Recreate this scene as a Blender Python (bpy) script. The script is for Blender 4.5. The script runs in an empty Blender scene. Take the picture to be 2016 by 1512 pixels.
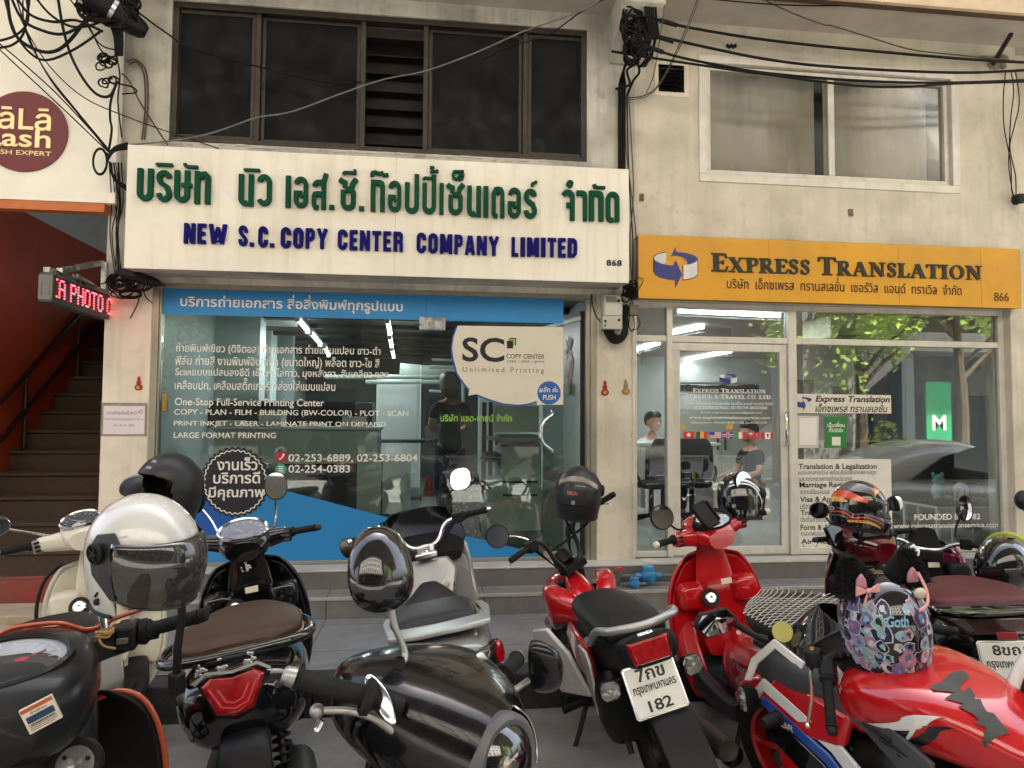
import bpy, bmesh, math, random
from mathutils import Vector as V, Matrix as Mx
SC = bpy.context.scene
COL = SC.collection
rad = math.radians
PI = math.pi
random.seed(7)

# ---------------------------------------------------------------- camera
F_PX, CX, CY = 1398.0, 1008.0, 756.0
YAW, PITCH, ROLL = rad(6.92), rad(2.80), rad(0.352)
CAM = V((0,-6.05,1.74))
_f = V((math.sin(YAW)*math.cos(PITCH),math.cos(YAW)*math.cos(PITCH),math.sin(PITCH)))
_r0 = V((math.cos(YAW),-math.sin(YAW),0))
_u0 = _r0.cross(_f)
_r = math.cos(ROLL)*_r0 + math.sin(ROLL)*_u0
_u = -math.sin(ROLL)*_r0 + math.cos(ROLL)*_u0
cam_d = bpy.data.cameras.new("camera")
cam = bpy.data.objects.new("camera",cam_d)
COL.objects.link(cam)
cam.matrix_world = Mx(((_r.x,_u.x,-_f.x,CAM.x),(_r.y,_u.y,-_f.y,CAM.y),(_r.z,_u.z,-_f.z,CAM.z),(0,0,0,1)))
cam_d.sensor_fit = 'HORIZONTAL'; cam_d.sensor_width = 36.0
cam_d.lens = 36.0*F_PX/2016.0
cam_d.clip_start = 0.05; cam_d.clip_end = 500
SC.camera = cam

# ---------------------------------------------------------------- sky, sun, exposure
SUN_EL, SUN_AZ = rad(58), rad(20)       # sun stands behind the shophouses, so the front is in open shade
w = bpy.data.worlds.new("World"); SC.world = w; w.use_nodes = True
nt = w.node_tree
bg = nt.nodes['Background']
sky = nt.nodes.new('ShaderNodeTexSky'); sky.sky_type = 'NISHITA'; sky.sun_disc = False
sky.sun_elevation = SUN_EL; sky.sun_rotation = SUN_AZ
sky.air_density = 1.0; sky.dust_density = 5.0; sky.ozone_density = 1.0
hs = nt.nodes.new('ShaderNodeHueSaturation'); hs.inputs['Saturation'].default_value = .62   # the camera's white balance for open shade
nt.links.new(sky.outputs[0],hs.inputs['Color']); nt.links.new(hs.outputs[0],bg.inputs[0]); bg.inputs[1].default_value = 0.12
sd = bpy.data.lights.new("sun",'SUN'); so = bpy.data.objects.new("sun",sd); COL.objects.link(so)
sd.energy = 4.0; sd.angle = rad(0.5); sd.color = (1.0,0.965,0.91)
_sdir = V((math.sin(SUN_AZ)*math.cos(SUN_EL),math.cos(SUN_AZ)*math.cos(SUN_EL),math.sin(SUN_EL)))
so.rotation_euler = _sdir.to_track_quat('Z','Y').to_euler()
SC.view_settings.view_transform = 'Standard'; SC.view_settings.look = 'None'
SC.view_settings.exposure = EXPOSURE = 2.6
SC.view_settings.gamma = 1.0
SC.render.engine = 'CYCLES'
SC.cycles.use_denoising = True
SC.cycles.max_bounces = 10; SC.cycles.transparent_max_bounces = 24
SC.cycles.sample_clamp_indirect = 6.0
SC.cycles.caustics_reflective = False; SC.cycles.caustics_refractive = False

def at(px,py,Y):
    """the point at depth Y seen at a place of the photograph (2016 wide)"""
    d = _r*((px-CX)/F_PX) - _u*((py-CY)/F_PX) + _f
    return CAM + d*((Y-CAM.y)/d.y)
def atz(px,py,z):
    d = _r*((px-CX)/F_PX) - _u*((py-CY)/F_PX) + _f
    return CAM + d*((z-CAM.z)/d.z)

# ---------------------------------------------------------------- materials
def _lin(c):
    return tuple(x/12.92 if x <= .04045 else ((x+.055)/1.055)**2.4 for x in c)
def hexc(h):
    return _lin(tuple(int(h[i:i+2],16)/255 for i in (0,2,4)))
MATS = {}
def mat(name,col,rough=.5,metal=0.0,var=0.0,scale=6.0,bump=0.0,bscale=60.0,coat=0.0,spec=.5,trans=0.0,
        streak=0.0,dirt=None,dirtamt=0.0,alpha=1.0,emit=None,estr=0.0,rvar=0.0,ior=1.45):
    if name in MATS: return MATS[name]
    m = bpy.data.materials.new(name); m.use_nodes = True
    n = m.node_tree.nodes; L = m.node_tree.links
    b = n['Principled BSDF']
    b.inputs['Base Color'].default_value = (*col,1); b.inputs['Roughness'].default_value = rough
    b.inputs['Metallic'].default_value = metal; b.inputs['Coat Weight'].default_value = coat
    b.inputs['Coat Roughness'].default_value = .04
    b.inputs['Specular IOR Level'].default_value = spec; b.inputs['Transmission Weight'].default_value = trans
    b.inputs['Alpha'].default_value = alpha; b.inputs['IOR'].default_value = ior
    if emit:
        b.inputs['Emission Color'].default_value = (*emit,1); b.inputs['Emission Strength'].default_value = estr
    tc = n.new('ShaderNodeTexCoord'); src = tc.outputs['Object']
    cur = None
    def noise(sc,det=5,mapping=None):
        t = n.new('ShaderNodeTexNoise'); t.inputs['Scale'].default_value = sc; t.inputs['Detail'].default_value = det
        if mapping:
            mp = n.new('ShaderNodeMapping'); mp.inputs['Scale'].default_value = mapping
            L.new(src,mp.inputs['Vector']); L.new(mp.outputs[0],t.inputs['Vector'])
        else: L.new(src,t.inputs['Vector'])
        return t
    if var:
        t = noise(scale)
        r = n.new('ShaderNodeValToRGB'); e = r.color_ramp.elements
        e[0].position = .32; e[1].position = .68
        e[0].color = (*[c*(1-var) for c in col],1); e[1].color = (*[min(1,c*(1+var*.6)) for c in col],1)
        L.new(t.outputs['Fac'],r.inputs['Fac']); cur = r.outputs['Color']
    if dirt and dirtamt:
        for (sc,mp,a,lo,hi) in ((1.7,None,dirtamt,.48,.75),(9,None,dirtamt*.6,.55,.75),(3.0,(5,5,.35),streak,.5,.75)):
            if a <= 0: continue
            t = noise(sc,7,mp)
            rr = n.new('ShaderNodeMapRange'); rr.inputs['From Min'].default_value = lo; rr.inputs['From Max'].default_value = hi
            rr.inputs['To Max'].default_value = a; L.new(t.outputs['Fac'],rr.inputs['Value'])
            mx = n.new('ShaderNodeMix'); mx.data_type = 'RGBA'
            L.new(rr.outputs[0],mx.inputs['Factor'])
            if cur: L.new(cur,mx.inputs['A'])
            else: mx.inputs['A'].default_value = (*col,1)
            mx.inputs['B'].default_value = (*dirt,1); cur = mx.outputs['Result']
    if cur: L.new(cur,b.inputs['Base Color'])
    if rvar:
        t = noise(scale*2.3); rr = n.new('ShaderNodeMapRange')
        rr.inputs['From Min'].default_value = .3; rr.inputs['From Max'].default_value = .7
        rr.inputs['To Min'].default_value = max(0,rough-rvar); rr.inputs['To Max'].default_value = min(1,rough+rvar)
        L.new(t.outputs['Fac'],rr.inputs['Value']); L.new(rr.outputs[0],b.inputs['Roughness'])
    if bump:
        t = noise(bscale,6); bp = n.new('ShaderNodeBump'); bp.inputs['Strength'].default_value = bump
        bp.inputs['Distance'].default_value = .01
        L.new(t.outputs['Fac'],bp.inputs['Height']); L.new(bp.outputs[0],b.inputs['Normal'])
    MATS[name] = m
    return m
def glass_mat(name,tint=(.9,.96,.94),rmin=.05,rmax=.9,rough=0.0,haze=0.0):
    """thin pane: see-through with a Fresnel mirror coat"""
    if name in MATS: return MATS[name]
    m = bpy.data.materials.new(name); m.use_nodes = True
    n = m.node_tree.nodes; L = m.node_tree.links
    n.remove(n['Principled BSDF']); out = n['Material Output']
    tr = n.new('ShaderNodeBsdfTransparent'); tr.inputs[0].default_value = (*tint,1)
    gl = n.new('ShaderNodeBsdfGlossy'); gl.inputs['Roughness'].default_value = rough
    fr = n.new('ShaderNodeFresnel'); fr.inputs['IOR'].default_value = 1.5
    mr = n.new('ShaderNodeMapRange'); mr.inputs['From Min'].default_value = 0; mr.inputs['From Max'].default_value = 1
    mr.inputs['To Min'].default_value = rmin; mr.inputs['To Max'].default_value = rmax
    L.new(fr.outputs[0],mr.inputs['Value'])
    mx = n.new('ShaderNodeMixShader'); L.new(mr.outputs[0],mx.inputs[0]); L.new(tr.outputs[0],mx.inputs[1]); L.new(gl.outputs[0],mx.inputs[2])
    last = mx.outputs[0]
    if haze:
        df = n.new('ShaderNodeBsdfDiffuse'); df.inputs[0].default_value = (.75,.78,.76,1)
        tc = n.new('ShaderNodeTexCoord'); t = n.new('ShaderNodeTexNoise'); t.inputs['Scale'].default_value = 1.6; t.inputs['Detail'].default_value = 8
        L.new(tc.outputs['Object'],t.inputs['Vector'])
        rr = n.new('ShaderNodeMapRange'); rr.inputs['From Min'].default_value = .4; rr.inputs['From Max'].default_value = .75
        rr.inputs['To Max'].default_value = haze; L.new(t.outputs['Fac'],rr.inputs['Value'])
        m2 = n.new('ShaderNodeMixShader'); L.new(rr.outputs[0],m2.inputs[0]); L.new(last,m2.inputs[1]); L.new(df.outputs[0],m2.inputs[2]); last = m2.outputs[0]
    L.new(last,out.inputs['Surface'])
    MATS[name] = m
    return m

# ---------------------------------------------------------------- mesh builder
def catmull(P,k):
    """resample a list of equal-length tuples with a Catmull-Rom spline, k steps a span"""
    if k <= 1 or len(P) < 3: return [tuple(p) for p in P]
    out = []
    n = len(P)
    for i in range(n-1):
        p0, p1, p2, p3 = P[max(i-1,0)], P[i], P[i+1], P[min(i+2,n-1)]
        for j in range(k):
            t = j/k
            out.append(tuple(.5*((2*b)+(-a+c)*t+(2*a-5*b+4*c-d)*t*t+(-a+3*b-3*c+d)*t*t*t) for a,b,c,d in zip(p0,p1,p2,p3)))
    out.append(tuple(P[-1]))
    return out
class MB:
    def __init__(s): s.v = []; s.f = []; s.mi = []; s.m = 0; s.T = None
    def add(s,vs,fs):
        b = len(s.v)
        if s.T is not None: vs = [tuple(s.T @ V(p)) for p in vs]
        s.v += [tuple(p) for p in vs]
        s.f += [tuple(i+b for i in f) for f in fs]; s.mi += [s.m]*len(fs)
        return s
    def box(s,x0,x1,y0,y1,z0,z1,T=None):
        vs = [(x,y,z) for x in (x0,x1) for y in (y0,y1) for z in (z0,z1)]
        if T is not None: vs = [tuple(T @ V(p)) for p in vs]
        return s.add(vs,[(0,1,3,2),(4,6,7,5),(0,4,5,1),(2,3,7,6),(0,2,6,4),(1,5,7,3)])
    def cbox(s,c,d,T=None):
        return s.box(c[0]-d[0]/2,c[0]+d[0]/2,c[1]-d[1]/2,c[1]+d[1]/2,c[2]-d[2]/2,c[2]+d[2]/2,T)
    def quad(s,a,b,c,d): return s.add([a,b,c,d],[(0,1,2,3)])
    def prism(s,pts,o,u,v,depth):
        """2D outline in the frame (o; u, v), thickness depth along u x v (centred at o)"""
        o, u, v = V(o), V(u), V(v); n = u.cross(v).normalized()*depth
        N = len(pts)
        A = [o+u*p[0]+v*p[1] for p in pts]
        return s.add([a+n*.5 for a in A]+[a-n*.5 for a in A],[tuple(range(N)),tuple(range(2*N-1,N-1,-1))]+[(i,i+N,(i+1) % N+N,(i+1) % N) for i in range(N)])
    def tube(s,pts,r,n=8,k=4,cap=True):
        P = [(*p,(r[i] if isinstance(r,(list,tuple)) else r)) for i,p in enumerate(pts)]
        P = catmull(P,k)
        rings = []; up = None
        for i, p in enumerate(P):
            a = V(P[max(i-1,0)][:3]); b = V(P[min(i+1,len(P)-1)][:3]); t = b-a
            if t.length < 1e-9: t = V((0,0,1))
            t.normalize()
            if up is None: up = t.orthogonal().normalized()
            else:
                up = up-t*up.dot(t)
                up = up.normalized() if up.length > 1e-6 else t.orthogonal().normalized()
            q = t.cross(up); c = V(p[:3])
            rings.append([c+(up*math.cos(2*PI*j/n)+q*math.sin(2*PI*j/n))*p[3] for j in range(n)])
        return s.loft(rings,cap)
    def loft(s,rings,cap=True,closed=False):
        n = len(rings[0]); vs = [p for r in rings for p in r]; fs = []
        m = len(rings)
        for i in range(m if closed else m-1):
            for j in range(n):
                a, b = i*n, ((i+1) % m)*n
                fs.append((a+j,a+(j+1) % n,b+(j+1) % n,b+j))
        if cap and not closed: fs += [tuple(range(n-1,-1,-1)),tuple(range((m-1)*n,m*n))]
        return s.add(vs,fs)
    def grid(s,rows):
        n = len(rows[0]); vs = [p for r in rows for p in r]
        return s.add(vs,[(i*n+j,i*n+j+1,(i+1)*n+j+1,(i+1)*n+j) for i in range(len(rows)-1) for j in range(n-1)])
    def lathe(s,prof,n=24,T=None,a0=0,a1=2*PI):
        """profile of (radius, height) round the local z"""
        full = abs(a1-a0-2*PI) < 1e-6
        m = n if full else n+1
        vs = []
        for r, z in prof:
            for j in range(m):
                a = a0+(a1-a0)*j/n; vs.append(V((r*math.cos(a),r*math.sin(a),z)))
        if T is not None: vs = [T @ p for p in vs]
        fs = []
        for i in range(len(prof)-1):
            for j in range(n):
                k = (j+1) % m
                fs.append((i*m+j,i*m+k,(i+1)*m+k,(i+1)*m+j))
        return s.add(vs,fs)
    def ell(s,c,r,T=None,n=16,m=10):
        prof = []
        vs = []
        for i in range(m+1):
            a = -PI/2+PI*i/m
            for j in range(n):
                b = 2*PI*j/n; vs.append(V((c[0]+r[0]*math.cos(a)*math.cos(b),c[1]+r[1]*math.cos(a)*math.sin(b),c[2]+r[2]*math.sin(a))))
        if T is not None: vs = [T @ p for p in vs]
        return s.add(vs,[(i*n+j,i*n+(j+1) % n,(i+1)*n+(j+1) % n,(i+1)*n+j) for i in range(m) for j in range(n)])
    def ribs(s,secs,n=28,k=4,T=None,cap=True):
        """superellipse sections: (y, xc, zc, halfwidth, up, down, exponent, tilt degrees)"""
        S = [tuple(q)+(0,)*(8-len(q)) if len(q) > 6 else tuple(q)+(2.5,0) for q in secs]
        S = catmull(S,k); rings = []
        for (y,xc,zc,wv,hu,hd,e,tl) in S:
            wv = max(wv,1e-4); e = max(e,1.2); ring = []
            ct, st = math.cos(rad(tl)), math.sin(rad(tl))
            for j in range(n):
                a = 2*PI*j/n; c, q = math.cos(a), math.sin(a)
                x = wv*math.copysign(abs(c)**(2/e),c); z = (hu if q > 0 else hd)*math.copysign(abs(q)**(2/e),q)
                ring.append((xc+x,y+z*st,zc+z*ct))
            rings.append(ring)
        if T is not None: rings = [[tuple(T @ V(p)) for p in r] for r in rings]
        return s.loft(rings,cap)
    def build(s,name,mt,parent=None,sharp=38,bevel=0,sub=0,solid=0,merge=False,flat=False):
        me = bpy.data.meshes.new(name); me.from_pydata(s.v,[],s.f)
        mts = mt if isinstance(mt,(list,tuple)) else [mt]
        for q in mts: me.materials.append(q)
        me.polygons.foreach_set('material_index',s.mi)
        b = bmesh.new(); b.from_mesh(me)
        if merge: bmesh.ops.remove_doubles(b,verts=b.verts,dist=1e-5)
        bmesh.ops.recalc_face_normals(b,faces=b.faces)
        for fc in b.faces: fc.smooth = not flat
        b.to_mesh(me); b.free()
        if not flat: me.set_sharp_from_angle(angle=rad(sharp))
        o = bpy.data.objects.new(name,me); COL.objects.link(o)
        if parent: o.parent = parent
        if solid:
            md = o.modifiers.new("solid",'SOLIDIFY'); md.thickness = solid; md.offset = 0
        if sub:
            md = o.modifiers.new("sub",'SUBSURF'); md.levels = sub; md.render_levels = sub
        if bevel:
            md = o.modifiers.new("bevel",'BEVEL'); md.width = bevel; md.segments = 2; md.limit_method = 'ANGLE'; md.angle_limit = rad(40)
        return o
def thing(name,label,cat,loc=(0,0,0),rot=(0,0,0),group=None,sc=1.0):
    o = bpy.data.objects.new(name,None); COL.objects.link(o)
    o.location = loc; o.rotation_euler = rot; o.scale = (sc,sc,sc)
    o.empty_display_size = .1
    o['label'] = label; o['category'] = cat
    if group: o['group'] = group
    return o
def tag(o,label,cat,group=None):
    o['label'] = label; o['category'] = cat
    if group: o['group'] = group
    return o
def struct(o): o['kind'] = 'structure'; return o
def rings(n,r,c=(0,0)): return [(c[0]+r*math.cos(2*PI*i/n),c[1]+r*math.sin(2*PI*i/n)) for i in range(n)]
def frameT(o,x,y):
    """matrix with columns x, y, x cross y at o"""
    x = V(x).normalized(); y = V(y); y = (y-x*y.dot(x)).normalized(); z = x.cross(y)
    return Mx(((x.x,y.x,z.x,o[0]),(x.y,y.y,z.y,o[1]),(x.z,y.z,z.z,o[2]),(0,0,0,1)))

# ---------------------------------------------------------------- lettering
_TC = {}
def tmesh(body,bold=0.0,shear=0.0,ext=0.0,space=1.0):
    key = (body,bold,shear,ext,space)
    if key in _TC: return _TC[key]
    c = bpy.data.curves.new("txt",'FONT'); c.body = body; c.size = 1; c.offset = bold; c.shear = shear; c.extrude = ext if ext >= .006 else 0
    c.space_character = space; c.resolution_u = 4
    c.materials.append(None); c.materials.append(None)
    for i, ch in enumerate(body):
        if ch in '่้๊๋์' and i and body[i-1] in 'ิีึืั': c.body_format[i].material_index = 1
    o = bpy.data.objects.new("txt",c); COL.objects.link(o)
    dg = bpy.context.evaluated_depsgraph_get(); dg.update()
    me = bpy.data.meshes.new_from_object(o.evaluated_get(dg))
    vs = [list(v.co) for v in me.vertices]; fs = [tuple(p.vertices) for p in me.polygons]; mi = [p.material_index for p in me.polygons]
    bpy.data.objects.remove(o); bpy.data.curves.remove(c); bpy.data.meshes.remove(me)
    if ext < .006:
        seen = {}
        for f, m in zip(fs,mi): seen.setdefault(tuple(sorted((round(vs[i][0],5),round(vs[i][1],5)) for i in f)),(f,m))
        fs = [q[0] for q in seen.values()]; mi = [q[1] for q in seen.values()]
    par = list(range(len(vs)))
    def find(a):
        while par[a] != a: par[a] = par[par[a]]; a = par[a]
        return a
    for f in fs:
        for q in f[1:]: par[find(q)] = find(f[0])
    up = set()
    for f, m in zip(fs,mi):
        if m == 1: up.add(find(f[0]))
    idx = {}
    for i in range(len(vs)):
        r = find(i); k = idx.setdefault(r,len(idx))
        vs[i][2] += (k % 4)*.004
        if r in up: vs[i][1] += .2
    _TC[key] = (vs,fs)
    return _TC[key]
def text_to(mb,body,T,w=None,h=None,bold=0.0,shear=0.0,ext=0.0,space=1.0,align='c'):
    """add lettering to mb, its ink box fitted to width w (and height h), centred on T's origin in T's xy plane"""
    vs, fs = tmesh(body,bold,shear,ext,space)
    x0 = min(v[0] for v in vs); x1 = max(v[0] for v in vs); y0 = min(v[1] for v in vs); y1 = max(v[1] for v in vs)
    sx = w/(x1-x0) if w else None; sy = h/(y1-y0) if h else None
    if sx is None: sx = sy
    if sy is None: sy = sx
    ax = {'c': (x0+x1)/2,'l': x0,'r': x1}[align]
    mb.add([T @ V(((v[0]-ax)*sx,(v[1]-(y0+y1)/2)*sy,v[2]*sy)) for v in vs],fs)
    return mb
def text_px(mb,body,xa,xb,ya,yb,Y,h,bold=0.0,shear=0.0,ext=0.0,space=1.0):
    """lettering on the plane at depth Y: ink from (xa, ya) to (xb, yb) on its middle line, h its ink height, all in photo pixels"""
    A, B = at(xa,ya,Y), at(xb,yb,Y)
    hm = (at((xa+xb)/2,(ya+yb)/2-h/2,Y)-at((xa+xb)/2,(ya+yb)/2+h/2,Y)).z
    T = Mx(((1,0,0,(A.x+B.x)/2),(0,0,-1,Y),(0,1,0,(A.z+B.z)/2),(0,0,0,1)))
    return text_to(mb,body,T,B.x-A.x,hm,bold,shear,ext,space)
# ================================================================ materials of the place
PLASTER = mat('plaster',hexc('d6ccba'),.85,var=.12,scale=3,dirt=(.16,.14,.11),dirtamt=.36,streak=.16,bump=.3,bscale=45)
PLASTER_G = mat('plaster_grey',hexc('c9c3b6'),.85,var=.14,scale=3,dirt=(.13,.12,.10),dirtamt=.6,streak=.35,bump=.25,bscale=40)
PILLAR_W = mat('pillar_paint',hexc('e9dccb'),.75,var=.08,scale=4,dirt=(.26,.19,.13),dirtamt=.28,streak=.2,bump=.12,bscale=50)
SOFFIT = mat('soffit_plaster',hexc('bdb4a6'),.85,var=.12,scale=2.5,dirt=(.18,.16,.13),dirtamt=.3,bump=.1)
ALU_BR = mat('brown_aluminium',hexc('3a332b'),.45,.35,var=.3,scale=14,dirt=(.01,.01,.01),dirtamt=.4)
ALU_W = mat('white_aluminium',hexc('d9d3c7'),.38,.1,var=.08,scale=8,dirt=(.22,.19,.15),dirtamt=.2,streak=.2)
ALU_S = mat('satin_aluminium',hexc('a9a392'),.35,.7,var=.1,scale=9,dirt=(.12,.11,.1),dirtamt=.25)
TILE_G = mat('grey_tile',hexc('7f7d79'),.55,var=.14,scale=5,dirt=(.07,.07,.065),dirtamt=.35,bump=.12,bscale=120,rvar=.12)
TILE_D = mat('grey_riser_tile',hexc('6f6d69'),.6,var=.14,scale=7,dirt=(.06,.06,.055),dirtamt=.3,bump=.12,bscale=120)
NOSING = mat('tile_nosing',hexc('b9b4aa'),.5,var=.1,dirt=(.1,.1,.09),dirtamt=.4)
GRANITE = mat('kerb_granite',(.035,.036,.035),.6,var=.5,scale=60,bump=.3,bscale=90,dirt=(.12,.12,.11),dirtamt=.35)
ASPHALT = mat('road_asphalt',hexc('a09e99'),.9,var=.2,scale=1.6,dirt=(.10,.10,.095),dirtamt=.5,bump=.6,bscale=160)
ORANGE_W = mat('stair_wall_paint',hexc('a03c1a'),.8,var=.15,scale=2,dirt=(.04,.012,.008),dirtamt=.3)
ORANGE_T = mat('orange_trim',hexc('c8713e'),.6,var=.1)
TERRAZZO = mat('stair_terrazzo',hexc('4a3a2e'),.9,var=.3,scale=110,dirt=(.05,.04,.03),dirtamt=.4)
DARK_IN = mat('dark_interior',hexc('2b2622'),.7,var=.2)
CEIL_BR = mat('brown_ceiling',hexc('2a211d'),.35,var=.2,scale=3)
WALL_AQ = mat('pale_aqua_wall',hexc('cfdad6'),.45,var=.04,dirt=(.3,.33,.32),dirtamt=.15)
WALL_WH = mat('white_wall',hexc('cfcfcc'),.6,var=.04,dirt=(.4,.4,.4),dirtamt=.1)
FLOOR_L = mat('copy_shop_floor',hexc('6d726c'),.25,var=.12,scale=3)
FLOOR_R = mat('office_floor',hexc('b9b8b2'),.2,var=.06,scale=3)
GLASS = glass_mat('shop_glass',(.80,.87,.85),.06,.95,0,.04)
GLASS_R = glass_mat('office_glass',(.80,.85,.84),.13,.95,0,.02)
GLASS_D = mat('grimy_dark_glass',(.008,.0085,.009),.42,var=.35,scale=2.4,dirt=(.016,.016,.0155),dirtamt=.16,streak=.25,rvar=.2,spec=.09)
GLASS_G = glass_mat('dusty_glass',(.85,.84,.81),.0,.35,.12,.14)
CURTAIN = mat('grey_curtain',hexc('c4bdb0'),.9,var=.1,scale=4)
BLACK_PL = mat('black_plastic',(.010,.010,.011),.45,spec=.25,var=.25,scale=12,bump=.05,bscale=200)
CABLE = mat('black_cable',(.009,.008,.0075),.6,spec=.2,var=.4,scale=10)
CABLE_B = mat('brown_cable',(.10,.075,.05),.6,var=.3,scale=10)
CABLE_G = mat('grey_cable',(.16,.155,.145),.6,var=.3,scale=10)
CHROME = mat('chrome',(.82,.82,.82),.08,1.0,rvar=.04)
STEEL = mat('brushed_steel',(.55,.55,.54),.28,1.0,var=.1,rvar=.08)
BLUE_V = mat('blue_vinyl',hexc('2f86c4'),.35,var=.06,scale=2,dirt=(.1,.2,.3),dirtamt=.15)
BLUE_D = mat('deep_blue_vinyl',hexc('1f58b0'),.35,var=.05)
WHITE_V = mat('white_vinyl',hexc('e9e4da'),.5,var=.03)
CREAM_V = mat('cream_vinyl',hexc('ded5c4'),.5,var=.04)
BLACK_V = mat('black_vinyl',(.012,.012,.014),.4,var=.1)

def wall(mb,x0,x1,z0,z1,holes,yf,yb):
    """front and back faces round rectangular holes, with the reveals"""
    xs = sorted({x0,x1,*[h[0] for h in holes],*[h[1] for h in holes]}); zs = sorted({z0,z1,*[h[2] for h in holes],*[h[3] for h in holes]})
    for a, b in zip(xs,xs[1:]):
        for c, d in zip(zs,zs[1:]):
            m = ((a+b)/2,(c+d)/2)
            if any(h[0] < m[0] < h[1] and h[2] < m[1] < h[3] for h in holes): continue
            mb.quad((a,yf,c),(b,yf,c),(b,yf,d),(a,yf,d)); mb.quad((a,yb,c),(a,yb,d),(b,yb,d),(b,yb,c))
    for h in holes+[(x0,x1,z0,z1)]:
        a, b, c, d = h
        mb.quad((a,yf,c),(a,yb,c),(b,yb,c),(b,yf,c)); mb.quad((a,yf,d),(b,yf,d),(b,yb,d),(a,yb,d))
        mb.quad((a,yf,c),(a,yf,d),(a,yb,d),(a,yb,c)); mb.quad((b,yf,c),(b,yb,c),(b,yb,d),(b,yf,d))
    return mb
def frame_bars(mb,x0,x1,z0,z1,t,y0,y1):
    mb.box(x0,x1,y0,y1,z1-t,z1); mb.box(x0,x1,y0,y1,z0,z0+t)
    mb.box(x0,x0+t,y0,y1,z0+t,z1-t); mb.box(x1-t,x1,y0,y1,z0+t,z1-t)
    return mb
FZ = .53                                   # shop floor height
# ================================================================ ground
g = MB()
g.grid([[(x,y,0) for x in (-60,-20,-6,0,6,20,60)] for y in (-60,-24,-12,-6,-1.7)])
struct(g.build('road',ASPHALT))
def tiles_mat(name,base,sx,sy,off=0.0,rough=.5):
    m = mat(name,base,rough,var=.12,scale=5,dirt=(.07,.07,.065),dirtamt=.35,bump=.1,bscale=120,rvar=.1)
    n = m.node_tree.nodes; L = m.node_tree.links; b = n['Principled BSDF']
    src = b.inputs['Base Color'].links[0].from_socket
    br = n.new('ShaderNodeTexBrick'); br.offset = off; br.squash = 1
    br.inputs['Scale'].default_value = 1; br.inputs['Mortar Size'].default_value = .004; br.inputs['Brick Width'].default_value = sx; br.inputs['Row Height'].default_value = sy
    br.inputs['Color1'].default_value = (1,1,1,1); br.inputs['Color2'].default_value = (.9,.9,.9,1); br.inputs['Mortar'].default_value = (.16,.16,.16,1)
    tc = n.new('ShaderNodeTexCoord'); mp = n.new('ShaderNodeMapping'); mp.inputs['Location'].default_value = (.13,.03,0)
    L.new(tc.outputs['Object'],mp.inputs['Vector']); L.new(mp.outputs[0],br.inputs['Vector'])
    mx = n.new('ShaderNodeMix'); mx.data_type = 'RGBA'; mx.blend_type = 'MULTIPLY'; mx.inputs['Factor'].default_value = 1
    L.new(src,mx.inputs['A']); L.new(br.outputs['Color'],mx.inputs['B']); L.new(mx.outputs['Result'],b.inputs['Base Color'])
    return m
PAVE = tiles_mat('pavement_tile',hexc('8b8985'),.6,.6)
g = MB(); g.box(-60,60,-1.56,-.48,-.3,.22); struct(g.build('pavement',PAVE,bevel=.006))
g = MB()
for i in range(-20,20): g.box(i*1.0+.37,i*1.0+1.364,-1.74,-1.563,-.3,.212)
struct(g.build('kerb',GRANITE,bevel=.012))
g = MB()
g.box(-2.6,5.9,-.475,.0,-.3,.375)
struct(g.build('lower_step',tiles_mat('step_tile',hexc('8a8883'),.6,.3),bevel=.004))
g = MB(); g.box(-2.6,5.9,-.482,-.47,.355,.381); struct(g.build('lower_step_nosing',NOSING,bevel=.002))
g = MB(); g.box(-2.6,1.85,-.205,.25,.37,FZ-.005); g.box(1.853,5.9,-.17,.25,.37,FZ-.008)
struct(g.build('upper_step',TILE_D,bevel=.004))
g = MB(); g.box(-2.6,1.85,-.212,.02,FZ-.016,FZ); g.box(1.853,5.9,-.178,.02,FZ-.016,FZ+.004)
struct(g.build('upper_step_slab',mat('pale_slab',hexc('c4bfb5'),.45,var=.1,dirt=(.15,.14,.12),dirtamt=.35),bevel=.004))

# ================================================================ the copy shop's house (number 868)
H1 = thing('shophouse','narrow plastered shophouse with dark brown sliding windows above the white copy centre sign','building',(0,0,0))
g = MB(); wall(g,-2.58,1.823,2.83,5.39,[(-2.13,1.39,4.01,5.21)],0,.22)
g.build('facade_wall',PLASTER_G,H1)
g = MB(); g.box(-2.58,-2.216,-.004,.22,0,2.829); g.build('pillar',PILLAR_W,H1,bevel=.01)
g = MB(); g.box(1.475,1.823,-.004,.22,0,2.829); g.build('pillar',PLASTER,H1,bevel=.01)
g = MB(); g.box(-9,1.6,-.55,9,5.392,14); g.build('upper_storeys',SOFFIT,H1)
# the dark window
wn = MB(); frame_bars(wn,-2.13,1.39,4.01,5.21,.05,.02,.12)
xs = [-2.13,at(508,150,.05).x,at(715,150,.05).x,at(838,180,.05).x,at(1034,180,.05).x,1.39]
for x in xs[1:-1]: wn.box(x-.022,x+.022,.035,.1,4.06,5.16)
wo = wn.build('window',ALU_BR,H1,bevel=.004)
wo['label'] = 'dark brown aluminium sliding window with one sash open'
for k, (a,b) in enumerate(zip(xs,xs[1:])):
    if k == 2: continue
    sN = MB(); y = .06 if k % 2 == 0 else .085
    frame_bars(sN,a+.024,b-.024,4.062,5.158,.032,y-.012,y+.012); sN.build('sash',ALU_BR,wo,bevel=.002)
    p = MB(); p.box(a+.05,b-.05,y-.003,y+.003,4.09,5.13); p.build('pane',GLASS_D,wo)
sl = MB()
for i in range(7):
    z = 4.12+i*.165; T = Mx.Translation((0,.42,z)) @ Mx.Rotation(rad(55),4,'X')
    sl.box(xs[2]-.2,xs[3]+.2,-.09,.09,-.004,.004,T)
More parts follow.
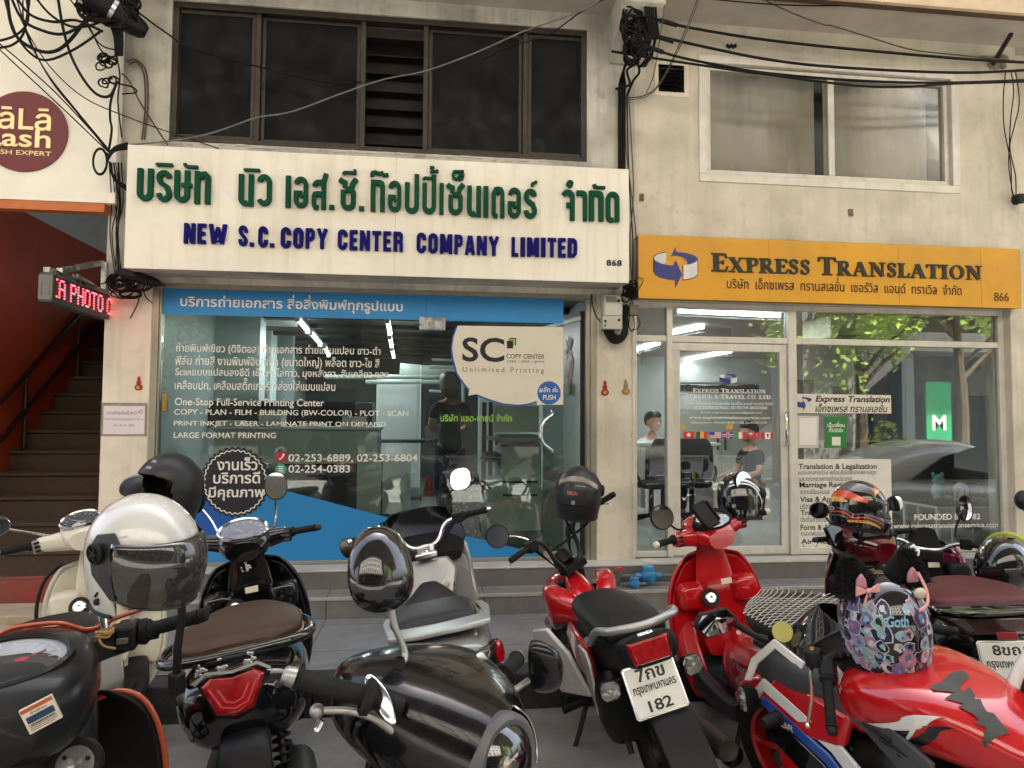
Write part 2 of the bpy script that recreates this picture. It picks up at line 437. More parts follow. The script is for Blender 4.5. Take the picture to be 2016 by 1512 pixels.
sl.build('louvre_blind',mat('grey_louvre',hexc('4c4a48'),.5,.3,var=.2),wo)
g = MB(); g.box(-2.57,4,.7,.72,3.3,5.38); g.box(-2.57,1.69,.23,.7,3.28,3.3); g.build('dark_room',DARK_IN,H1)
for i, (x,wv) in enumerate(((-1.2,.2),(-.5,.16),(.05,.12),(.6,.2),(1.1,.1))):
    pass
# chipped sill mortar under the window
g = MB()
for i in range(26):
    x = -2.1+i*.134+random.uniform(-.03,.03); g.ell((x,-.004,4.0+random.uniform(-.012,.004)),(random.uniform(.03,.09),.006,random.uniform(.006,.016)),n=7,m=4)
g.build('window_sill',PLASTER_G,H1)
# interior shell of the copy shop
g = MB(); g.box(-2.5,1.47,.02,9,FZ-.03,FZ-.001); g.build('floor',FLOOR_L,H1)
g = MB(); g.box(-2.5,1.7,.03,9,2.98,3.02)
for i in range(9): g.box(-2.5,1.7,.9+i*.9,1.0+i*.9,2.93,2.98)
g.build('ceiling',CEIL_BR,H1)
g = MB(); g.box(-2.5,-2.46,.2,9,FZ,2.98); g.box(-2.46,-1.95,2.6,2.9,FZ,2.98); g.box(-2.46,-2.2,4.4,4.8,FZ,2.98)
g.build('inner_wall',WALL_AQ,H1)
g = MB(); g.box(1.60,1.68,.24,9,FZ,2.98); g.box(.9,1.6,6.0,6.2,FZ,2.98); g.build('inner_wall',WALL_AQ,H1)
g = MB(); g.box(-2.5,1.7,9,9.1,FZ,2.98); g.build('inner_wall',mat('back_wall_dark',hexc('4a4f4d'),.6,var=.1),H1)
# aluminium shopfront frame
fr = MB()
fr.box(-2.216,-2.165,-.002,.1,FZ,2.83); fr.box(-2.165,-2.15,.012,.09,FZ,2.81)
fr.box(1.425,1.475,-.002,.1,FZ,2.83); fr.box(1.39,1.424,.012,.09,FZ,2.81)
fr.box(-2.165,1.425,.0,.1,2.79,2.83); fr.box(-2.15,1.39,.02,.08,FZ,FZ+.03)
fo = fr.build('shopfront_frame',ALU_S,H1,bevel=.003)
g = MB(); dx = at(829,700,.05).x; g.box(-2.148,dx-.004,.045,.055,FZ+.03,2.79); g.build('window_pane',GLASS,H1)
dr = MB(); dxr = at(1109,700,.05).x; dr.box(dx+.004,dxr,.045,.055,FZ+.012,2.575)
door = dr.build('glass_door',GLASS,H1); door['label'] = 'frameless glass push door with a speech bubble sticker'
g = MB(); g.box(dx+.004,dxr+.0,.046,.054,2.585,2.79); g.build('transom_pane',GLASS,H1)
# door fittings
g = MB(); a = at(850,637,.04); g.box(at(826,630,.04).x,at(877,630,.04).x,.03,.07,a.z-.055,a.z+.055); g.build('door_patch',STEEL,door,bevel=.004)
g = MB(); b = at(1088,1097,.04); g.box(at(1070,1097,.04).x,dxr-.002,.03,.07,FZ+.004,FZ+.07); g.build('door_patch',ALU_S,door,bevel=.004)
g = MB()
pts = [at(1087,812,.03),at(1086,822,.0),at(1074,832,-.03),at(1064,852,-.04),at(1066,872,-.03),at(1078,887,0),at(1088,893,.03)]
pts = [at(1087,808,.04),at(1087,816,-.01),at(1071,830,-.04),at(1065,850,-.045),at(1069,872,-.04),at(1087,887,-.01),at(1087,895,.04)]
g.tube(pts,.014,10,5); g.build('door_handle',CHROME,door)
g = MB(); a = at(324,792,.03); g.box(a.x-.018,a.x+.02,.02,.045,a.z-.075,a.z+.075); g.build('frame_lock',mat('brass',hexc('a58b4a'),.35,.9,var=.1),H1,bevel=.004)
# frosted side screen behind the door gap
g = MB(); T = frameT((1.17,.95,0),(.215,-.85,0),(0,0,1))
g.box(0,.84,FZ,2.62,-.01,.01,T); ss = g.build('side_screen',mat('aqua_frosted_screen',hexc('bcd2cf'),.3,var=.05),H1)
g = MB(); g.box(-.02,.86,2.622,2.66,-.025,.025,T); g.build('screen_rail',ALU_S,ss)
g = MB(); g.box(1.36,1.392,.1,.14,FZ,2.7); g.build('screen_edge',DARK_IN,ss)
# soffit beam and balcony underside, shared cantilever bracket at the party wall
g = MB(); g.box(-2.58,1.822,-.5,-.001,5.392-.04,5.391); g.build('soffit',SOFFIT,H1)
def bracket(x0,x1,par,m):
    g = MB(); pts = [(0,4.93),(-.02,4.91),(-.5,5.20),(-.5,5.35),(0,5.35)]
    g.prism([(p[0],p[1]) for p in pts],((x0+x1)/2,0,0),(0,1,0),(0,0,1),x1-x0)
    return g.build('cantilever_beam',m,par,bevel=.008)
bracket(at(1198,60,0).x,at(1262,60,0).x+.06,H1,PLASTER_G)

# ================================================================ the translation office's house (number 866)
H2 = thing('shophouse','beige rendered shophouse with pale aluminium window above the orange translation sign','building',(0,0,0))
g = MB(); wall(g,1.825,5.60,2.79,5.39,[(2.446,4.955,3.93,5.025),(2.045,2.285,4.69,4.94)],.002,.22)
g.build('facade_wall',PLASTER,H2)
g = MB(); g.box(5.452,5.75,-.02,.3,0,2.788); g.build('pillar',PLASTER,H2,bevel=.01)
g = MB(); g.box(1.602,12,-.55,9,5.395,14); g.build('upper_storeys',SOFFIT,H2)
g = MB(); g.box(1.9,9,-.50,.0,5.35,5.393); g.build('soffit',SOFFIT,H2)
g = MB(); g.box(1.6,9,-.56,-.49,5.30,5.345); g.build('timber_fascia',mat('brown_timber',hexc('5a4132'),.6,var=.3,scale=12),H2)
g = MB(); g.box(1.6,9,-.60,-.561,5.30,5.5); g.build('fascia_board',mat('pale_fascia',hexc('d9bf9f'),.6,var=.1),H2)
# aluminium window with grey curtains
wn = MB(); frame_bars(wn,2.42,4.985,3.885,5.06,.075,-.012,.1)
wo = wn.build('window',ALU_W,H2,bevel=.006); wo['label'] = 'pale aluminium sliding window with closed grey curtains'
g = MB(); frame_bars(g,2.50,4.905,3.965,4.98,.045,.03,.09)
mx_ = at(1633,240,.06).x; g.box(mx_-.03,mx_+.03,.028,.07,4.01,4.935); g.build('sash',ALU_W,wo,bevel=.004)
for a, b, y in ((2.545,mx_-.03,.05),(mx_+.03,4.86,.065)):
    g = MB(); g.box(a,b,y-.003,y+.003,4.01,4.935); g.build('pane',GLASS_G,wo)
    c = MB(); rows = []
    for z in (3.95,5.0): rows.append([(a-.02+(b-a-.03)*i/60,.2+.014*math.sin(i*.37+a*3)+.006*math.sin(i*1.1),z) for i in range(61)])
    c.grid(rows); c.build('curtain',CURTAIN,wo)
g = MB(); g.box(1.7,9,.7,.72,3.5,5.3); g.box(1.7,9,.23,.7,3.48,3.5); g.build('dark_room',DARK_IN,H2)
# louvred vent
vn = MB(); frame_bars(vn,2.005,2.325,4.65,4.98,.04,-.008,.06); vo = vn.build('vent_window',PILLAR_W,H2,bevel=.004)
g = MB()
for i in range(6):
    T = Mx.Translation((2.165,.06,4.71+i*.042)) @ Mx.Rotation(rad(60),4,'X'); g.box(-.12,.12,-.028,.028,-.002,.002,T)
g.build('glass_louvre',GLASS_D,vo)
g = MB(); g.box(2.04,2.29,.18,.2,4.69,4.94); g.build('dark_backing',DARK_IN,vo)
# interior shell of the office
g = MB(); g.box(1.83,8.5,.301,6.2,FZ-.03,FZ); g.box(1.83,5.45,.25,.30,FZ-.03,FZ); g.build('floor',FLOOR_R,H2)
g = MB(); g.box(1.72,8.5,.301,6.3,2.86,2.9); g.box(1.83,5.45,.16,.30,2.86,2.9); g.build('ceiling',mat('office_ceiling',hexc('b5a59c'),.7,var=.04),H2)
g = MB(); g.box(1.72,1.80,.23,8,FZ,2.86); g.build('inner_wall',WALL_WH,H2)
g = MB(); g.box(8.4,8.5,.3,6.2,FZ,2.86); g.build('inner_wall',WALL_WH,H2)
g = MB(); g.box(1.8,8.5,6.2,6.3,FZ,2.86); g.build('inner_wall',WALL_WH,H2)
g = MB(); g.box(5.75,12,.2,.3,0,5.39); g.build('side_facade',PLASTER,H2)
# office front: white aluminium
Y2 = .10
fr = MB()
xa = 1.823; xb = at(1310,640,Y2).x; xc = at(1321,640,Y2).x; xd = at(1547,640,Y2).x; xe = at(1563,640,Y2).x; xf = at(1958,620,Y2).x; xg = 5.452
zt0, zt1, zd = at(1440,676,Y2).z, at(1440,664,Y2).z, FZ
fr.box(xa,xg,Y2-.04,Y2+.04,2.745,2.79)                       # head
fr.box(xa,xa+.035,Y2-.04,Y2+.04,zd,2.745); fr.box(xf,xg,Y2-.04,Y2+.04,zd,2.745)
fr.box(xb,xc,Y2-.045,Y2+.04,zd,2.745); fr.box(xd,xe,Y2-.045,Y2+.04,zd,2.745)
for a, b in ((xa+.035,xb),(xc,xd),(xe,xf)): fr.box(a,b,Y2-.035,Y2+.035,zt0-.0,zt1)
fr.box(xa+.035,xb,Y2-.03,Y2+.03,zd,zd+.05); fr.box(xe,xf,Y2-.03,Y2+.03,zd,zd+.06)
fr.build('shopfront_frame',ALU_W,H2,bevel=.004)
for a, b in ((xa+.035,xb),(xc,xd),(xe,xf)):
    g = MB(); g.box(a,b,Y2-.004,Y2+.004,zt1,2.745); g.build('transom_pane',GLASS_R,H2)
g = MB(); g.box(xa+.035,xb,Y2-.004,Y2+.004,zd+.05,zt0); g.build('window_pane',GLASS_R,H2)
g = MB(); g.box(xe,xf,Y2-.004,Y2+.004,zd+.06,zt0); bigpane = g.build('window_pane',GLASS_R,H2)
dr = MB(); frame_bars(dr,xc+.004,xd-.004,zd+.01,zt0-.005,.07,Y2-.02,Y2+.02)
odoor = dr.build('office_door',ALU_W,H2,bevel=.004); odoor['label'] = 'white framed glass door with flag stickers'
g = MB(); g.box(xc+.074,xd-.074,Y2-.004,Y2+.004,zd+.08,zt0-.075); g.build('door_pane',GLASS_R,odoor)
g = MB(); g.tube([at(1548,812,.07),at(1547,818,.02),at(1549,845,.0),at(1549,870,.02),at(1548,876,.07)],.012,8,4); g.build('door_handle',CHROME,odoor)
# conduit down the pillar
g = MB(); g.tube([(1.80,-.012,2.6),(1.803,-.012,1.6),(1.806,-.012,FZ)],.009,8,2)
for z in (2.25,1.95,1.6,1.2,.9): g.box(1.785,1.825,-.022,-.004,z-.012,z+.012)
g.build('conduit',PLASTER,H2)

# ================================================================ the stair entrance on the left
H3 = thing('stair_entrance','open stairwell with dark red walls and terrazzo steps beside the copy shop','building',(0,0,0))
g = MB(); g.box(-3.85,-3.7,-.15,5,.3,3.62); g.build('side_wall',ORANGE_W,H3)
g = MB(); g.box(-2.6,-2.585,.22,5,.3,3.0); g.build('side_wall',ORANGE_W,H3)
g = MB(); g.box(-6,-3.86,-.02,.1,.3,3.4); g.build('side_wall',ORANGE_W,H3)
st = MB()
for k in range(1,15):
    y = -.42+.25*k; z = FZ-.0+.18*k
    st.box(-3.699,-2.601,y,y+.262,z-.2,z-.032); st.box(-3.699,-2.601,y-.022,y+.262,z-.03,z)
st.build('stair',TERRAZZO,H3,bevel=.006)
g = MB(); g.box(-6,-2.602,-.25,-.2,.22,.5); g.box(-6,-2.602,-.2,.2,.3,.52); g.build('red_plinth',mat('red_plinth_paint',hexc('8a3a30'),.7,var=.2,dirt=(.12,.11,.1),dirtamt=.6),H3,bevel=.01)
g = MB(); g.box(-8,-2.605,-.62,-.255,.15,.34); g.box(-8,-2.605,-.85,-.625,.1,.28); struct(g.build('side_step',mat('sandy_step',hexc('b7a58c'),.7,var=.15,scale=8,dirt=(.2,.16,.12),dirtamt=.3),bevel=.01))
RAIL = mat('dark_red_rail',hexc('2d1512'),.45,var=.1)
for dz in (0,-.34):
    g = MB(); g.tube([(-3.64,.1,1.52+dz),(-3.64,3.2,3.75+dz)],.022,10,1); g.build('handrail',RAIL,H3)
for y in (.95,1.9,2.85):
    g = MB(); zz = 1.52+(y-.1)*.72; g.tube([(-3.64,y,zz-.9),(-3.64,y,zz)],.016,8,1); g.build('rail_post',RAIL,H3)
g = MB(); g.box(-6.5,-2.0,5,5.1,.5,5.5); g.build('upper_room_wall',mat('upper_room_wall',hexc('8f9a9c'),.7,var=.1),H3)
g = MB(); g.box(-6.0,-2.6,.1,5,4.9,5.0); g.build('upper_room_ceiling',mat('upper_ceiling',hexc('4a4a48'),.7),H3)
g = MB()
for x, ww in ((-4.55,.12),(-4.15,.3),(-3.3,.1)): g.box(x,x+ww,4.9,4.98,3.0,4.6)
g.build('upper_room_shelf',DARK_IN,H3)
pf = MB(); frame_bars(pf,-4.02,-3.62,3.75,4.25,.06,4.9,4.95); pfo = pf.build('picture_frame',mat('gold_frame',hexc('9a8052'),.4,.5),H3)
g = MB(); g.box(-3.96,-3.68,4.93,4.94,3.81,4.19); g.build('picture',mat('dark_picture',hexc('3d3a36'),.5,var=.5,scale=20),pfo)
# ================================================================ stroke letters
def offset_poly(pts,t,close=False):
    """outline of a polyline of thickness t with mitred corners"""
    P = [V((p[0],p[1],0)) for p in pts]; n = len(P); Lf = []; Rt = []
    for i in range(n):
        d1 = (P[i]-P[i-1]).normalized() if i > 0 else None
        d2 = (P[i+1]-P[i]).normalized() if i < n-1 else None
        a = d1 or d2; b = d2 or d1
        n1 = V((-a.y,a.x,0)); n2 = V((-b.y,b.x,0)); m = (n1+n2)
        m = m.normalized() if m.length > 1e-6 else n1
        k = t/2/max(.45,m.dot(n1))
        Lf.append(P[i]+m*k); Rt.append(P[i]-m*k)
    return Lf, Rt
def stroke(mb,pts,t,T,depth,k=0):
    """extruded ribbon along pts in T's xy plane, from z=0 to z=depth"""
    q = [pts[0]]
    for p in pts[1:]:
        if math.hypot(p[0]-q[-1][0],p[1]-q[-1][1]) > 1e-6*max(1,t): q.append(p)
    if math.hypot(q[0][0]-q[-1][0],q[0][1]-q[-1][1]) < 1e-9: q[-1] = (q[-1][0]+t*.001,q[-1][1]+t*.001)
    pts = q; Lf, Rt = offset_poly(pts,t); n = len(pts)
    rr = []
    for a, b in zip(Lf,Rt):
        rr.append([T @ V((a.x,a.y,0)),T @ V((a.x,a.y,depth+k)),T @ V((b.x,b.y,depth+k)),T @ V((b.x,b.y,0))])
    mb.loft(rr)
def arc(cx,cy,rx,ry,a0,a1,n=8):
    return [(cx+rx*math.cos(rad(a0+(a1-a0)*i/n)),cy+ry*math.sin(rad(a0+(a1-a0)*i/n))) for i in range(n+1)]
U = [(25,310),(25,78)]+arc(75,75,50,50,180,360,10)+[(125,310)]
TOP = arc(75,232,50,53,172,0,9)
GL = {
 'บ': [(U,50)],
 'ร': [(arc(75,235,48,48,0,200,10)+[(45,185),(75,165),(105,145)]+arc(77,82,48,57,45,-180,12),48)],
 'ษ': [(U,50),([(70,170),(172,170)],36)],
 'ท': [([(25,0),(25,310)],50),([(50,245),(70,278),(100,285),(120,265),(125,235),(125,0)],50)],
 'น': [([(25,310),(25,78)]+arc(70,72,45,47,180,300,8),50),([(125,310),(125,0)],50)],
 'ว': [(TOP[:-1]+[(125,232),(125,78)]+arc(75,75,50,50,0,-165,9),48)],
 'เ': [([(25,310),(25,0)],50)],
 'อ': [(TOP[:-1]+[(125,232),(125,78)]+arc(75,75,50,50,0,-180,10)+[(25,145),(88,145)],46),([(82,122),(82,100)],28)],
 'ส': [([(125,0),(125,262),(132,300),(146,352)],46),(arc(72,215,46,50,170,75,6)+[(112,264)],46),([(112,150),(60,150),(36,145),(26,120),(26,50),(36,22),(70,14)],46)],
 '.': [([(0,25),(52,25)],50)],
 'ซ': [([(0,292),(34,268),(52,262),(52,215)],44),([(36,192),(36,78)]+arc(84,75,48,50,180,360,10)+[(132,170),(118,196),(60,196)],46),([(112,212),(126,258),(160,300)],46)],
 'ก': [([(25,0),(25,284),(95,284),(118,274),(125,245),(125,0)],50)],
 'ป': [([(25,310),(25,78)]+arc(75,75,50,50,180,360,10)+[(125,395)],50)],
 'ต': [([(70,14),(36,18),(25,45),(25,250),(44,284),(62,288),(75,268),(88,288),(106,284),(125,250),(125,0)],46)],
 'จ': [(TOP[1:-1]+[(125,232),(125,0)],48),([(62,152),(112,152)],50)],
 'า': [([(0,284),(78,284),(98,274),(105,245),(105,0)],48)],
 'ด': [([(86,20),(58,14),(34,26),(25,60),(25,232)]+arc(75,232,50,52,180,0,9)+[(125,0)],46)],
 'MI': [([(6,14),(18,28),(152,28),(156,12)],34)],# upper vowels and marks: own little boxes
 'MA': [([(12,62),(20,34),(44,22),(140,22)],36)],
 'MII': [([(4,8),(28,30),(120,30)],30),([(128,12),(128,66)],34)],
 'MTRI': [([(10,6),(14,40),(44,52),(80,36),(110,46),(130,22),(176,30)],32)],
 'MTHO': [([(4,62),(40,62),(38,36),(28,16),(84,20),(84,40)],26)],
 'MTAI': [([(118,100),(22,96),(10,70),(14,30),(44,14),(60,34),(78,14),(104,24),(112,58),(60,58)],24)],
 'MKAR': [([(14,4),(18,34),(52,52),(70,64)],34)],
 'MNIK': [([*arc(40,40,27,27,0,340,16)],24)],
}
GREEN_L = mat('green_letter_paint',(.006,.068,.032),.5,var=.12,scale=5,dirt=(.006,.03,.015),dirtamt=.25,spec=.08)
BLUE_L = mat('navy_letter_paint',(.007,.006,.13),.5,var=.12,scale=5,dirt=(.006,.006,.04),dirtamt=.25,spec=.08)
SIGN_W = mat('sign_cream_paint',hexc('efe7d6'),.55,var=.05,scale=3,dirt=(.42,.33,.22),dirtamt=.22,streak=.22,bump=.04)
YS = -.35
S1 = MB(); xL, xR, zB, zT = -2.305, 1.668, 2.873, 3.835
S1.box(xL,xR,YS,YS+.012,zB,zT)
sign = S1.build('shop_sign',SIGN_W,None,bevel=.003)
tag(sign,'white box sign with raised green Thai and navy English letters for the copy centre','sign')
g = MB(); g.box(xL+.004,xR-.004,YS+.014,-.004,zB+.008,zB+.02); g.box(xL+.004,xR-.004,YS+.014,-.004,zT-.02,zT-.004)
g.box(xL+.002,xL+.014,YS+.014,-.004,zB+.021,zT-.021); g.box(xR-.014,xR-.002,YS+.014,-.004,zB+.021,zT-.021)
g.build('sign_casing',PLASTER_G,sign)
g = MB(); g.box(at(779,400,YS).x-.001,at(779,400,YS).x+.001,YS-.001,YS,zB,zT); g.build('panel_joint',mat('joint_line',hexc('a89c88'),.7),sign)
Z1 = lambda x, y: (255+x/5.04,300+y/5.04)
Z2 = lambda x, y: (650+x/5.04,310+y/5.04)
Z3 = lambda x, y: (880+x/5.45,330+y/5.45)
let = MB()
def glyph(name,Z,x0,x1,yt,yb,nominal,mark=False):
    A = at(*Z(x0,(yt+yb)/2),YS); B = at(*Z(x1,(yt+yb)/2),YS)
    zt = at(*Z((x0+x1)/2,yt),YS).z; zb = at(*Z((x0+x1)/2,yb),YS).z
    w0, h0 = nominal
    sx, sz = (B.x-A.x)/w0, (zt-zb)/h0
    T = Mx(((sx,0,0,A.x),(0,0,-1,YS),(0,sz,0,zb),(0,0,0,1)))
    for i, (pts,t) in enumerate(GL[name]): stroke(let,pts,t,T,.034,.0012*i)
N = (150,310)
for nm, x0, x1, yt, yb, nn in [('บ',88,245,170,490,N),('ร',275,430,185,500,N),('ษ',455,632,190,505,(175,310)),('ท',655,812,200,518,N),('น',1090,1238,228,540,N),('ว',1270,1418,228,540,N),
        ('เ',1555,1605,242,553,(50,310)),('อ',1635,1778,250,560,N),('ส',1812,1958,218,572,(152,352)),('.',1985,2035,530,575,(52,50)),
        ('MI',272,430,118,156,(158,45)),('MA',548,688,108,172,(140,80)),('MI',1143,1293,172,206,(158,45))]:
    glyph(nm,Z1,x0,x1,yt,yb,nn)
for nm, x0, x1, yt, yb, nn in [('ซ',95,282,210,535,(178,310)),('.',288,338,493,535,(52,50)),('ก',405,545,233,543,N),('อ',575,708,240,550,N),('ป',742,882,175,563,(150,395)),('ป',915,1052,180,568,(150,395)),
        ('เ',1083,1126,265,572,(50,310)),('ซ',1160,1338,262,580,(178,310)),('น',1357,1495,292,595,N),('เ',1520,1568,295,600,(50,310)),('ต',1600,1728,303,605,N),('อ',1760,1890,308,610,N),
        ('MII',125,265,128,186,(146,66)),('MTRI',405,586,143,206,(180,66)),('MTHO',985,1076,98,164,(98,76)),('MII',920,1030,186,236,(146,66)),('MTAI',1208,1332,135,240,(124,112))]:
    glyph(nm,Z2,x0,x1,yt,yb,nn)
for nm, x0, x1, yt, yb, nn in [('ร',818,962,235,555,N),('จ',1215,1365,245,572,N),('า',1385,1497,255,578,(129,310)),('ก',1520,1672,258,580,N),('ด',1698,1843,265,588,N),
        ('MKAR',898,968,148,212,(80,76)),('MNIK',1276,1352,145,222,(80,80)),('MA',1562,1690,176,240,(140,80))]:
    glyph(nm,Z3,x0,x1,yt,yb,nn)
let.build('thai_lettering',GREEN_L,sign,bevel=.0022)
# navy condensed capitals: one box per letter
EW = {'I': .5,'M': 1.28,'W': 1.75,'N': 1.05,'.': .45,'E': .82,'L': .72,'T': .9,'P': .9,'Y': 1.0}
elet = MB()
def cap_word(wd,Z,x0,x1,yt0,yb0,yt1,yb1):
    ws = [EW.get(c,1.0) for c in wd]; gap = .22; tot = sum(ws)+gap*(len(wd)-1); u = (x1-x0)/tot; x = x0
    for c, q in zip(wd,ws):
        xa, xb = x, x+q*u; x = xb+gap*u
        fr_ = ((xa+xb)/2-x0)/(x1-x0); yt = yt0+(yt1-yt0)*fr_; yb = yb0+(yb1-yb0)*fr_
        A = at(*Z(xa,(yt+yb)/2),YS); B = at(*Z(xb,(yt+yb)/2),YS); zt = at(*Z((xa+xb)/2,yt),YS).z; zb = at(*Z((xa+xb)/2,yb),YS).z
        if c == '.': zt = zb+(zt-zb)*.19
        W, H = B.x-A.x, zt-zb
        T = Mx(((W/100,0,0,A.x),(0,0,-1,YS),(0,H/200,0,zb),(0,0,0,1)))
        t = 42
        for i, (pts,tt) in enumerate(CAPS[c]): stroke(elet,pts,tt,T,.026,.0012*i)
SW = 40
CAPS = {
 'N': [([(17,0),(17,200)],34),([(83,0),(83,200)],34),([(26,192),(74,8)],32)],
 'E': [([(22,0),(22,200)],44),([(40,182),(98,182)],36),([(40,102),(88,102)],34),([(40,18),(98,18)],36)],
 'W': [([(12,200),(28,4)],22),([(28,4),(50,170)],18),([(50,170),(72,4)],18),([(72,4),(88,200)],22),([(22,90),(42,20)],16),([(58,20),(78,90)],16)],
 'S': [([(80,134),(80,156),(70,176),(50,183),(30,176),(20,156),(22,134),(36,114),(64,86),(78,66),(80,44),(70,24),(50,17),(30,24),(20,44),(20,66)],36)],
 'C': [([(80,130),(80,150)]+arc(50,150,30,32,0,180,8)+[(20,50)]+arc(50,50,30,32,180,360,8)+[(80,72)],40)],
 'O': [([(80,100),(80,150)]+arc(50,150,30,32,0,180,8)+[(20,50)]+arc(50,50,30,32,180,360,8)+[(80,101)],40)],
 'P': [([(20,0),(20,200)],40),([(38,182),(64,182),(78,168),(80,140),(78,112),(64,96),(38,96)],36)],
 'Y': [([(12,200),(50,95)],36),([(88,200),(50,95)],36),([(50,105),(50,0)],38)],
 'T': [([(0,182),(100,182)],36),([(50,166),(50,0)],42)],
 'R': [([(20,0),(20,200)],40),([(38,182),(64,182),(78,168),(80,142),(78,116),(64,102),(38,102)],36),([(70,110),(80,80),(80,0)],36)],
 'M': [([(15,0),(15,200)],30),([(85,0),(85,200)],30),([(24,194),(50,20)],28),([(76,194),(50,20)],28)],
 'A': [([(14,0),(42,196)],34),([(86,0),(58,196)],34),([(30,50),(70,50)],34)],
 'L': [([(24,0),(24,200)],48),([(40,18),(98,18)],36)],
 'I': [([(50,0),(50,200)],96)],
 'D': [([(20,0),(20,200)],40),([(38,182),(62,180),(78,164),(82,130),(82,70),(78,36),(62,20),(38,18)],36)],
 '.': [([(0,100),(100,100)],200)],
}
cap_word('NEW',Z1,548,975,706,908,722,918); cap_word('S.',Z1,1085,1242,730,932,736,940); cap_word('C.',Z1,1283,1442,740,944,746,948); cap_word('COPY',Z1,1505,1965,748,954,766,962)
cap_word('CENTER',Z2,78,725,720,918,745,940); cap_word('COMPANY',Z2,858,1670,752,948,792,980); cap_word('LIMITED',Z3,692,1392,752,958,764,970)
elet.build('english_lettering',BLUE_L,sign,bevel=.0018)
g = MB(); text_px(g,'868',1194,1224,517,518,YS-.003,12,bold=.03,ext=.03,space=1.1); g.build('number_lettering',mat('number_ink',hexc('1c1838'),.5),sign)

# ================================================================ serif capitals for the translation sign
def serif_glyphs():
    th, tn, sf = 20, 8, 7              # thick, thin and serif thickness on a 100-unit cap height
    def S(x,w=34,top=False): y = 100-sf/2 if top else sf/2; return ([(x-w/2,y),(x+w/2,y)],sf)
    def stem(x,t=th): return ([(x,3),(x,97)],t)
    g = {}
    g['E'] = (66,[stem(20),S(18,36),S(18,36,True),([(20,95),(60,95)],9),([(56,99),(62,74)],7),([(24,51),(48,51)],7),([(48,62),(48,40)],6),([(20,5),(62,5)],9),([(58,2),(66,30)],7)])
    g['X'] = (84,[([(16,97),(66,3)],th),([(66,97),(14,3)],tn),S(16,36),S(68,36),S(18,34,True),S(68,30,True)])
    g['P'] = (66,[stem(20),S(20,40),([(20,95),(40,96),(54,90),(58,72),(54,54),(40,48),(24,48)],12),([(56,84),(59,72),(56,60)],13),S(14,28,True)])
    g['R'] = (78,[stem(20),S(20,40),([(20,95),(40,96),(54,90),(57,74),(52,58),(40,51),(24,51)],12),([(54,84),(57,74),(53,62)],12),([(38,50),(66,4)],17),S(70,20),S(14,28,True)])
    g['S'] = (56,[([(46,76),(44,88),(32,97),(18,94),(11,80),(16,64),(38,46),(46,30),(42,12),(28,3),(14,8),(9,26)],11),([(14,66),(40,42)],19),([(47,96),(46,70)],6),([(8,30),(8,3)],6)])
    g['T'] = (74,[stem(37),S(37,42),([(4,95),(70,95)],9),([(4,98),(2,74)],7),([(70,98),(72,74)],7)])
    g['A'] = (86,[([(40,98),(12,3)],tn),([(40,98),(70,3)],th),([(24,34),(58,34)],7),S(12,30),S(70,34)])
    g['N'] = (92,[([(18,3),(18,95)],tn),([(20,95),(74,4)],th),([(74,4),(74,97)],tn),S(18,30),S(14,26,True),S(74,32,True)])
    g['L'] = (64,[stem(20),S(18,36),S(20,40,True),([(20,5),(58,5)],9),([(54,2),(63,32)],7)])
    g['I'] = (42,[stem(21),S(21,42),S(21,42,True)])
    g['O'] = (88,[(arc(44,50,34,46,90,450,22),9),(arc(44,50,31,44,130,230,10),15),(arc(44,50,31,44,-50,50,10),15)])
    g['V'] = (84,[([(14,97),(42,2)],th),([(42,2),(68,97)],tn),S(14,34,True),S(68,30,True)])
    g['C'] = (76,[(arc(44,50,34,46,55,305,18),9),(arc(44,50,31,44,130,230,10),15),([(66,96),(64,70)],6)])
    g['D'] = (86,[stem(20),S(14,28),S(14,28,True),([(20,95),(44,95)]+arc(42,50,34,45,80,-80,10)+[(44,5),(20,5)],9),(arc(42,50,32,44,50,-50,8),15)])
    g['&'] = (90,[([(84,56),(66,20),(40,4),(18,10),(12,28),(22,46),(48,64),(54,82),(42,96),(28,88),(28,72),(80,4)],10)])
    g['.'] = (20,[([(4,6),(16,6)],12)])
    g[' '] = (34,[])
    return g
SERIF = serif_glyphs()
def serif_line(mb,spec,xa,xb,ya,yb,Y,hcap,depth,small=.8,wt=1.0):
    """spec: capitals, those after a '^' at full height, others as small capitals; baseline from (xa, ya) to (xb, yb) in photo pixels"""
    seq = []; x = 0; big = False
    for c in spec:
        if c == '^': big = True; continue
        w_, st_ = SERIF[c]; s_ = 1.0 if big else small; seq.append((st_,x,s_)); x += (w_+4)*s_; big = False
    A, B = at(xa,ya,Y), at(xb,yb,Y); H = (at(xa,ya-hcap,Y)-A).z
    ux = (B.x-A.x)/x; uz = H/100
    for st_, xo, s_ in seq:
        T = Mx(((ux*s_,0,0,A.x+xo*ux),(0,0,-1,Y),(0,uz*s_,0,(A.z+B.z)/2),(0,0,0,1)))
        for i, (pts,t) in enumerate(st_): stroke(mb,pts,t*wt,T,depth,.0006*i)
SIGN_O = mat('orange_sign_panel',hexc('db9d26'),.4,var=.08,scale=1.4,dirt=(.30,.17,.04),dirtamt=.28)
INK = mat('sign_black_ink',hexc('26241c'),.5)
YO = -.12
sb = MB(); sb.box(1.818,5.484,YO,YO+.01,2.79,3.348)
osign = sb.build('shop_sign',SIGN_O,None,bevel=.003); tag(osign,'orange fascia sign reading Express Translation with a blue ribbon arrow emblem','sign')
g = MB(); g.box(1.82,5.48,YO+.012,-.002,2.795,2.81); g.box(1.82,5.48,YO+.012,-.002,3.33,3.344); g.build('sign_casing',mat('casing_tan',hexc('a08a63'),.6,var=.1),osign)
g = MB()
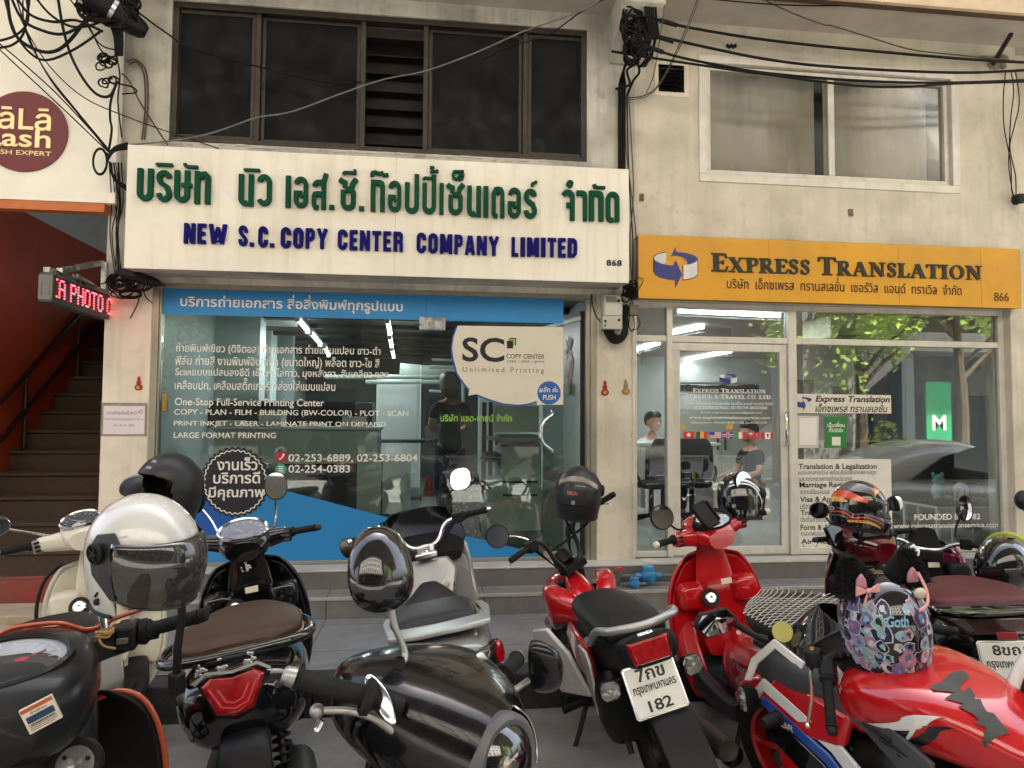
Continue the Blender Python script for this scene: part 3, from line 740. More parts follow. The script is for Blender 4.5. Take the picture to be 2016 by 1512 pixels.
for px in (1514,1770,1931): x = at(px,540,YO).x; g.box(x-.0015,x+.0015,YO-.001,YO,2.791,3.347)
g.build('panel_joint',mat('orange_joint',hexc('a86f22'),.6),osign)
g = MB(); serif_line(g,'^EXPRESS ^TRANSLATION',1400,1934,534,552,YO,36,.012,wt=1.12); g.build('english_lettering',INK,osign)
g = MB(); text_px(g,'บริษัท  เอ็กซเพรส  ทรานสเลชั่น  เซอร์วิส  แอนด์  ทราเวิล  จำกัด',1431,1893,555,567,YO-.002,27,bold=.004,ext=.01)
g.build('thai_lettering',mat('sign_brown_ink',hexc('3a1710'),.5),osign)
g = MB(); text_px(g,'866',1957,1986,584,585,YO-.002,17,ext=.01,bold=.004); g.build('number_lettering',mat('sign_olive_ink',hexc('4a3a14'),.5),osign)
NAVY = mat('emblem_navy',hexc('353a7c'),.45); EMB_W = mat('emblem_silver',hexc('d8d4d2'),.45,var=.1)
def emblem(name,parent,x0,x1,y0,y1,Y,outline=True):
    """two ribbon arrows chasing each other round an oval ring, fitted to a pixel box"""
    A, B = at(x0,y1,Y), at(x1,y0,Y)
    sx, sz = (B.x-A.x)/100, (B.z-A.z)/100
    T = Mx(((sx,0,0,A.x),(0,0,-1,Y),(0,sz,0,A.z),(0,0,0,1)))
    def poly(mb,pts,dz): mb.add([T @ V((p[0],p[1],dz)) for p in pts],[tuple(range(len(pts)))])
    top = [(x,72-y) for x,y in arc(50,0,49,14,180,360,14)]
    front = arc(50,72,49,18,182,262,8)
    nv, wh, bk = MB(), MB(), MB()
    poly(wh,arc(50,72,49,15,180,115,8)+[(28,58)]+arc(50,56,26,12,150,180,3)+[(2,66)],.0030)
    poly(nv,front+[(50,68),(64,34),(48,0),(48,20)]+arc(50,38,49,18,262,182,8),.0034)
    poly(nv,[(39,76),(50,100),(50,88)]+arc(50,72,49,15,85,0,10)+[(99,58),(76,58)]+arc(50,62,26,16,0,100,8),.0032)
    poly(wh,[(66,20),(66,56)]+arc(50,72,49,17,290,358,7)+[(99,40)]+arc(50,38,49,18,356,290,7),.0036)
    o = nv.build(name,NAVY,parent); wh.build('emblem_ribbon',EMB_W,o)
    if outline:
        for i, L_ in enumerate(([(66,20),(66,56)],[(99,72),(99,40)],[(1,72),(1,38)],[(66,20)]+arc(50,38,49,18,290,356,7),arc(50,72,49,15,180,115,8))): stroke(bk,L_,1.6,T,.004+.0003*i)
        bk.build('emblem_outline',INK,o)
    return o
emblem('emblem',osign,1286,1374,487,567,YO-.001)

# ================================================================ lash studio panel on the left
g = MB(); g.box(-6.2,at(240,250,-.06).x,-.14,-.06,3.43,6.2)
lp = g.build('shop_sign',mat('cream_sign_panel',hexc('f6efdf'),.5,var=.03,dirt=(.5,.42,.3),dirtamt=.12),None,bevel=.004)
tag(lp,'cream wall panel with a round maroon lash studio logo above the staircase','sign')
g = MB(); g.box(-6.2,at(213,415,-.06).x,-.13,-.04,3.36,3.428); g.build('orange_trim',ORANGE_T,lp)
c = at(48,259,-.15); rr_ = at(134,259,-.15).x-c.x
g = MB(); g.prism(rings(64,rr_),(c.x,-.148,c.z),(1,0,0),(0,0,1),.012); ld = g.build('logo_disc',mat('maroon_disc',hexc('70262a'),.4,var=.05),lp)
GOLD = mat('pale_gold_letter',hexc('e8d9a0'),.35,.3)
g = MB()
text_px(g,'LāLā',-36,101,233,233,-.156,44,bold=.012,ext=.01); text_px(g,'Lash',-30,100,271,271,-.156,36,bold=.014,ext=.01); text_px(g,'EYELASH EXPERT',-56,101,299,300,-.156,9,bold=.005,ext=.01)
g.build('gold_lettering',GOLD,ld)

# ================================================================ lettering on the copy shop's glass
YG = .040
def film(name,pts,m,parent,Y=YG,th=.0015):
    """vinyl cut to a pixel outline, stuck on the pane"""
    mb = MB(); q = [at(x,y,Y) for x,y in pts]; n = len(q)
    mb.add([(p.x,Y,p.z) for p in q]+[(p.x,Y+th,p.z) for p in q],[tuple(range(n)),tuple(range(2*n-1,n-1,-1))]+[(i,(i+1) % n,(i+1) % n+n,i+n) for i in range(n)])
    return mb.build(name,m,parent)
xl = -2.148; xr = dxr
g = MB(); zt, zb = 2.79, 2.578; g.box(xl,xr-.002,.041,.0435,zb,zt); band = g.build('vinyl_band',BLUE_V,None)
tag(band,'blue vinyl band with white Thai slogan across the top of the copy shop glass','vinyl sign')
g = MB(); g.box(at(840,600,.04).x-.002,at(840,600,.04).x+.002,.0402,.041,zb,zt); g.build('band_seam',mat('blue_seam',hexc('1f5f8e'),.4),band)
g = MB(); text_px(g,'บริการถ่ายเอกสาร สื่อสิ่งพิมพ์ทุกรูปแบบ',355,793,594,601,YG-.001,34,bold=.016,ext=.002); g.build('lettering',WHITE_V,band)
WV = MB()
for s, xa, xb, ya, yb, h in [
    ('ถ่ายพิมพ์เขียว (ดิจิตอล) ถ่ายเอกสาร ถ่ายแบบแปลน ขาว-ดำ',346,749,687,691,22),('ฟิล์ม ถ่ายสี งานพิมพ์อิงค์เจ็ท (ขนาดใหญ่) พล็อต ขาว-ไข สี',345,747,710,717,24),
    ('Scanแบบแปลนลงซีดี เข้าเล่มไสกาว, มุงหลังคา, สันเกลียว ฯลฯ',345,764,733,738,22),('เคลือบปก, เคลือบสติ๊กเกอร์ กล่องใส่แบบแปลน',344,660,755,760,26),
    ('One-Stop Full-Service Printing Center',344,638,792,796,19),('COPY - PLAN - FILM - BUILDING (BW-COLOR) - PLOT - SCAN',343,804,812,816,14),
    ('PRINT INKJET - LASER - LAMINATE PRINT ON DEMAND',342,760,834,837,12),('LARGE FORMAT PRINTING',342,543,856,858,11),
    ('02-253-6889, 02-253-6804',568,822,901,904,17),('02-254-0383',568,689,923,923,15)]:
    text_px(WV,s,xa,xb,ya,yb,YG,h,bold=.008,ext=.002)
wv = WV.build('window_lettering',WHITE_V,None); tag(wv,'white Thai and English service list with phone numbers lettered on the copy shop window','lettering')
def disc_px(name,cx_,cy_,r,m,parent,Y,n=40):
    return film(name,[(cx_+r*math.cos(2*PI*i/n),cy_+r*math.sin(2*PI*i/n)) for i in range(n)],m,parent,Y)
RED_V = mat('red_vinyl',hexc('b8202c'),.4); TEAL_V = mat('teal_vinyl',hexc('4b9a86'),.4)
ph = disc_px('phone_sticker',554,899,10.5,RED_V,None,YG); tag(ph,'small round red sticker with a white telephone receiver','sticker')
g = MB(); 
def px_stroke(mb,pts,t,Y,dep=.001):
    """vinyl line through pixel points, t pixels wide"""
    q = [at(x,y,Y) for x,y in pts]; u = (at(pts[0][0]+1,pts[0][1],Y)-q[0]).x
    T = Mx(((1,0,0,0),(0,0,-1,Y),(0,1,0,0),(0,0,0,1)))
    stroke(mb,[(p.x,p.z) for p in q],t*u,T,dep)
px_stroke(g,[(549,903),(552,904),(556,900),(559,895),(557,893)],3,YG-.0006); g.build('receiver_mark',WHITE_V,ph)
fx = disc_px('fax_sticker',553,924,11,TEAL_V,None,YG); tag(fx,'small round teal sticker with a white document sheet','sticker')
g = MB()
for k in range(4): px_stroke(g,[(548,919+k*3.4),(558,919+k*3.4)],2.0,YG-.0006)
g.build('document_mark',WHITE_V,fx)
# toothed black badge
BC = (463,949)
def wave(r,amp,n=34,m=204): return [(BC[0]+(r+amp*math.cos(n*2*PI*i/m))*math.cos(2*PI*i/m)*.98,BC[1]+(r+amp*math.cos(n*2*PI*i/m))*math.sin(2*PI*i/m)) for i in range(m)]
bd = film('badge_sticker',wave(68,2.4),mat('badge_black',hexc('24222a'),.45),None,YG-.004); tag(bd,'round black toothed badge sticker with three lines of white Thai words','sticker')
g = MB(); px_stroke(g,wave(62,1.6)+[wave(62,1.6)[0]],1.8,YG-.0046); g.build('badge_border',WHITE_V,bd)
g = MB(); text_px(g,'งานเร็ว',427,507,912,914,YG-.0048,26,bold=.02,ext=.001); text_px(g,'บริการดี',420,512,938,942,YG-.0048,24,bold=.02,ext=.001); text_px(g,'มีคุณภาพ',411,520,970,973,YG-.0048,28,bold=.02,ext=.001)
g.build('lettering',WHITE_V,bd)
bl = film('vinyl_film',[(302,1000),(380,985),(455,945),(520,955),(830,1036),(905,1052),(1073,1093),(1070,1103),(302,1108)],BLUE_V,None,YG+.001); tag(bl,'large sky blue vinyl wedge sloping down along the bottom of the copy shop glass','vinyl sign')
bl2 = film('vinyl_film',[(302,1000),(385,970),(440,940),(462,1020),(430,1080),(302,1108)],BLUE_D,None,YG-.001); tag(bl2,'deep blue vinyl patch on the window glass behind the badge sticker','vinyl sign')
# speech bubble on the door
bub = [(901,641),(1109,644),(1109,797)]+[(1056,789),(1040,795),(1020,797),(990,794),(962,785),(937,776),(922,779),(924,766)]+[(912,752),(900,733),(892,705),(890,685),(893,662)]
bb = film('speech_bubble_sticker',bub,CREAM_V,None,YG-.001); tag(bb,'large cream speech bubble sticker with the SC logo on the glass door','sticker')
g = MB(); px_stroke(g,[(899,643),(892,662),(888.5,685),(891,706),(899,735),(911,754),(922.5,768)],3.2,YG-.0014); px_stroke(g,[(938,777.5),(962,787),(990,795.5),(1020,798.5),(1040,796),(1056,791)],3.2,YG-.0014); g.build('bubble_outline',mat('bubble_blue',hexc('2d55a0'),.4),bb)
g = MB(); text_px(g,'SC',910,993,688,689,YG-.0018,48,bold=.02,ext=.001); text_px(g,'COPY CENTER',997,1072,701.5,702,YG-.0018,9,bold=.008,ext=.001); text_px(g,'copy - plot - print',998,1072,711.5,712,YG-.0018,7,bold=.008,ext=.001,space=1.15)
lt = g.build('lettering',BLACK_V,bb)
g = MB(); px_stroke(g,[(998,678.5),(1010,678.5)],15,YG-.0032); px_stroke(g,[(1003,666.5),(1015.2,666.5),(1015.2,680)],2,YG-.0026); g.build('logo_squares',BLACK_V,bb)
g = MB(); px_stroke(g,[(1001,674),(1012.5,674)],14,YG-.0022); g.build('logo_square',mat('logo_green',hexc('8fb03a'),.4),bb)
g = MB(); text_px(g,'Unlimited Printing',911,1071,728,731,YG-.0018,13,bold=.002,ext=.001,space=1.45); g.build('slogan_lettering',mat('olive_ink',hexc('6a6848'),.5),bb)
pq = film('push_sticker',[(1057,752),(1105,752),(1105,797),(1057,797)],CREAM_V,None,YG-.0035); tag(pq,'square cream sticker with a blue PUSH disc beside the door handle','sticker')
pdisc = disc_px('push_disc',1081,773.5,23,mat('push_blue',hexc('2f62ad'),.4),pq,YG-.0042)
g = MB(); text_px(g,'ผลัก ค่ะ',1062,1099,766,767,YG-.0050,12,bold=.012,ext=.001); text_px(g,'PUSH',1069,1094,782,782.5,YG-.0050,10,bold=.014,ext=.001); g.build('lettering',WHITE_V,pdisc)
g = MB(); text_px(g,'บริษัท แซด-ซายน์ จำกัด',867,1008,822,823,YG-.0008,15,bold=.016,ext=.001); zl = g.build('window_lettering',mat('lime_vinyl',hexc('8fc24a'),.4),None); tag(zl,'lime green Thai company name on the glass door in front of the woman','lettering')

# ================================================================ stickers on the office front
YP = Y2-.008
film_p = lambda n, a, m, par=None, Y=YP: film(n,[(a[0],a[1]),(a[2],a[3]),(a[4],a[5]),(a[6],a[7])],m,par,Y)
lab = film_p('name_strip',(1566,775,1754,778,1755,814,1566,813),CREAM_V); tag(lab,'long cream name strip with bold italic Express Translation and a ribbon emblem','sticker')
g = MB(); text_px(g,'Express Translation',1605,1752,787,788,YP-.001,16,bold=.028,shear=.25,ext=.001); text_px(g,'เอ็กซเพรส ทรานสเลชั่น',1605,1747,801,802,YP-.001,20,bold=.016,shear=.2,ext=.001); g.build('lettering',BLACK_V,lab)
emblem('emblem',lab,1565,1598,778,809,YP-.0006,False)
card = film_p('payment_card',(1569,818,1612,819,1611,882,1569,882),mat('cream_card',hexc('c9c5b4'),.6)); tag(card,'plain cream card holder taped to the window beside the green poster','card')
film_p('card_sheet',(1574,823,1608,823,1608,876,1574,876),WHITE_V,card,YP-.001)
gp = film_p('poster',(1624,820,1667,821,1667,882,1624,882),mat('green_poster',hexc('2f7d3a'),.5,var=.06)); tag(gp,'small green poster with white Thai words on the office window','poster')
g = MB(); text_px(g,'เป็นเพื่อน',1629,1663,835,836,YP-.0016,11,bold=.02,ext=.001); text_px(g,'กันเถอะ',1632,1660,846,846,YP-.0016,10,bold=.02,ext=.001); g.build('lettering',WHITE_V,gp)
film_p('poster_square',(1638,860,1655,860,1655,877,1638,877),WHITE_V,gp,YP-.001)
pw = film_p('service_poster',(1566,904,1754,904,1758,1086,1568,1090),mat('poster_white',hexc('e2ddd2'),.55,var=.03)); tag(pw,'big white poster listing translation and visa services at the bottom of the window','poster')
g = MB()
for s, xa, xb, y, h in [('Translation & Legalization',1572,1726,920,14),('Marriage Registration',1574,1704,956,14),('Visa & Application',1575,1686,984.5,14),('Travel Insurance',1576,1668,1009,10),('Form & Application',1576,1684,1039.5,14),('Air Ticket & Reservation',1577,1751,1065,10)]:
    text_px(g,s,xa,xb,y,y-.5,YP-.001,h,bold=.022,ext=.001)
for s, xa, xb, y, h in [('แปลเอกสารด่วน พร้อมรับรองจากสถานทูต',1572,1725,931,12),('และกระทรวงการต่างประเทศ',1573,1677,942,11),('จดทะเบียนสมรส',1575,1633,968,10),('บริการทำวีซ่าและประกัน',1575,1668,996,12),('ประกันการเดินทาง',1576,1640,1022,11),('กรอกฟอร์มต่างๆ',1577,1640,1051,12),('ตั๋วเครื่องบิน',1577,1640,1078,13)]:
    text_px(g,s,xa,xb,y,y-.5,YP-.001,h,bold=.004,ext=.001)
g.build('lettering',mat('poster_ink',hexc('2b2926'),.55),pw)
g = MB(); text_px(g,'FOUNDED IN 1982',1800,1930,1018,1017,YP,12,bold=.026,ext=.001); text_px(g,'www.expresstranslationservice.com',1759,1965,1036,1035,YP,13,bold=.012,ext=.001)
ol = g.build('window_lettering',WHITE_V,None); tag(ol,'white founding year and web address lettered low on the office window','lettering')
g = MB(); serif_line(g,'^EXPRESS ^TRANSLATION',1364,1508,772,775,YP,8.5,.0008,.85,1.0); serif_line(g,'^SERVICE & ^TRAVEL CO. LTD.',1351,1520,784,786,YP,8.5,.0008,.9,1.0)
text_px(g,'บริษัท เอ็กซเพรส ทรานสเลชั่น เซอร์วิส แอนด์ ทราเวิล จำกัด',1350,1522,792,794,YP,8,ext=.001); text_px(g,'Tel 02-2555420-22, Mobile : 081-9051949, 084-0743848',1364,1510,802,804,YP,7,ext=.001)
text_px(g,'E-mail: express.translation@gmail.com',1380,1500,812,813,YP,6,ext=.001); text_px(g,'www.expresstranslationservice.com',1357,1516,822,824,YP,8,bold=.008,ext=.001); text_px(g,'Opening hours : Mon-Fri 08.30-17.00, Sat 09.00-12.00',1360,1510,832,833,YP,6,ext=.001)
dl = g.build('door_lettering',WHITE_V,None); tag(dl,'white company name and opening hours lettered on the office door','lettering')
de = emblem('emblem_sticker',None,1416,1451,733,760,YP,False); tag(de,'small blue and white ribbon emblem sticker on the office door','sticker')
FR, FB, FW, FY, FG, FK = (mat('flag_'+n,hexc(h),.5) for n,h in (('red','c8363a'),('blue','3f4f96'),('white','ece6da'),('yellow','e0b040'),('green','4f8f4a'),('black','4a463c')))
def fl(name,x,label,bands):
    """bands: (x0, y0, x1, y1, material) on a 22 x 13 pixel flag, painted in order"""
    y = 849.5+(x-1345)*.012
    o = film(name,[(x,y),(x+22,y),(x+22,y+13),(x,y+13)],bands[0],None,YP)
    tag(o,label,'flag sticker','flag stickers across the office door')
    for k, (a,b,c_,d,m) in enumerate(bands[1:]): film('flag_field',[(x+a,y+b),(x+c_,y+b),(x+c_,y+d),(x+a,y+d)],m,o,YP-.0006*(k+1))
fl('flag_sticker',1345,'red flag sticker with a white cross',[FR,(9,2.5,13,10.5,FW),(7,4.7,15,8.3,FW)])
fl('flag_sticker',1371,'black yellow and red upright striped flag sticker',[FR,(0,0,7.3,13,FK),(7.3,0,14.7,13,FY)])
fl('flag_sticker',1397,'red and white striped flag sticker with a blue corner',[FR]+[(0,1+2*i,22,2+2*i,FW) for i in range(6)]+[(0,0,10,7,FB)])
uk = [FB,(0,4.2,22,8.8,FW),(8.5,0,13.5,13,FW),(0,5.3,22,7.7,FR),(9.8,0,12.2,13,FR)]
fl('flag_sticker',1422,'blue flag sticker with red and white crosses',uk)
fl('flag_sticker',1447,'green white and red upright striped flag sticker',[FW,(0,0,7.3,13,FG),(14.7,0,22,13,FR)])
fl('flag_sticker',1474,'red flag sticker with a small corner cross',[FR,(0,2,9,3.6,FW),(3.5,0,5.2,6,FW),(15,4,17,6,FW),(17,8,18.5,9.5,FW)])
fl('flag_sticker',1500,'red and white flag sticker with a leaf in the middle',[FR,(6,0,17,13,FW),(9.5,3,13.5,8,FR),(11,8,12,10.5,FR)])
for x, lb in ((1335,'orange sticker at the left edge of the office door'),(1430,'orange sticker above the flags on the office door')):
    o = film('price_sticker',[(x,836),(x+13,836),(x+13,845),(x,845)],mat('orange_sticker',hexc('d59a35'),.5),None,YP); tag(o,lb,'sticker')
# LED box
BOXG = mat('led_box_grey',hexc('5b5955'),.45,.4,var=.2,scale=10,dirt=(.05,.05,.045),dirtamt=.4)
g = MB(); g.box(-2.625,-2.535,-.90,-.02,2.515,2.715); led = g.build('led_sign',BOXG,None,bevel=.005); tag(led,'narrow black moving message box with red letters sticking out over the stairs','sign')
g = MB(); g.box(-2.533,-2.529,-.885,-.035,2.53,2.70); g.build('led_screen',mat('led_screen',hexc('3b3632'),.35),led)
LEDR = mat('red_led',(.8,.02,.03),.4,emit=(1,.05,.07),estr=2)
BM = {'A': ['01110','10001','10001','11111','10001','10001','10001'],'P': ['11110','10001','10001','11110','10000','10000','10000'],'H': ['10001','10001','10001','11111','10001','10001','10001'],
      'O': ['01110','10001','10001','10001','10001','10001','01110'],'T': ['11111','00100','00100','00100','00100','00100','00100'],'C': ['01110','10001','10000','10000','10000','10001','01110'],"'": ['1','0','0','0','0','0','1'],' ': ['00'] * 7}
g = MB(); col_ = 0
for ch in "'A PHOTO C":
    for r, row in enumerate(BM[ch]):
        for c_, bit in enumerate(row):
            if bit == '1':
                y = -.862+(col_+c_)*.0178; z = 2.678-r*.0195
                for dy in (0,.0075):
                    g.box(-2.529,-2.5265,y+dy-.003,y+dy+.003,z-.0045,z+.0045)
    col_ += len(BM[ch][0])+1
g.build('led_letters',LEDR,led)
g = MB(); g.box(-2.624,-2.536,-.908,-.901,2.53,2.70); g.box(-2.61,-2.60,-.912,-.908,2.56,2.66); g.box(-2.56,-2.55,-.912,-.908,2.56,2.66); g.build('end_cap',mat('led_cap',hexc('77746e'),.5,.3,var=.15),led,bevel=.004)
g = MB(); g.box(-2.60,-2.56,-.90,-.0,2.718,2.755); g.box(-2.60,-2.56,-.045,-.005,2.757,2.98)
g.prism([(0,0),(.85,.0),(.85,.04),(0,.04)],(-2.58,-.5,2.75),(-.14,.99,.0),(0,0,1),.035)
T = frameT((-2.58,-.72,2.745),(-.02,.66,.2),(0,-.2,1)); g.box(0,.72,-.0,.04,-.02,.02,T)
g.build('steel_bracket',STEEL,led,bevel=.002)
# ================================================================ people seen through the glass
SKIN = mat('skin',hexc('c39478'),.5,var=.05,spec=.4)
HAIR = mat('dark_hair',(.012,.009,.008),.45,var=.3,scale=60)
HAIR_B = mat('brown_hair',(.03,.016,.012),.42,var=.3,scale=60)
def skin(name,nodes,edges,mt,parent,root=0,sub=2):
    """one continuous body grown round a skeleton: nodes are (x, y, z, radius)"""
    me = bpy.data.meshes.new(name); b = bmesh.new(); ly = b.verts.layers.skin.verify()
    vs = [b.verts.new(n[:3]) for n in nodes]
    for i, n in enumerate(nodes):
        r = n[3]; vs[i][ly].radius = (r,n[4] if len(n) > 4 else r); vs[i][ly].use_root = (i == root)
    for a, c in edges: b.edges.new((vs[a],vs[c]))
    b.to_mesh(me); b.free(); me.materials.append(mt)
    o = bpy.data.objects.new(name,me); COL.objects.link(o); o.parent = parent
    m = o.modifiers.new('skin','SKIN'); m.use_smooth_shade = True; m.branch_smoothing = .4
    s = o.modifiers.new('sub','SUBSURF'); s.levels = sub; s.render_levels = sub
    return o
def chain(nodes,edges,start,pts):
    k = start
    for p in pts: nodes.append(p); edges.append((k,len(nodes)-1)); k = len(nodes)-1
    return k
def hand(nodes,edges,wrist,d,side,up,s=1.0):
    """palm and five fingers from the wrist node along d"""
    w = V(nodes[wrist][:3]); d = V(d).normalized(); sd = V(side).normalized(); u = V(up).normalized()
    p = w+d*.055*s; nodes.append((*p,.026*s)); edges.append((wrist,len(nodes)-1)); pk = len(nodes)-1
    for k, (off,ln) in enumerate(((-.026,.065),(-.009,.078),(.009,.074),(.026,.058))):
        a = p+d*.035*s+sd*off*s; bq = a+d*ln*.55*s-u*.012*s; c = bq+d*ln*.3*s-u*.03*s
        chain(nodes,edges,pk,[(*a,.0095*s),(*bq,.0085*s),(*c,.007*s)])
    t = w+d*.03*s-sd*.03*s; chain(nodes,edges,pk,[(*t,.011*s),(*(t+d*.03*s-sd*.018*s-u*.012*s),.009*s)])
def person(label,loc,rot,shirt,hair,hair_kind,pose,face=True,trousers=None,hold=None):
    """standing or seated figure facing local -y; z = 0 at the feet"""
    t = thing('person',label,'person',loc,(0,0,rot))
    seat = pose.get('seat',False)
    hz = .52 if seat else .92
    N = [(0,0,hz,.125,.10)]; E_ = []
    top = chain(N,E_,0,[(0,.0,hz+.16,.115,.09),(0,.005,hz+.34,.135,.10),(0,.0,hz+.45,.10,.075),(0,-.01,hz+.52,.048),(0,-.02,hz+.585,.045)])
    sh = 3
    hc = V((0,-.03,hz+.68))
    for sgn, key in ((1,'L'),(-1,'R')):
        el, wr = pose[key]
        k = chain(N,E_,sh,[(sgn*.165,.0,hz+.43,.058),(*el,.042),(*wr,.028)])
        d = V(wr)-V(el); hand(N,E_,k,d,V((1*sgn,0,0)).cross(d).cross(d)*-1 if False else (0.2,1,.0),(0,0,1))
    for sgn in (1,-1):
        if seat: chain(N,E_,0,[(sgn*.10,-.05,hz-.03,.085),(sgn*.13,-.44,hz-.02,.06),(sgn*.13,-.42,.08,.04),(sgn*.13,-.56,.04,.035)])
        else: chain(N,E_,0,[(sgn*.10,0,hz-.08,.088),(sgn*.11,-.01,hz-.45,.06),(sgn*.11,.02,.09,.042),(sgn*.11,-.13,.04,.035)])
    skin('body',N,E_,SKIN,t)
    # head with face
    g = MB()
    g.ribs([(-.098,hc.x,hc.z-.02,.02,.03,.03,2),(-.088,hc.x,hc.z-.015,.055,.07,.075,2.2),(-.05,hc.x,hc.z,.074,.10,.115,2.2),(0,hc.x,hc.z+.01,.079,.115,.11,2.1),(.05,hc.x,hc.z+.02,.075,.105,.09,2),(.09,hc.x,hc.z+.03,.05,.07,.06,2),(.104,hc.x,hc.z+.03,.015,.02,.02,2)],20,3,Mx.Translation((0,hc.y,0)))
    g.ribs([(-.128,hc.x,hc.z-.03,.008,.006,.008,2),(-.115,hc.x,hc.z-.025,.014,.012,.012,2),(-.09,hc.x,hc.z-.005,.011,.03,.018,2)],10,2,Mx.Translation((0,hc.y,0)))
    for s in (-1,1): g.ell((s*.08,hc.y+.005,hc.z-.01),(.012,.022,.034),n=8,m=6)
    hd = g.build('head',SKIN,t,sharp=60)
    g = MB()
    for s in (-1,1): g.ell((s*.032,hc.y-.086,hc.z+.012),(.013,.008,.007),n=8,m=6); g.box(s*.032-.018,s*.032+.018,hc.y-.095,hc.y-.088,hc.z+.034,hc.z+.039)
    g.build('eyes',HAIR,hd)
    g = MB(); g.ell((0,hc.y-.088,hc.z-.066),(.024,.008,.006),n=10,m=6); g.build('mouth',mat('lips',hexc('9a5a50'),.5),hd)
    g = MB()
    if hair_kind == 'bob':
        g.ribs([(-.125+.03,0,hc.z+.06,.05,.03,.03,2),(-.07,0,hc.z+.045,.095,.10,.09,2.2),(-.02,0,hc.z+.01,.112,.135,.16,2.4),(.05,0,hc.z-.0,.115,.14,.17,2.6),(.10,0,hc.z-.005,.10,.12,.16,2.6),(.13,0,hc.z-.01,.06,.08,.12,2.4),(.14,0,hc.z,.02,.03,.05,2)],22,3,Mx.Translation((0,hc.y,0)))
    else:
        g.ribs([(-.10,0,hc.z+.075,.04,.02,.012,2),(-.075,0,hc.z+.075,.075,.055,.02,2.2),(-.02,0,hc.z+.06,.088,.085,.05,2.2),(.05,0,hc.z+.045,.088,.095,.09,2.2),(.10,0,hc.z+.03,.066,.075,.085,2.2),(.12,0,hc.z+.03,.02,.02,.03,2)],20,3,Mx.Translation((0,hc.y,0)))
    g.build('hair',hair,t,sharp=60)
    if pose.get('glasses'):
        g = MB()
        for s in (-1,1): g.tube([(s*.032+.022*math.cos(a),hc.y-.104,hc.z+.01+.017*math.sin(a)) for a in [2*PI*i/12 for i in range(13)]],.0025,6,1); g.tube([(s*.054,hc.y-.104,hc.z+.014),(s*.08,hc.y+.0,hc.z+.012)],.002,6,1)
        g.tube([(-.01,hc.y-.105,hc.z+.012),(.01,hc.y-.105,hc.z+.012)],.002,6,1); g.build('glasses',BLACK_PL,t)
    # shirt: torso and short sleeves a little outside the body
    N2 = [(0,.0,hz-.12,.165,.135)]; E2 = []
    chain(N2,E2,0,[(0,0,hz+.02,.155,.125),(0,.0,hz+.16,.13,.105),(0,.005,hz+.33,.15,.112),(0,.0,hz+.45,.11,.082),(0,-.008,hz+.495,.058)])
    for sgn, key in ((1,'L'),(-1,'R')):
        el = V(pose[key][0]); s0 = V((sgn*.165,0,hz+.43)); mid = s0.lerp(el,.72); chain(N2,E2,4,[(*s0,.07),(*mid,.06)])
    skin('shirt',N2,E2,shirt,t)
    if trousers:
        N3 = [(0,0,hz,.145,.115)]; E3 = []
        for sgn in (1,-1):
            if seat: chain(N3,E3,0,[(sgn*.10,-.05,hz-.03,.098),(sgn*.13,-.44,hz-.02,.072),(sgn*.13,-.42,.12,.055)])
            else: chain(N3,E3,0,[(sgn*.10,0,hz-.10,.10),(sgn*.11,-.01,hz-.45,.075),(sgn*.11,.02,.12,.058)])
        skin('trousers',N3,E3,trousers,t)
    return t
TEE = mat('black_tee',(.012,.012,.013),.85,var=.2); JEAN = mat('navy_jeans',hexc('2a3350'),.85,var=.25,scale=20); SHIRT = mat('white_shirt',hexc('d5d8dc'),.8); DARKJ = mat('dark_jacket',(.014,.014,.016),.8)
pw_ = at(890,800,2.0)
person('woman with a brown bob in a black T-shirt holding paper, seen from behind',(pw_.x-.02,2.0,FZ),rad(200),TEE,HAIR_B,'bob',
       {'R': ((-.23,.0,1.12),(-.19,-.22,1.06)),'L': ((.23,.0,1.12),(.10,-.24,1.08))},trousers=JEAN)
g = MB(); T = frameT(at(858,850,2.25),(1,.2,.2),(0,-.5,.8)); g.box(-.13,.1,-.1,.1,-.001,.001,T); sh_ = g.build('paper_sheet',WHITE_V,None); tag(sh_,'white sheet of paper in the hand of the woman in the copy shop','paper')
pm = at(1283,825,2.6)
person('man in a white shirt and glasses sitting at a desk behind the left office pane',(pm.x+.03,2.7,FZ-.02),rad(20),SHIRT,HAIR,'short',{'seat': 1,'glasses': 1,'R': ((-.24,-.05,.72),(-.12,-.30,.70)),'L': ((.24,-.05,.72),(.12,-.30,.70))},trousers=JEAN)
pm = at(1470,890,2.3)
person('man in dark clothes with short hair sitting in profile behind the office door',(pm.x+.06,2.3,FZ-.14),rad(-82),DARKJ,HAIR,'short',{'seat': 1,'R': ((-.24,-.05,.72),(-.14,-.32,.66)),'L': ((.24,-.05,.72),(.14,-.32,.66))},trousers=DARKJ)
pm = at(497,790,4.0)
person('person with black hair sitting behind the dark partition of the copy shop',(pm.x,4.2,FZ+.02),rad(30),TEE,HAIR,'short',{'seat': 1,'R': ((-.24,-.05,.72),(-.14,-.3,.68)),'L': ((.24,-.05,.72),(.14,-.3,.68))},trousers=JEAN)

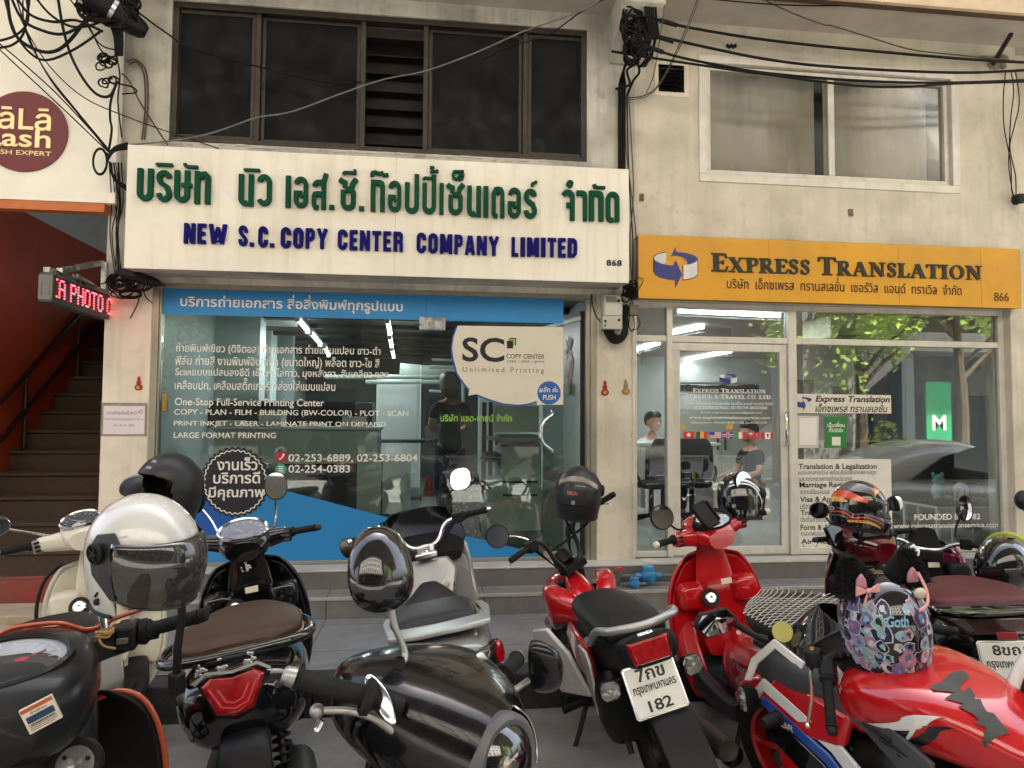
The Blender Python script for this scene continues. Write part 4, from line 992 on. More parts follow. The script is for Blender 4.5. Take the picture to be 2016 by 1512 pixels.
# ================================================================ copy shop furniture
TUBE = mat('lit_tube',(.9,.95,1),.4,emit=(.92,.97,1.0),estr=3)
FIX = mat('fixture_white',hexc('d8d8d4'),.4)
def tube_light(p0,p1,label,group,w=.03,power=26,fix=True):
    p0, p1 = V(p0), V(p1); d = p1-p0; L = d.length; t = thing('tube_light',label,'ceiling light',(p0+p1)/2,(0,0,math.atan2(d.y,d.x)),group)
    g = MB(); g.tube([(-L/2+.03,0,0),(L/2-.03,0,0)],w*.6,10,1); g.build('tube',TUBE,t)
    if fix:
        g = MB(); g.box(-L/2,L/2,-w,w,w*.8,w*2.2); g.box(-L/2,-L/2+.03,-w,w,-w,w*.79); g.box(L/2-.03,L/2,-w,w,-w,w*.79); g.build('fitting',FIX,t)
    ld_ = bpy.data.lights.new('tube_glow','AREA'); ld_.shape = 'RECTANGLE'; ld_.size = L; ld_.size_y = w*2; ld_.energy = power; ld_.color = (.93,.98,1)
    lo = bpy.data.objects.new('tube_glow',ld_); COL.objects.link(lo); lo.parent = t; lo.location = (0,0,-w*1.2)
    return t
GR = 'fluorescent tubes on the copy shop ceiling'
for k, (a,b,c_,d_) in enumerate(((585,628,606,653),(611,655,631,679),(638,683,647,700))):
    tube_light(atz(a,b,2.86),atz(c_,d_,2.86),('nearest','middle','farthest')[k]+' lit tube of the slanting left row on the dark ceiling',GR,power=3.2)
for k, (a,b,c_,d_) in enumerate(((762,632,768,657),(767,664,771,682),(771,688,775,703))):
    tube_light(atz(a,b,2.86),atz(c_,d_,2.86),('nearest','middle','farthest')[k]+' lit tube of the upright right row on the dark ceiling',GR,power=3.2)
def pbox(mb,x0,y0,x1,y1,Yf,depth):
    """box whose front face fills the pixel rectangle at depth Yf"""
    A = at(x0,(y0+y1)/2,Yf); B = at(x1,(y0+y1)/2,Yf); zt = at((x0+x1)/2,y0,Yf).z; zb = at((x0+x1)/2,y1,Yf).z
    mb.box(A.x,B.x,Yf,Yf+depth,zb,zt); return A.x, B.x, zb, zt
AQP = mat('counter_laminate',hexc('b6bdb6'),.4,var=.06); COP = mat('copier_grey',hexc('b3bdb6'),.4,var=.05); COPD = mat('copier_dark',hexc('2c302f'),.4)
ct = MB(); x0, x1, zb, zt = pbox(ct,420,846,744,912,1.3,.55); c0 = ct.build('counter',AQP,None,bevel=.006); tag(c0,'pale grey counter standing behind the phone numbers on the glass','counter')
g = MB(); g.box(x0-.02,x1+.02,1.27,1.88,zt+.002,zt+.03); g.build('counter_top',FIX,c0,bevel=.004)
g = MB(); g.box(x0+.05,x1-.05,1.4,1.8,FZ,zb-.002); g.build('counter_base',DARK_IN,c0)
g = MB(); a = at(473,880,1.295); b = at(675,880,1.295); g.box(a.x,b.x,1.296,1.299,zt-.34,zt-.03); g.build('drawer_front',AQP,c0)
pt = MB(); pbox(pt,388,790,700,842,2.4,.06); p0_ = pt.build('office_partition',mat('black_partition',hexc('211f20'),.6),None); tag(p0_,'low black office partition behind the English service list','partition')
g = MB(); pbox(g,395,842,405,960,2.402,.05); pbox(g,690,842,698,960,2.402,.05); g.build('partition_post',COPD,p0_)
wp = MB(); pbox(wp,702,908,808,1050,.95,.03); w0 = wp.build('white_board',mat('wrapped_board',hexc('c4cbc4'),.12,var=.05,coat=.6),None); tag(w0,'pale board wrapped in clear plastic leaning inside the copy shop window','board')
g = MB(); pbox(g,702,1012,808,1030,.93,.018); pbox(g,750,908,753,1012,.945,.004); g.build('board_foot',COPD,w0)
for i, (xa,ya,xb,yb,dd,lb) in enumerate(((652,792,732,905,3.0,'tall black cabinet behind the counter'),(740,745,828,905,4.6,'white unit standing in for the bright window at the back of the copy shop'))):  # the white one stands in for a bright window at the back
    g = MB(); pbox(g,xa,ya,xb,960,dd,.5); o = g.build('cabinet',(COPD,FIX)[i],None,bevel=.006); tag(o,lb,'cabinet')
    g = MB(); pbox(g,xa+6,ya+8,(xa+xb)/2-1,900,dd-.012,.01); pbox(g,(xa+xb)/2+1,ya+8,xb-6,900,dd-.012,.01); g.build('door',(mat('cab_black',hexc('34322f'),.4),WALL_WH)[i],o)
mo = thing('monitor','black computer monitor in front of the white window stand-in','monitor',(0,0,0))
g = MB(); pbox(g,838,782,866,842,3.2,.03); g.build('screen_back',COPD,mo,bevel=.006); g = MB(); pbox(g,848,842,855,862,3.22,.03); pbox(g,838,862,866,866,3.15,.2); g.build('stand',COPD,mo)
dk = MB(); pbox(dk,700,866,900,872,3.0,.6); pbox(dk,704,873,712,960,3.02,.05); pbox(dk,884,873,892,960,3.02,.05); d0 = dk.build('desk',COPD,None); tag(d0,'black desk carrying the monitor','desk')
# photocopier
cp = thing('photocopier','big pale grey photocopier beside the door handle','photocopier')
g = MB(); pbox(g,985,872,1066,984,1.0,.6); pbox(g,957,984,1067,1046,.96,.66); g.build('body',COP,cp,bevel=.008)
g = MB(); pbox(g,968,862,1066,868,.93,.7); pbox(g,984,866,1064,871,.98,.6); g.build('scanner_bed',mat('copier_bed',hexc('8f9a95'),.4),cp,bevel=.005)
g = MB(); pbox(g,982,856,1060,861,1.05,.5); g.build('document_feeder',COPD,cp,bevel=.005)
g = MB(); pbox(g,957,893,986,900,.92,.5); pbox(g,952,905,984,909,.9,.5); g.build('output_tray',COPD,cp,bevel=.004)
for y0, y1 in ((936,959),(962,983)):
    g = MB(); pbox(g,960,y0,1065,y1,.985,.01); dw = g.build('paper_drawer',COP,cp,bevel=.003)
    g = MB(); pbox(g,990,y0+11,1058,y0+15,.978,.006); g.build('handle',COPD,dw)
g = MB(); pbox(g,975,868,980,876,.9,.03); pbox(g,986,874,1062,880,.99,.01); g.build('control_panel',COPD,cp)
pn = MB(); pbox(pn,972,799,1061,851,1.9,.03); o = pn.build('notice_board',mat('pale_green_board',hexc('cfdcc6'),.4,var=.04),None); tag(o,'plain pale green board above the photocopier','board')
g = MB(); pbox(g,969,796,1064,798,1.89,.035); g.build('board_rim',FIX,o)
for x, lb in ((949,'left dark red post behind the woman'),(962,'right dark red post beside the pale green board')):
    g = MB(); pbox(g,x,792,x+8,1000,2.2,.06); o = g.build('red_post',mat('maroon_paint',hexc('6a2a2c'),.5),None); tag(o,lb,'post')
PAT = mat('leaf_fabric',hexc('2a2a26'),.8)
n_ = PAT.node_tree.nodes; l_ = PAT.node_tree.links; vz = n_.new('ShaderNodeTexVoronoi'); vz.inputs['Scale'].default_value = 26; cr = n_.new('ShaderNodeValToRGB')
cr.color_ramp.elements[0].color = (.30,.28,.16,1); cr.color_ramp.elements[1].color = (.012,.012,.012,1); cr.color_ramp.elements[0].position = .2; cr.color_ramp.elements[1].position = .42
tc_ = n_.new('ShaderNodeTexCoord'); l_.new(tc_.outputs['Object'],vz.inputs['Vector']); l_.new(vz.outputs['Distance'],cr.inputs['Fac']); l_.new(cr.outputs[0],n_['Principled BSDF'].inputs['Base Color'])
c = at(905,1015,.85); g = MB(); g.lathe([(0,0),(.20,0),(.215,.03),(.205,.3),(.19,.62),(.17,.66),(0,.665)],28,Mx.Translation((c.x,.95,FZ+.03))); o = g.build('fabric_drum',PAT,None); tag(o,'tall drum covered in black and olive leaf print behind the door glass','drum')
c = at(850,1010,1.2); cn = thing('traffic_cone','red traffic cone with white band inside the copy shop','cone',(c.x-.03,1.25,FZ))
g = MB(); g.lathe([(0,.62),(.02,.62),(.03,.6),(.125,.03),(0,.03)],20); g.box(-.17,.17,-.17,.17,0,.028); g.build('cone_body',mat('cone_red',hexc('b03028'),.5),cn)
g = MB(); g.lathe([(.062,.42),(.083,.31)],20,None); g.lathe([(.065,.421),(.086,.311)],20); g.build('band',WHITE_V,cn)
c = at(488,700,3.0); fn = thing('wall_fan','black wall fan on the pale wall of the copy shop','fan',(c.x,3.0,c.z),(0,0,rad(30)))
g = MB()
for r in (.06,.11,.16,.2): g.tube([(r*math.cos(2*PI*i/20),-.02-.04*(1-(r/.2)**2),r*math.sin(2*PI*i/20)) for i in range(21)],.004,5,1)
for i in range(16): a = PI*i/8; g.tube([(0,-.06,0),(.2*math.cos(a),-.02,.2*math.sin(a))],.003,4,1)
g.build('guard',BLACK_PL,fn)
g = MB()
for i in range(4):
    a = PI*i/2; g.prism([(0,-.03),(.15,-.06),(.17,.04),(0,.03)],(0,0,0),(math.cos(a),.12,math.sin(a)),(-math.sin(a),.2,math.cos(a)),.004)
g.build('blade',COPD,fn)
g = MB(); g.ell((0,.03,0),(.05,.06,.05),n=12,m=8); g.tube([(0,.06,0),(0,.1,-.12),(0,.16,-.2)],.02,8,2); g.build('motor',BLACK_PL,fn)
g = MB()
for k in range(5): a = atz(517,632+k*2.4,2.90); b = atz(586,634+k*2.4,2.90); g.box(a.x,b.x,a.y-.02,a.y+.02,2.90,2.912)
o = g.build('ceiling_grille',FIX,None); tag(o,'white slatted grille on the dark copy shop ceiling','grille')
pp = MB()
for (pts,Y,r) in (([(850,708),(905,710),(905,740),(850,742)],3.6,.02),([(846,722),(900,724),(912,760),(912,800)],3.4,.025),([(720,752),(905,752)],3.8,.03),([(845,770),(890,772),(890,800)],3.5,.02),([(640,742),(860,742)],4.2,.03)):
    pp.tube([at(x,y,Y) for x,y in pts],r,8,1)
o = pp.build('ceiling_pipework',COP,None); tag(o,'grey pipes running under the ceiling at the back of the copy shop','pipes')

PAPER = mat('paper_white',hexc('d9d7cf'),.7); CARD = mat('cardboard',hexc('a88a62'),.8,var=.15); rnd = random.Random(6)
ctz = at(500,846,1.3).z+.032
for i, lb in enumerate(('paper stack at the left end of the pale counter','tall paper stack on the pale counter','low paper stack in the middle of the pale counter','paper stack at the right end of the pale counter')):
    x = at(450+i*82,846,1.45).x; h = (.07,.16,.04,.11)[i]; g = MB()
    for k in range(int(h/.012)): g.box(x-.11+rnd.uniform(-.006,.006),x+.11+rnd.uniform(-.006,.006),1.42,1.7,ctz+k*.012,ctz+k*.012+.0105)
    o = g.build('paper_stack',PAPER,None); tag(o,lb,'paper','paper stacks on the counter')
for i, (x,y,z,w_,lb) in enumerate(((-2.1,1.0,0,.38,'big cardboard box on the floor by the left wall'),(-2.12,1.02,.33,.3,'smaller cardboard box on top of the big one'),(-1.7,1.9,0,.34,'cardboard box standing beside the counter'),(1.42,2.9,0,.36,'cardboard box at the back beside the red posts'))):
    g = MB(); g.box(x-w_/2,x+w_/2,y-.2,y+.2,FZ+z,FZ+z+.32); o = g.build('cardboard_box',CARD,None,bevel=.004); tag(o,lb,'box','cardboard boxes in the copy shop'); q = MB(); q.box(x-.025,x+.025,y-.203,y+.203,FZ+z+.24,FZ+z+.323); q.build('packing_tape',CREAM_V,o)
rk = thing('shelf_rack','metal rack of folders against the left wall of the copy shop','shelf',(-2.28,3.5,FZ))
g = MB()
for z in (.3,.8,1.3,1.8): g.box(-.16,.16,-.5,.5,z,z+.02)
for sx in (-.15,.15):
    for sy in (-.49,.49): g.box(sx-.012,sx+.012,sy-.012,sy+.012,0,1.95)
g.build('frame',COP,rk); g = MB()
for z in (.32,.82,1.32):
    for k in range(16): g.box(-.12,.14,-.46+k*.057,-.46+k*.057+.045,z,z+rnd.uniform(.24,.34))
g.build('folder_row',mat('folder_spines',hexc('6a6f78'),.6,var=.7,scale=7),rk)
g = MB(); g.tube([(.55,5.0,2.5),(.2,5.0,2.46),(-.4,5.0,2.5)],.09,10,3); o = g.build('air_duct',COP,None); tag(o,'round grey air duct at the back of the copy shop','duct')

# ================================================================ office furniture
OG = 'strip lights on the office ceiling'
for (a,b,c_,d_,w_,lb) in ((1327,712,1440,691,.05,'long lit strip crossing the office door glass'),(1252,688,1298,675,.05,'lit strip above the man in glasses'),(1322,655,1386,642,.05,'lit strip behind the transom over the door'),(1330,612,1540,622,.035,'bright strip right behind the transom')):
    tube_light(atz(a,b,2.83),atz(c_,d_,2.83),lb,OG,w_,4.5,False)
OFW = mat('office_laminate',hexc('d9d5c8'),.4,var=.04)
cb_ = MB(); x0, x1, zb, zt = pbox(cb_,1330,806,1535,960,4.4,.5); o = cb_.build('cupboard',OFW,None,bevel=.006); tag(o,'wide cream cupboard with two black upright handles behind the office door','cupboard')
g = MB(); m_ = (x0+x1)/2-.12
for a, b in ((x0+.02,m_-.005),(m_+.005,x1-.02)): g.box(a,b,4.385,4.398,zb,zt-.06)
g.build('cupboard_door',OFW,o,bevel=.003)
for d_ in (-.06,.06): g = MB(); g.box(m_+d_-.012,m_+d_+.012,4.35,4.384,zt-.62,zt-.42); g.build('handle',COPD,o,bevel=.003)
sf = MB(); pbox(sf,1330,772,1500,777,4.6,.35); pbox(sf,1330,752,1500,755,4.6,.35); o = sf.build('wall_shelf',FIX,None); tag(o,'white wall shelf with files above the cream cupboard','shelf')
g = MB()
for i in range(20): x = 1336+i*8; pbox(g,x,757+random.uniform(0,3),x+6.5,771,4.66,.2)
g.build('file_row',mat('file_spines',hexc('5b5a56'),.6,var=.6,scale=5),o)
dk = MB(); pbox(dk,1255,872,1420,878,2.0,.7); pbox(dk,1262,879,1270,1000,2.02,.6); pbox(dk,1405,879,1412,1000,2.02,.6); o = dk.build('desk',OFW,None,bevel=.004); tag(o,'pale desk in front of the man in glasses','desk')
rb = MB(); pbox(rb,1350,893,1408,908,2.1,.2); o = rb.build('file_tray',mat('orange_tray',hexc('c4522e'),.5),None,bevel=.004); tag(o,'orange red file tray on the pale office desk','tray')
g = MB(); pbox(g,1354,888,1404,892,2.12,.16); g.build('papers',WHITE_V,o)
def office_chair(px,py,Y,rz,label):
    c = at(px,py,Y); t = thing('office_chair',label,'chair',(c.x,Y,FZ),(0,0,rz),'black office chairs')
    g = MB(); g.ribs([(-.22,0,.46,.2,.03,.03,4),(-.1,0,.47,.24,.045,.04,4),(.15,0,.47,.24,.045,.04,4),(.22,0,.46,.2,.03,.03,4)],20,3); g.build('seat',BLACK_PL,t)
    g = MB(); g.ribs([(.55,0,-.24,.19,.02,.02,4),(.62,0,-.25,.23,.03,.03,4),(.9,0,-.28,.22,.03,.03,4),(1.0,0,-.29,.16,.02,.02,4)],20,3,Mx.Rotation(rad(90),4,'X')); g.build('backrest',mat('chair_mesh',(.02,.02,.022),.8),t)
    g = MB(); g.tube([(0,0,.1),(0,0,.44)],.03,10,1); g.tube([(0,.2,.42),(0,.3,.5),(0,.29,.62)],.02,8,2)
    for i in range(5): a = 2*PI*i/5; g.tube([(0,0,.12),(.28*math.cos(a),.28*math.sin(a),.07)],.02,6,1)
    g.build('base',BLACK_PL,t)
    for i in range(5):
        a = 2*PI*i/5; q = MB(); q.lathe([(0,-.022),(.03,-.022),(.03,.022),(0,.022)],12,Mx.Translation((.28*math.cos(a),.28*math.sin(a),.03)) @ Mx.Rotation(rad(90),4,'X')); q.build('castor',BLACK_PL,t)
    for s in (-1,1): q = MB(); q.tube([(s*.24,.1,.47),(s*.27,.08,.62),(s*.27,-.15,.66)],.018,6,2); q.build('armrest',BLACK_PL,t)
office_chair(1282,960,1.9,rad(200),'black swivel chair by the left office pane'); office_chair(1362,960,2.0,rad(160),'black swivel chair behind the office door')
sofa = thing('sofa','long black leather sofa behind the web address lettering','sofa',(at(1760,950,2.4).x,2.6,FZ))
LEA = mat('black_leather',(.016,.016,.018),.38,var=.2,bump=.05)
g = MB(); g.ribs([(-1.1,0,.3,.36,.12,.12,5),(-1.05,0,.3,.40,.14,.14,6),(1.05,0,.3,.40,.14,.14,6),(1.1,0,.3,.36,.12,.12,5)],24,1,Mx.Rotation(rad(90),4,'Z')); g.build('seat',LEA,sofa)
g = MB(); g.ribs([(-1.12,-.30,.66,.10,.2,.3,4),(-1.05,-.3,.66,.13,.24,.32,5),(0,-.3,.68,.13,.25,.32,5),(1.05,-.3,.66,.13,.24,.32,5),(1.12,-.3,.66,.1,.2,.3,4)],24,3,Mx.Rotation(rad(-90),4,'Z')); g.build('backrest',LEA,sofa)
for s in (-1,1): g = MB(); g.ribs([(-.42,s*1.15,.4,.09,.16,.3,4),(.36,s*1.15,.42,.1,.18,.3,4)],20,2); g.build('armrest',LEA,sofa)
pa = MB(); pbox(pa,1683,688,1782,868,4.9,.03); pnt = pa.build('painting',mat('blue_painting',hexc('35699a'),.5,var=.55,scale=2.6,dirt=(.22,.2,.12),dirtamt=.5),None); tag(pnt,'tall blue abstract painting on the office wall','painting')
g = MB(); A = at(1683,688,4.88); B = at(1782,868,4.88); frame_bars(g,A.x-.03,B.x+.03,B.z-.03,A.z+.03,.035,4.87,4.899); g.build('frame',mat('pale_frame',hexc('b9b6ac'),.5),pnt)
for (x0,y0,x1,y1,lb) in ((1641,763,1673,800,'small landscape picture above the name strip'),(1563,750,1598,775,'small dark framed picture beside the door mullion')):
    g = MB(); pbox(g,x0,y0,x1,y1,4.6,.02); o = g.build('framed_picture',mat('dull_picture',hexc('5d6b5a'),.5,var=.5,scale=9),None); tag(o,lb,'picture')
    g = MB(); A = at(x0,y0,4.59); B = at(x1,y1,4.59); frame_bars(g,A.x-.02,B.x+.02,B.z-.02,A.z+.02,.025,4.57,4.599); g.build('frame',COPD,o)
ac = thing('air_conditioner','long cream air conditioner hanging behind the transom glass','air conditioner')
g = MB(); x0, x1, zb, zt = pbox(g,1636,622,1866,668,.55,.55); g.build('casing',mat('ac_cream',hexc('c9c6a8'),.5,var=.06),ac,bevel=.02)
g = MB(); g.box(x0+.02,x1-.02,.535,.549,zb-.002,zb+.035); pbox(g,1749,628,1752,655,.54,.01); g.build('outlet_grille',mat('ac_grille',hexc('7b7a68'),.5),ac)
for x in (1645,1858): g = MB(); pbox(g,x-7,626,x+7,662,.56,.4); g.build('end_bracket',COPD,ac)
tb = thing('side_table','white framed table with a dark top in the corner of the office window','table')
a = at(1812,986,.75); b = at(1962,992,.75)
g = MB(); g.box(a.x,b.x,.5,1.05,a.z-.03,a.z); g.build('table_top',COPD,tb,bevel=.003); g = MB(); g.box(a.x-.004,b.x,.496,1.054,a.z-.052,a.z-.032); g.build('apron',FIX,tb)
for x in (a.x+.02,at(1873,1000,.55).x,b.x-.04):
    for y in (.53,1.02): g = MB(); g.box(x-.014,x+.014,y-.014,y+.014,FZ,a.z-.053); g.build('leg',FIX,tb)
zt_ = a.z+.001
c = at(1888,970,.75); ln = thing('lantern','small white lantern on the corner table','lantern',(c.x,.72,zt_))
g = MB()
for i in range(6): an = PI*i/3; g.box(.06*math.cos(an)-.006,.06*math.cos(an)+.006,.06*math.sin(an)-.006,.06*math.sin(an)+.006,.016,.13)
g.lathe([(0,0),(.075,0),(.075,.015),(0,.015)],6); g.lathe([(.078,.13),(.07,.15),(.02,.19),(0,.19)],6); g.build('cage',FIX,ln)
g = MB(); g.lathe([(0,.016),(.03,.016),(.03,.1),(0,.1)],12); g.build('candle',CREAM_V,ln)
PL = mat('teal_plush',hexc('7fb0ac'),.95,var=.12,bump=.3,bscale=150); c = at(1857,965,.75)
pl = thing('plush_toy','pale teal plush toy sitting beside the lantern','toy',(c.x-.02,.8,zt_))
g = MB(); g.ell((0,0,.09),(.07,.06,.09)); g.build('body',PL,pl); g = MB(); g.ell((0,-.01,.21),(.058,.055,.058)); g.ell((-.05,0,.26),(.02,.015,.03)); g.ell((.05,0,.26),(.02,.015,.03)); g.build('head',PL,pl)
for s in (-1,1): g = MB(); g.ell((s*.06,-.06,.035),(.03,.06,.03)); g.build('leg',PL,pl)
for i, (px,r,lb) in enumerate(((1912,.035,'round tan stone beside the lantern'),(1926,.028,'smaller brown stone on the corner table'),(1842,.03,'pale stone left of the teal toy'))):
    c = at(px,975,.72); g = MB(); g.ell((c.x,.7,zt_+r*.7),(r*1.2,r,r*.72),n=12,m=8); o = g.build('stone',mat('tan_stone',hexc('8f7a66'),.7,var=.3),None); tag(o,lb,'stone')
c = at(1945,950,.8); g = MB(); rnd = random.Random(2)
for i in range(40):
    an = rnd.uniform(0,PI); g.tube([(c.x,.85,zt_+.02),(c.x+.09*math.cos(an)+rnd.gauss(0,.02),.85+rnd.gauss(0,.05),zt_+.07+.08*math.sin(an)),(c.x+.16*math.cos(an),.85+rnd.gauss(0,.06),zt_+.02+.16*math.sin(an))],[.006,.005,.002],5,2)
o = g.build('driftwood',mat('dry_twigs',hexc('6b543c'),.9,var=.3),None); tag(o,'bundle of dry brown twigs at the right end of the corner table','twigs')
# ================================================================ cables on the front
def cable(pts,r,m,label,group=None,jit=0.0,n=6):
    """pts: (px, py, Y)"""
    rnd = random.Random(len(label)+int(pts[0][0]*7+pts[-1][1]*3))
    mb = MB(); mb.tube([at(x,y,Y)+V((rnd.gauss(0,jit),rnd.gauss(0,jit),rnd.gauss(0,jit))) for x,y,Y in pts],r,n,5)
    o = mb.build('cable',m,None,sharp=80); tag(o,label,'cable',group); return o
GL_ = 'cables slung in front of the cream sign panel'
cable([(13,-20,-.5),(20,40,-.5),(37,77,-.5),(77,100,-.48),(110,100,-.45),(140,77,-.42),(175,30,-.4)],.0125,CABLE,'thick black cable in the lowest wide loop before the cream panel',GL_)
cable([(16,-20,-.52),(43,37,-.52),(83,60,-.5),(123,67,-.46),(160,50,-.42),(190,26,-.4)],.011,CABLE,'thick black cable in the middle wide loop before the cream panel',GL_)
cable([(24,-20,-.5),(57,27,-.5),(105,43,-.46),(150,40,-.42),(202,62,-.4)],.010,CABLE,'thick black cable in the uppermost wide loop before the cream panel',GL_)
cable([(112,-20,-.46),(123,50,-.46),(140,110,-.45),(167,160,-.42),(193,187,-.38),(217,188,-.35),(231,160,-.33)],.011,CABLE,'long black cable hanging in a deep loop right of the maroon disc',GL_)
cable([(231,160,-.33),(218,200,-.3),(217,235,-.28),(220,255,-.27),(214,298,-.26)],.009,CABLE,'black cable dropping from the knot to the corner of the white sign',GL_)
for (pts,lb) in (([(-10,78,-.5),(107,180,-.45),(213,295,-.3)],'thin straight cable running from the left edge to the sign corner'),
                  ([(-10,88,-.5),(20,117,-.5),(120,210,-.42),(211,297,-.3)],'thin cable just below the straight one across the maroon disc'),
                  ([(45,-10,-.5),(50,60,-.5),(90,140,-.46),(150,217,-.38),(213,293,-.3)],'black cable sagging steeply past the maroon disc to the sign corner'),
                  ([(30,-10,-.52),(60,80,-.5),(100,158,-.46),(160,232,-.38),(214,300,-.3)],'second steep black cable beside the maroon disc')):
    cable(pts,.0055,CABLE,lb,GL_)
cable([(30,10,-.5),(52,60,-.5),(100,133,-.45),(167,193,-.35),(250,230,-.25),(333,260,-.2),(430,292,-.36)],.0045,CABLE,'thin black cable crossing below the dark window to the sign top',GL_)
cable([(245,5,-.4),(300,45,-.3),(333,70,-.25),(367,93,-.2),(433,113,-.15),(504,130,-.12),(637,160,-.1),(712,163,-.06)],.007,CABLE,'twisted black cable crossing the left panes of the dark window',None,.004)
cable([(255,285,-.3),(313,280,-.3),(377,273,-.3),(433,257,-.3),(504,233,-.3),(577,218,-.3),(681,182,-.3),(761,155,-.3),(837,138,-.3),(937,103,-.32),(1030,60,-.36),(1141,23,-.42),(1200,-12,-.46)],.0065,CABLE_G,'long pale grey cable rising across the dark window to the ceiling beam',None,.004)
cable([(950,118,-.2),(1008,90,-.3),(1080,68,-.36),(1146,22,-.42),(1206,-10,-.46)],.0055,CABLE,'short black cable under the grey one at the top of the dark window')
for i, (pts,lb) in enumerate((([(60,-20,-.46),(95,25,-.46),(140,52,-.44),(185,48,-.4),(215,30,-.38)],'short black cable drooping into the splice case'),([(5,-20,-.5),(28,60,-.5),(60,105,-.48),(95,118,-.45),(150,95,-.42),(200,60,-.38)],'black cable drooping just under the lowest wide loop'),([(-10,82,-.5),(30,70,-.5),(55,40,-.5),(50,-20,-.5)],'black cable looping from the left edge up to the top'),([(-10,95,-.5),(25,88,-.5),(48,60,-.5),(60,-20,-.5)],'second black cable looping from the left edge up to the top'),([(125,-20,-.45),(160,30,-.43),(195,85,-.4),(225,98,-.35)],'black cable slanting from the top into the knot'),([(140,-20,-.45),(175,50,-.42),(200,100,-.38),(228,120,-.33)],'lower black cable slanting from the top into the knot'))):
    cable(pts,.009 if i < 4 else .006,CABLE,lb,GL_)
GT = 'loops of black cable knotted beside the dark window'
rnd = random.Random(4)
def loopy(cx_,cy_,rx,ry,Y,turns,seed,tilt=0):
    r_ = random.Random(seed); pts = []
    for i in range(turns*7+1):
        a = 2*PI*i/7+tilt; k = 1+r_.uniform(-.28,.28)
        pts.append((cx_+rx*k*math.cos(a),cy_+ry*k*math.sin(a),Y+r_.uniform(-.05,.05)))
    return pts
def tangle(name,label,items,m,r,cat='cable bundle',group=None):
    mb = MB()
    for pts in items: mb.tube([at(x,y,Y) for x,y,Y in pts],r if not callable(r) else r(),6,4)
    o = mb.build(name,m,None,sharp=80); tag(o,label,cat,group); return o
tangle('cable_knot','knot of small black cable loops on the wall left of the dark window',[loopy(205+rnd.uniform(-8,22),135+rnd.uniform(-28,34),9,8,-.28,1,20+i) for i in range(10)]+[[(225,60,-.3),(230,110,-.3),(236,150,-.26),(232,200,-.25),(240,270,-.25)],[(215,110,-.3),(196,112,-.3),(198,126,-.3),(212,132,-.28)],[(222,155,-.28),(205,155,-.3),(203,165,-.3),(220,162,-.28)],[(235,165,-.26),(262,172,-.22),(268,182,-.22),(240,185,-.24)]],CABLE,.0065)
tangle('cable_bundle','dark mass of thick cables hanging from the ceiling corner at the top left',[loopy(212+rnd.uniform(-32,30),18+rnd.uniform(-22,22),30,17,-.38,2,40+i,i*.4) for i in range(26)]+[[(150+i*12,-20,-.4),(190+i*6,18,-.38),(222+i*3,60,-.34),(228+i*2,110,-.3)] for i in range(7)],CABLE,.010)
cl_ = thing('splice_case','long black splice case slanting under the ceiling at the top left','splice case',at(205,10,-.42))
g = MB(); g.ribs([(-.34,0,0,.03,.03,.03,2.4),(-.3,0,0,.07,.07,.07,2.6),(.2,0,0,.085,.085,.085,2.6),(.32,0,0,.04,.04,.04,2.4)],16,2,Mx.Rotation(rad(-60),4,'Z') @ Mx.Rotation(rad(-22),4,'X')); g.build('case',BLACK_PL,cl_)
g = MB()
for y in (-.15,.05): g.ribs([(y,0,0,.09,.09,.09,2.6),(y+.03,0,0,.09,.09,.09,2.6)],16,1,Mx.Rotation(rad(-60),4,'Z') @ Mx.Rotation(rad(-22),4,'X'))
g.build('clamp_band',STEEL,cl_)
tangle('cable_coil','small hanging coil of black cable at the corner of the white sign',[[(197+13*(1+.05*k)*math.cos(a*.5236),318+24*(1+.05*k)*math.sin(a*.5236),-.3+.01*k) for a in range(13)] for k in range(3)]+[[(210,300,-.3),(214,312,-.3),(206,335,-.3)]],CABLE,.006)
tangle('cable_bundle','fan of cables bending into the end of the white sign',[[(212,308+i*2,-.3),(225,290-i+i*3,-.28),(252,281+i*3,-.25)] for i in range(5)]+[[(216,318+i*4,-.3),(226,350+i*2,-.28),(250,366+i*3,-.25)] for i in range(4)],CABLE,.007)
tangle('cable_bundle','strands running down the pillar edge from the white sign corner to the message box',[[(216+i*3+rnd.uniform(-2,2),320,-.26),(220+i*3.4+rnd.uniform(-5,5),400,-.1),(222+i*2+rnd.uniform(-6,6),460,-.06),(226+i*2,540,-.06)] for i in range(8)],CABLE,.0045)
tangle('cable_pair','pair of brown cables strapped to the wall left of the dark window',[[(250,122,-.05),(266,117,-.04),(283,131,-.03),(290,155,-.02),(291,213,-.02),(284,275,-.02)],[(254,127,-.05),(268,122,-.04),(279,134,-.03),(285,157,-.02),(286,213,-.02),(279,275,-.02)],[(240,145,-.2),(255,160,-.1),(275,200,-.04),(300,240,-.03),(330,285,-.1)]],CABLE_B,.0065)
tangle('cable_bundle','tangled coil of cables under the left end of the white sign',[loopy(252+rnd.uniform(-20,22),562+rnd.uniform(-14,12),22,12,-.12,2,70+i,i) for i in range(12)]+[[(232+22*math.cos(a*.5236)+25,577+7*math.sin(a*.5236)+i*2,-.1) for a in range(13)] for i in range(3)]+[[(273,570,-.08),(272,595,-.06),(256,627,-.03)],[(282,572,-.08),(288,586,-.06),(300,597,-.03)],[(200,620-60,-.1),(214,552,-.1),(232,545,-.1)]],CABLE,.005)
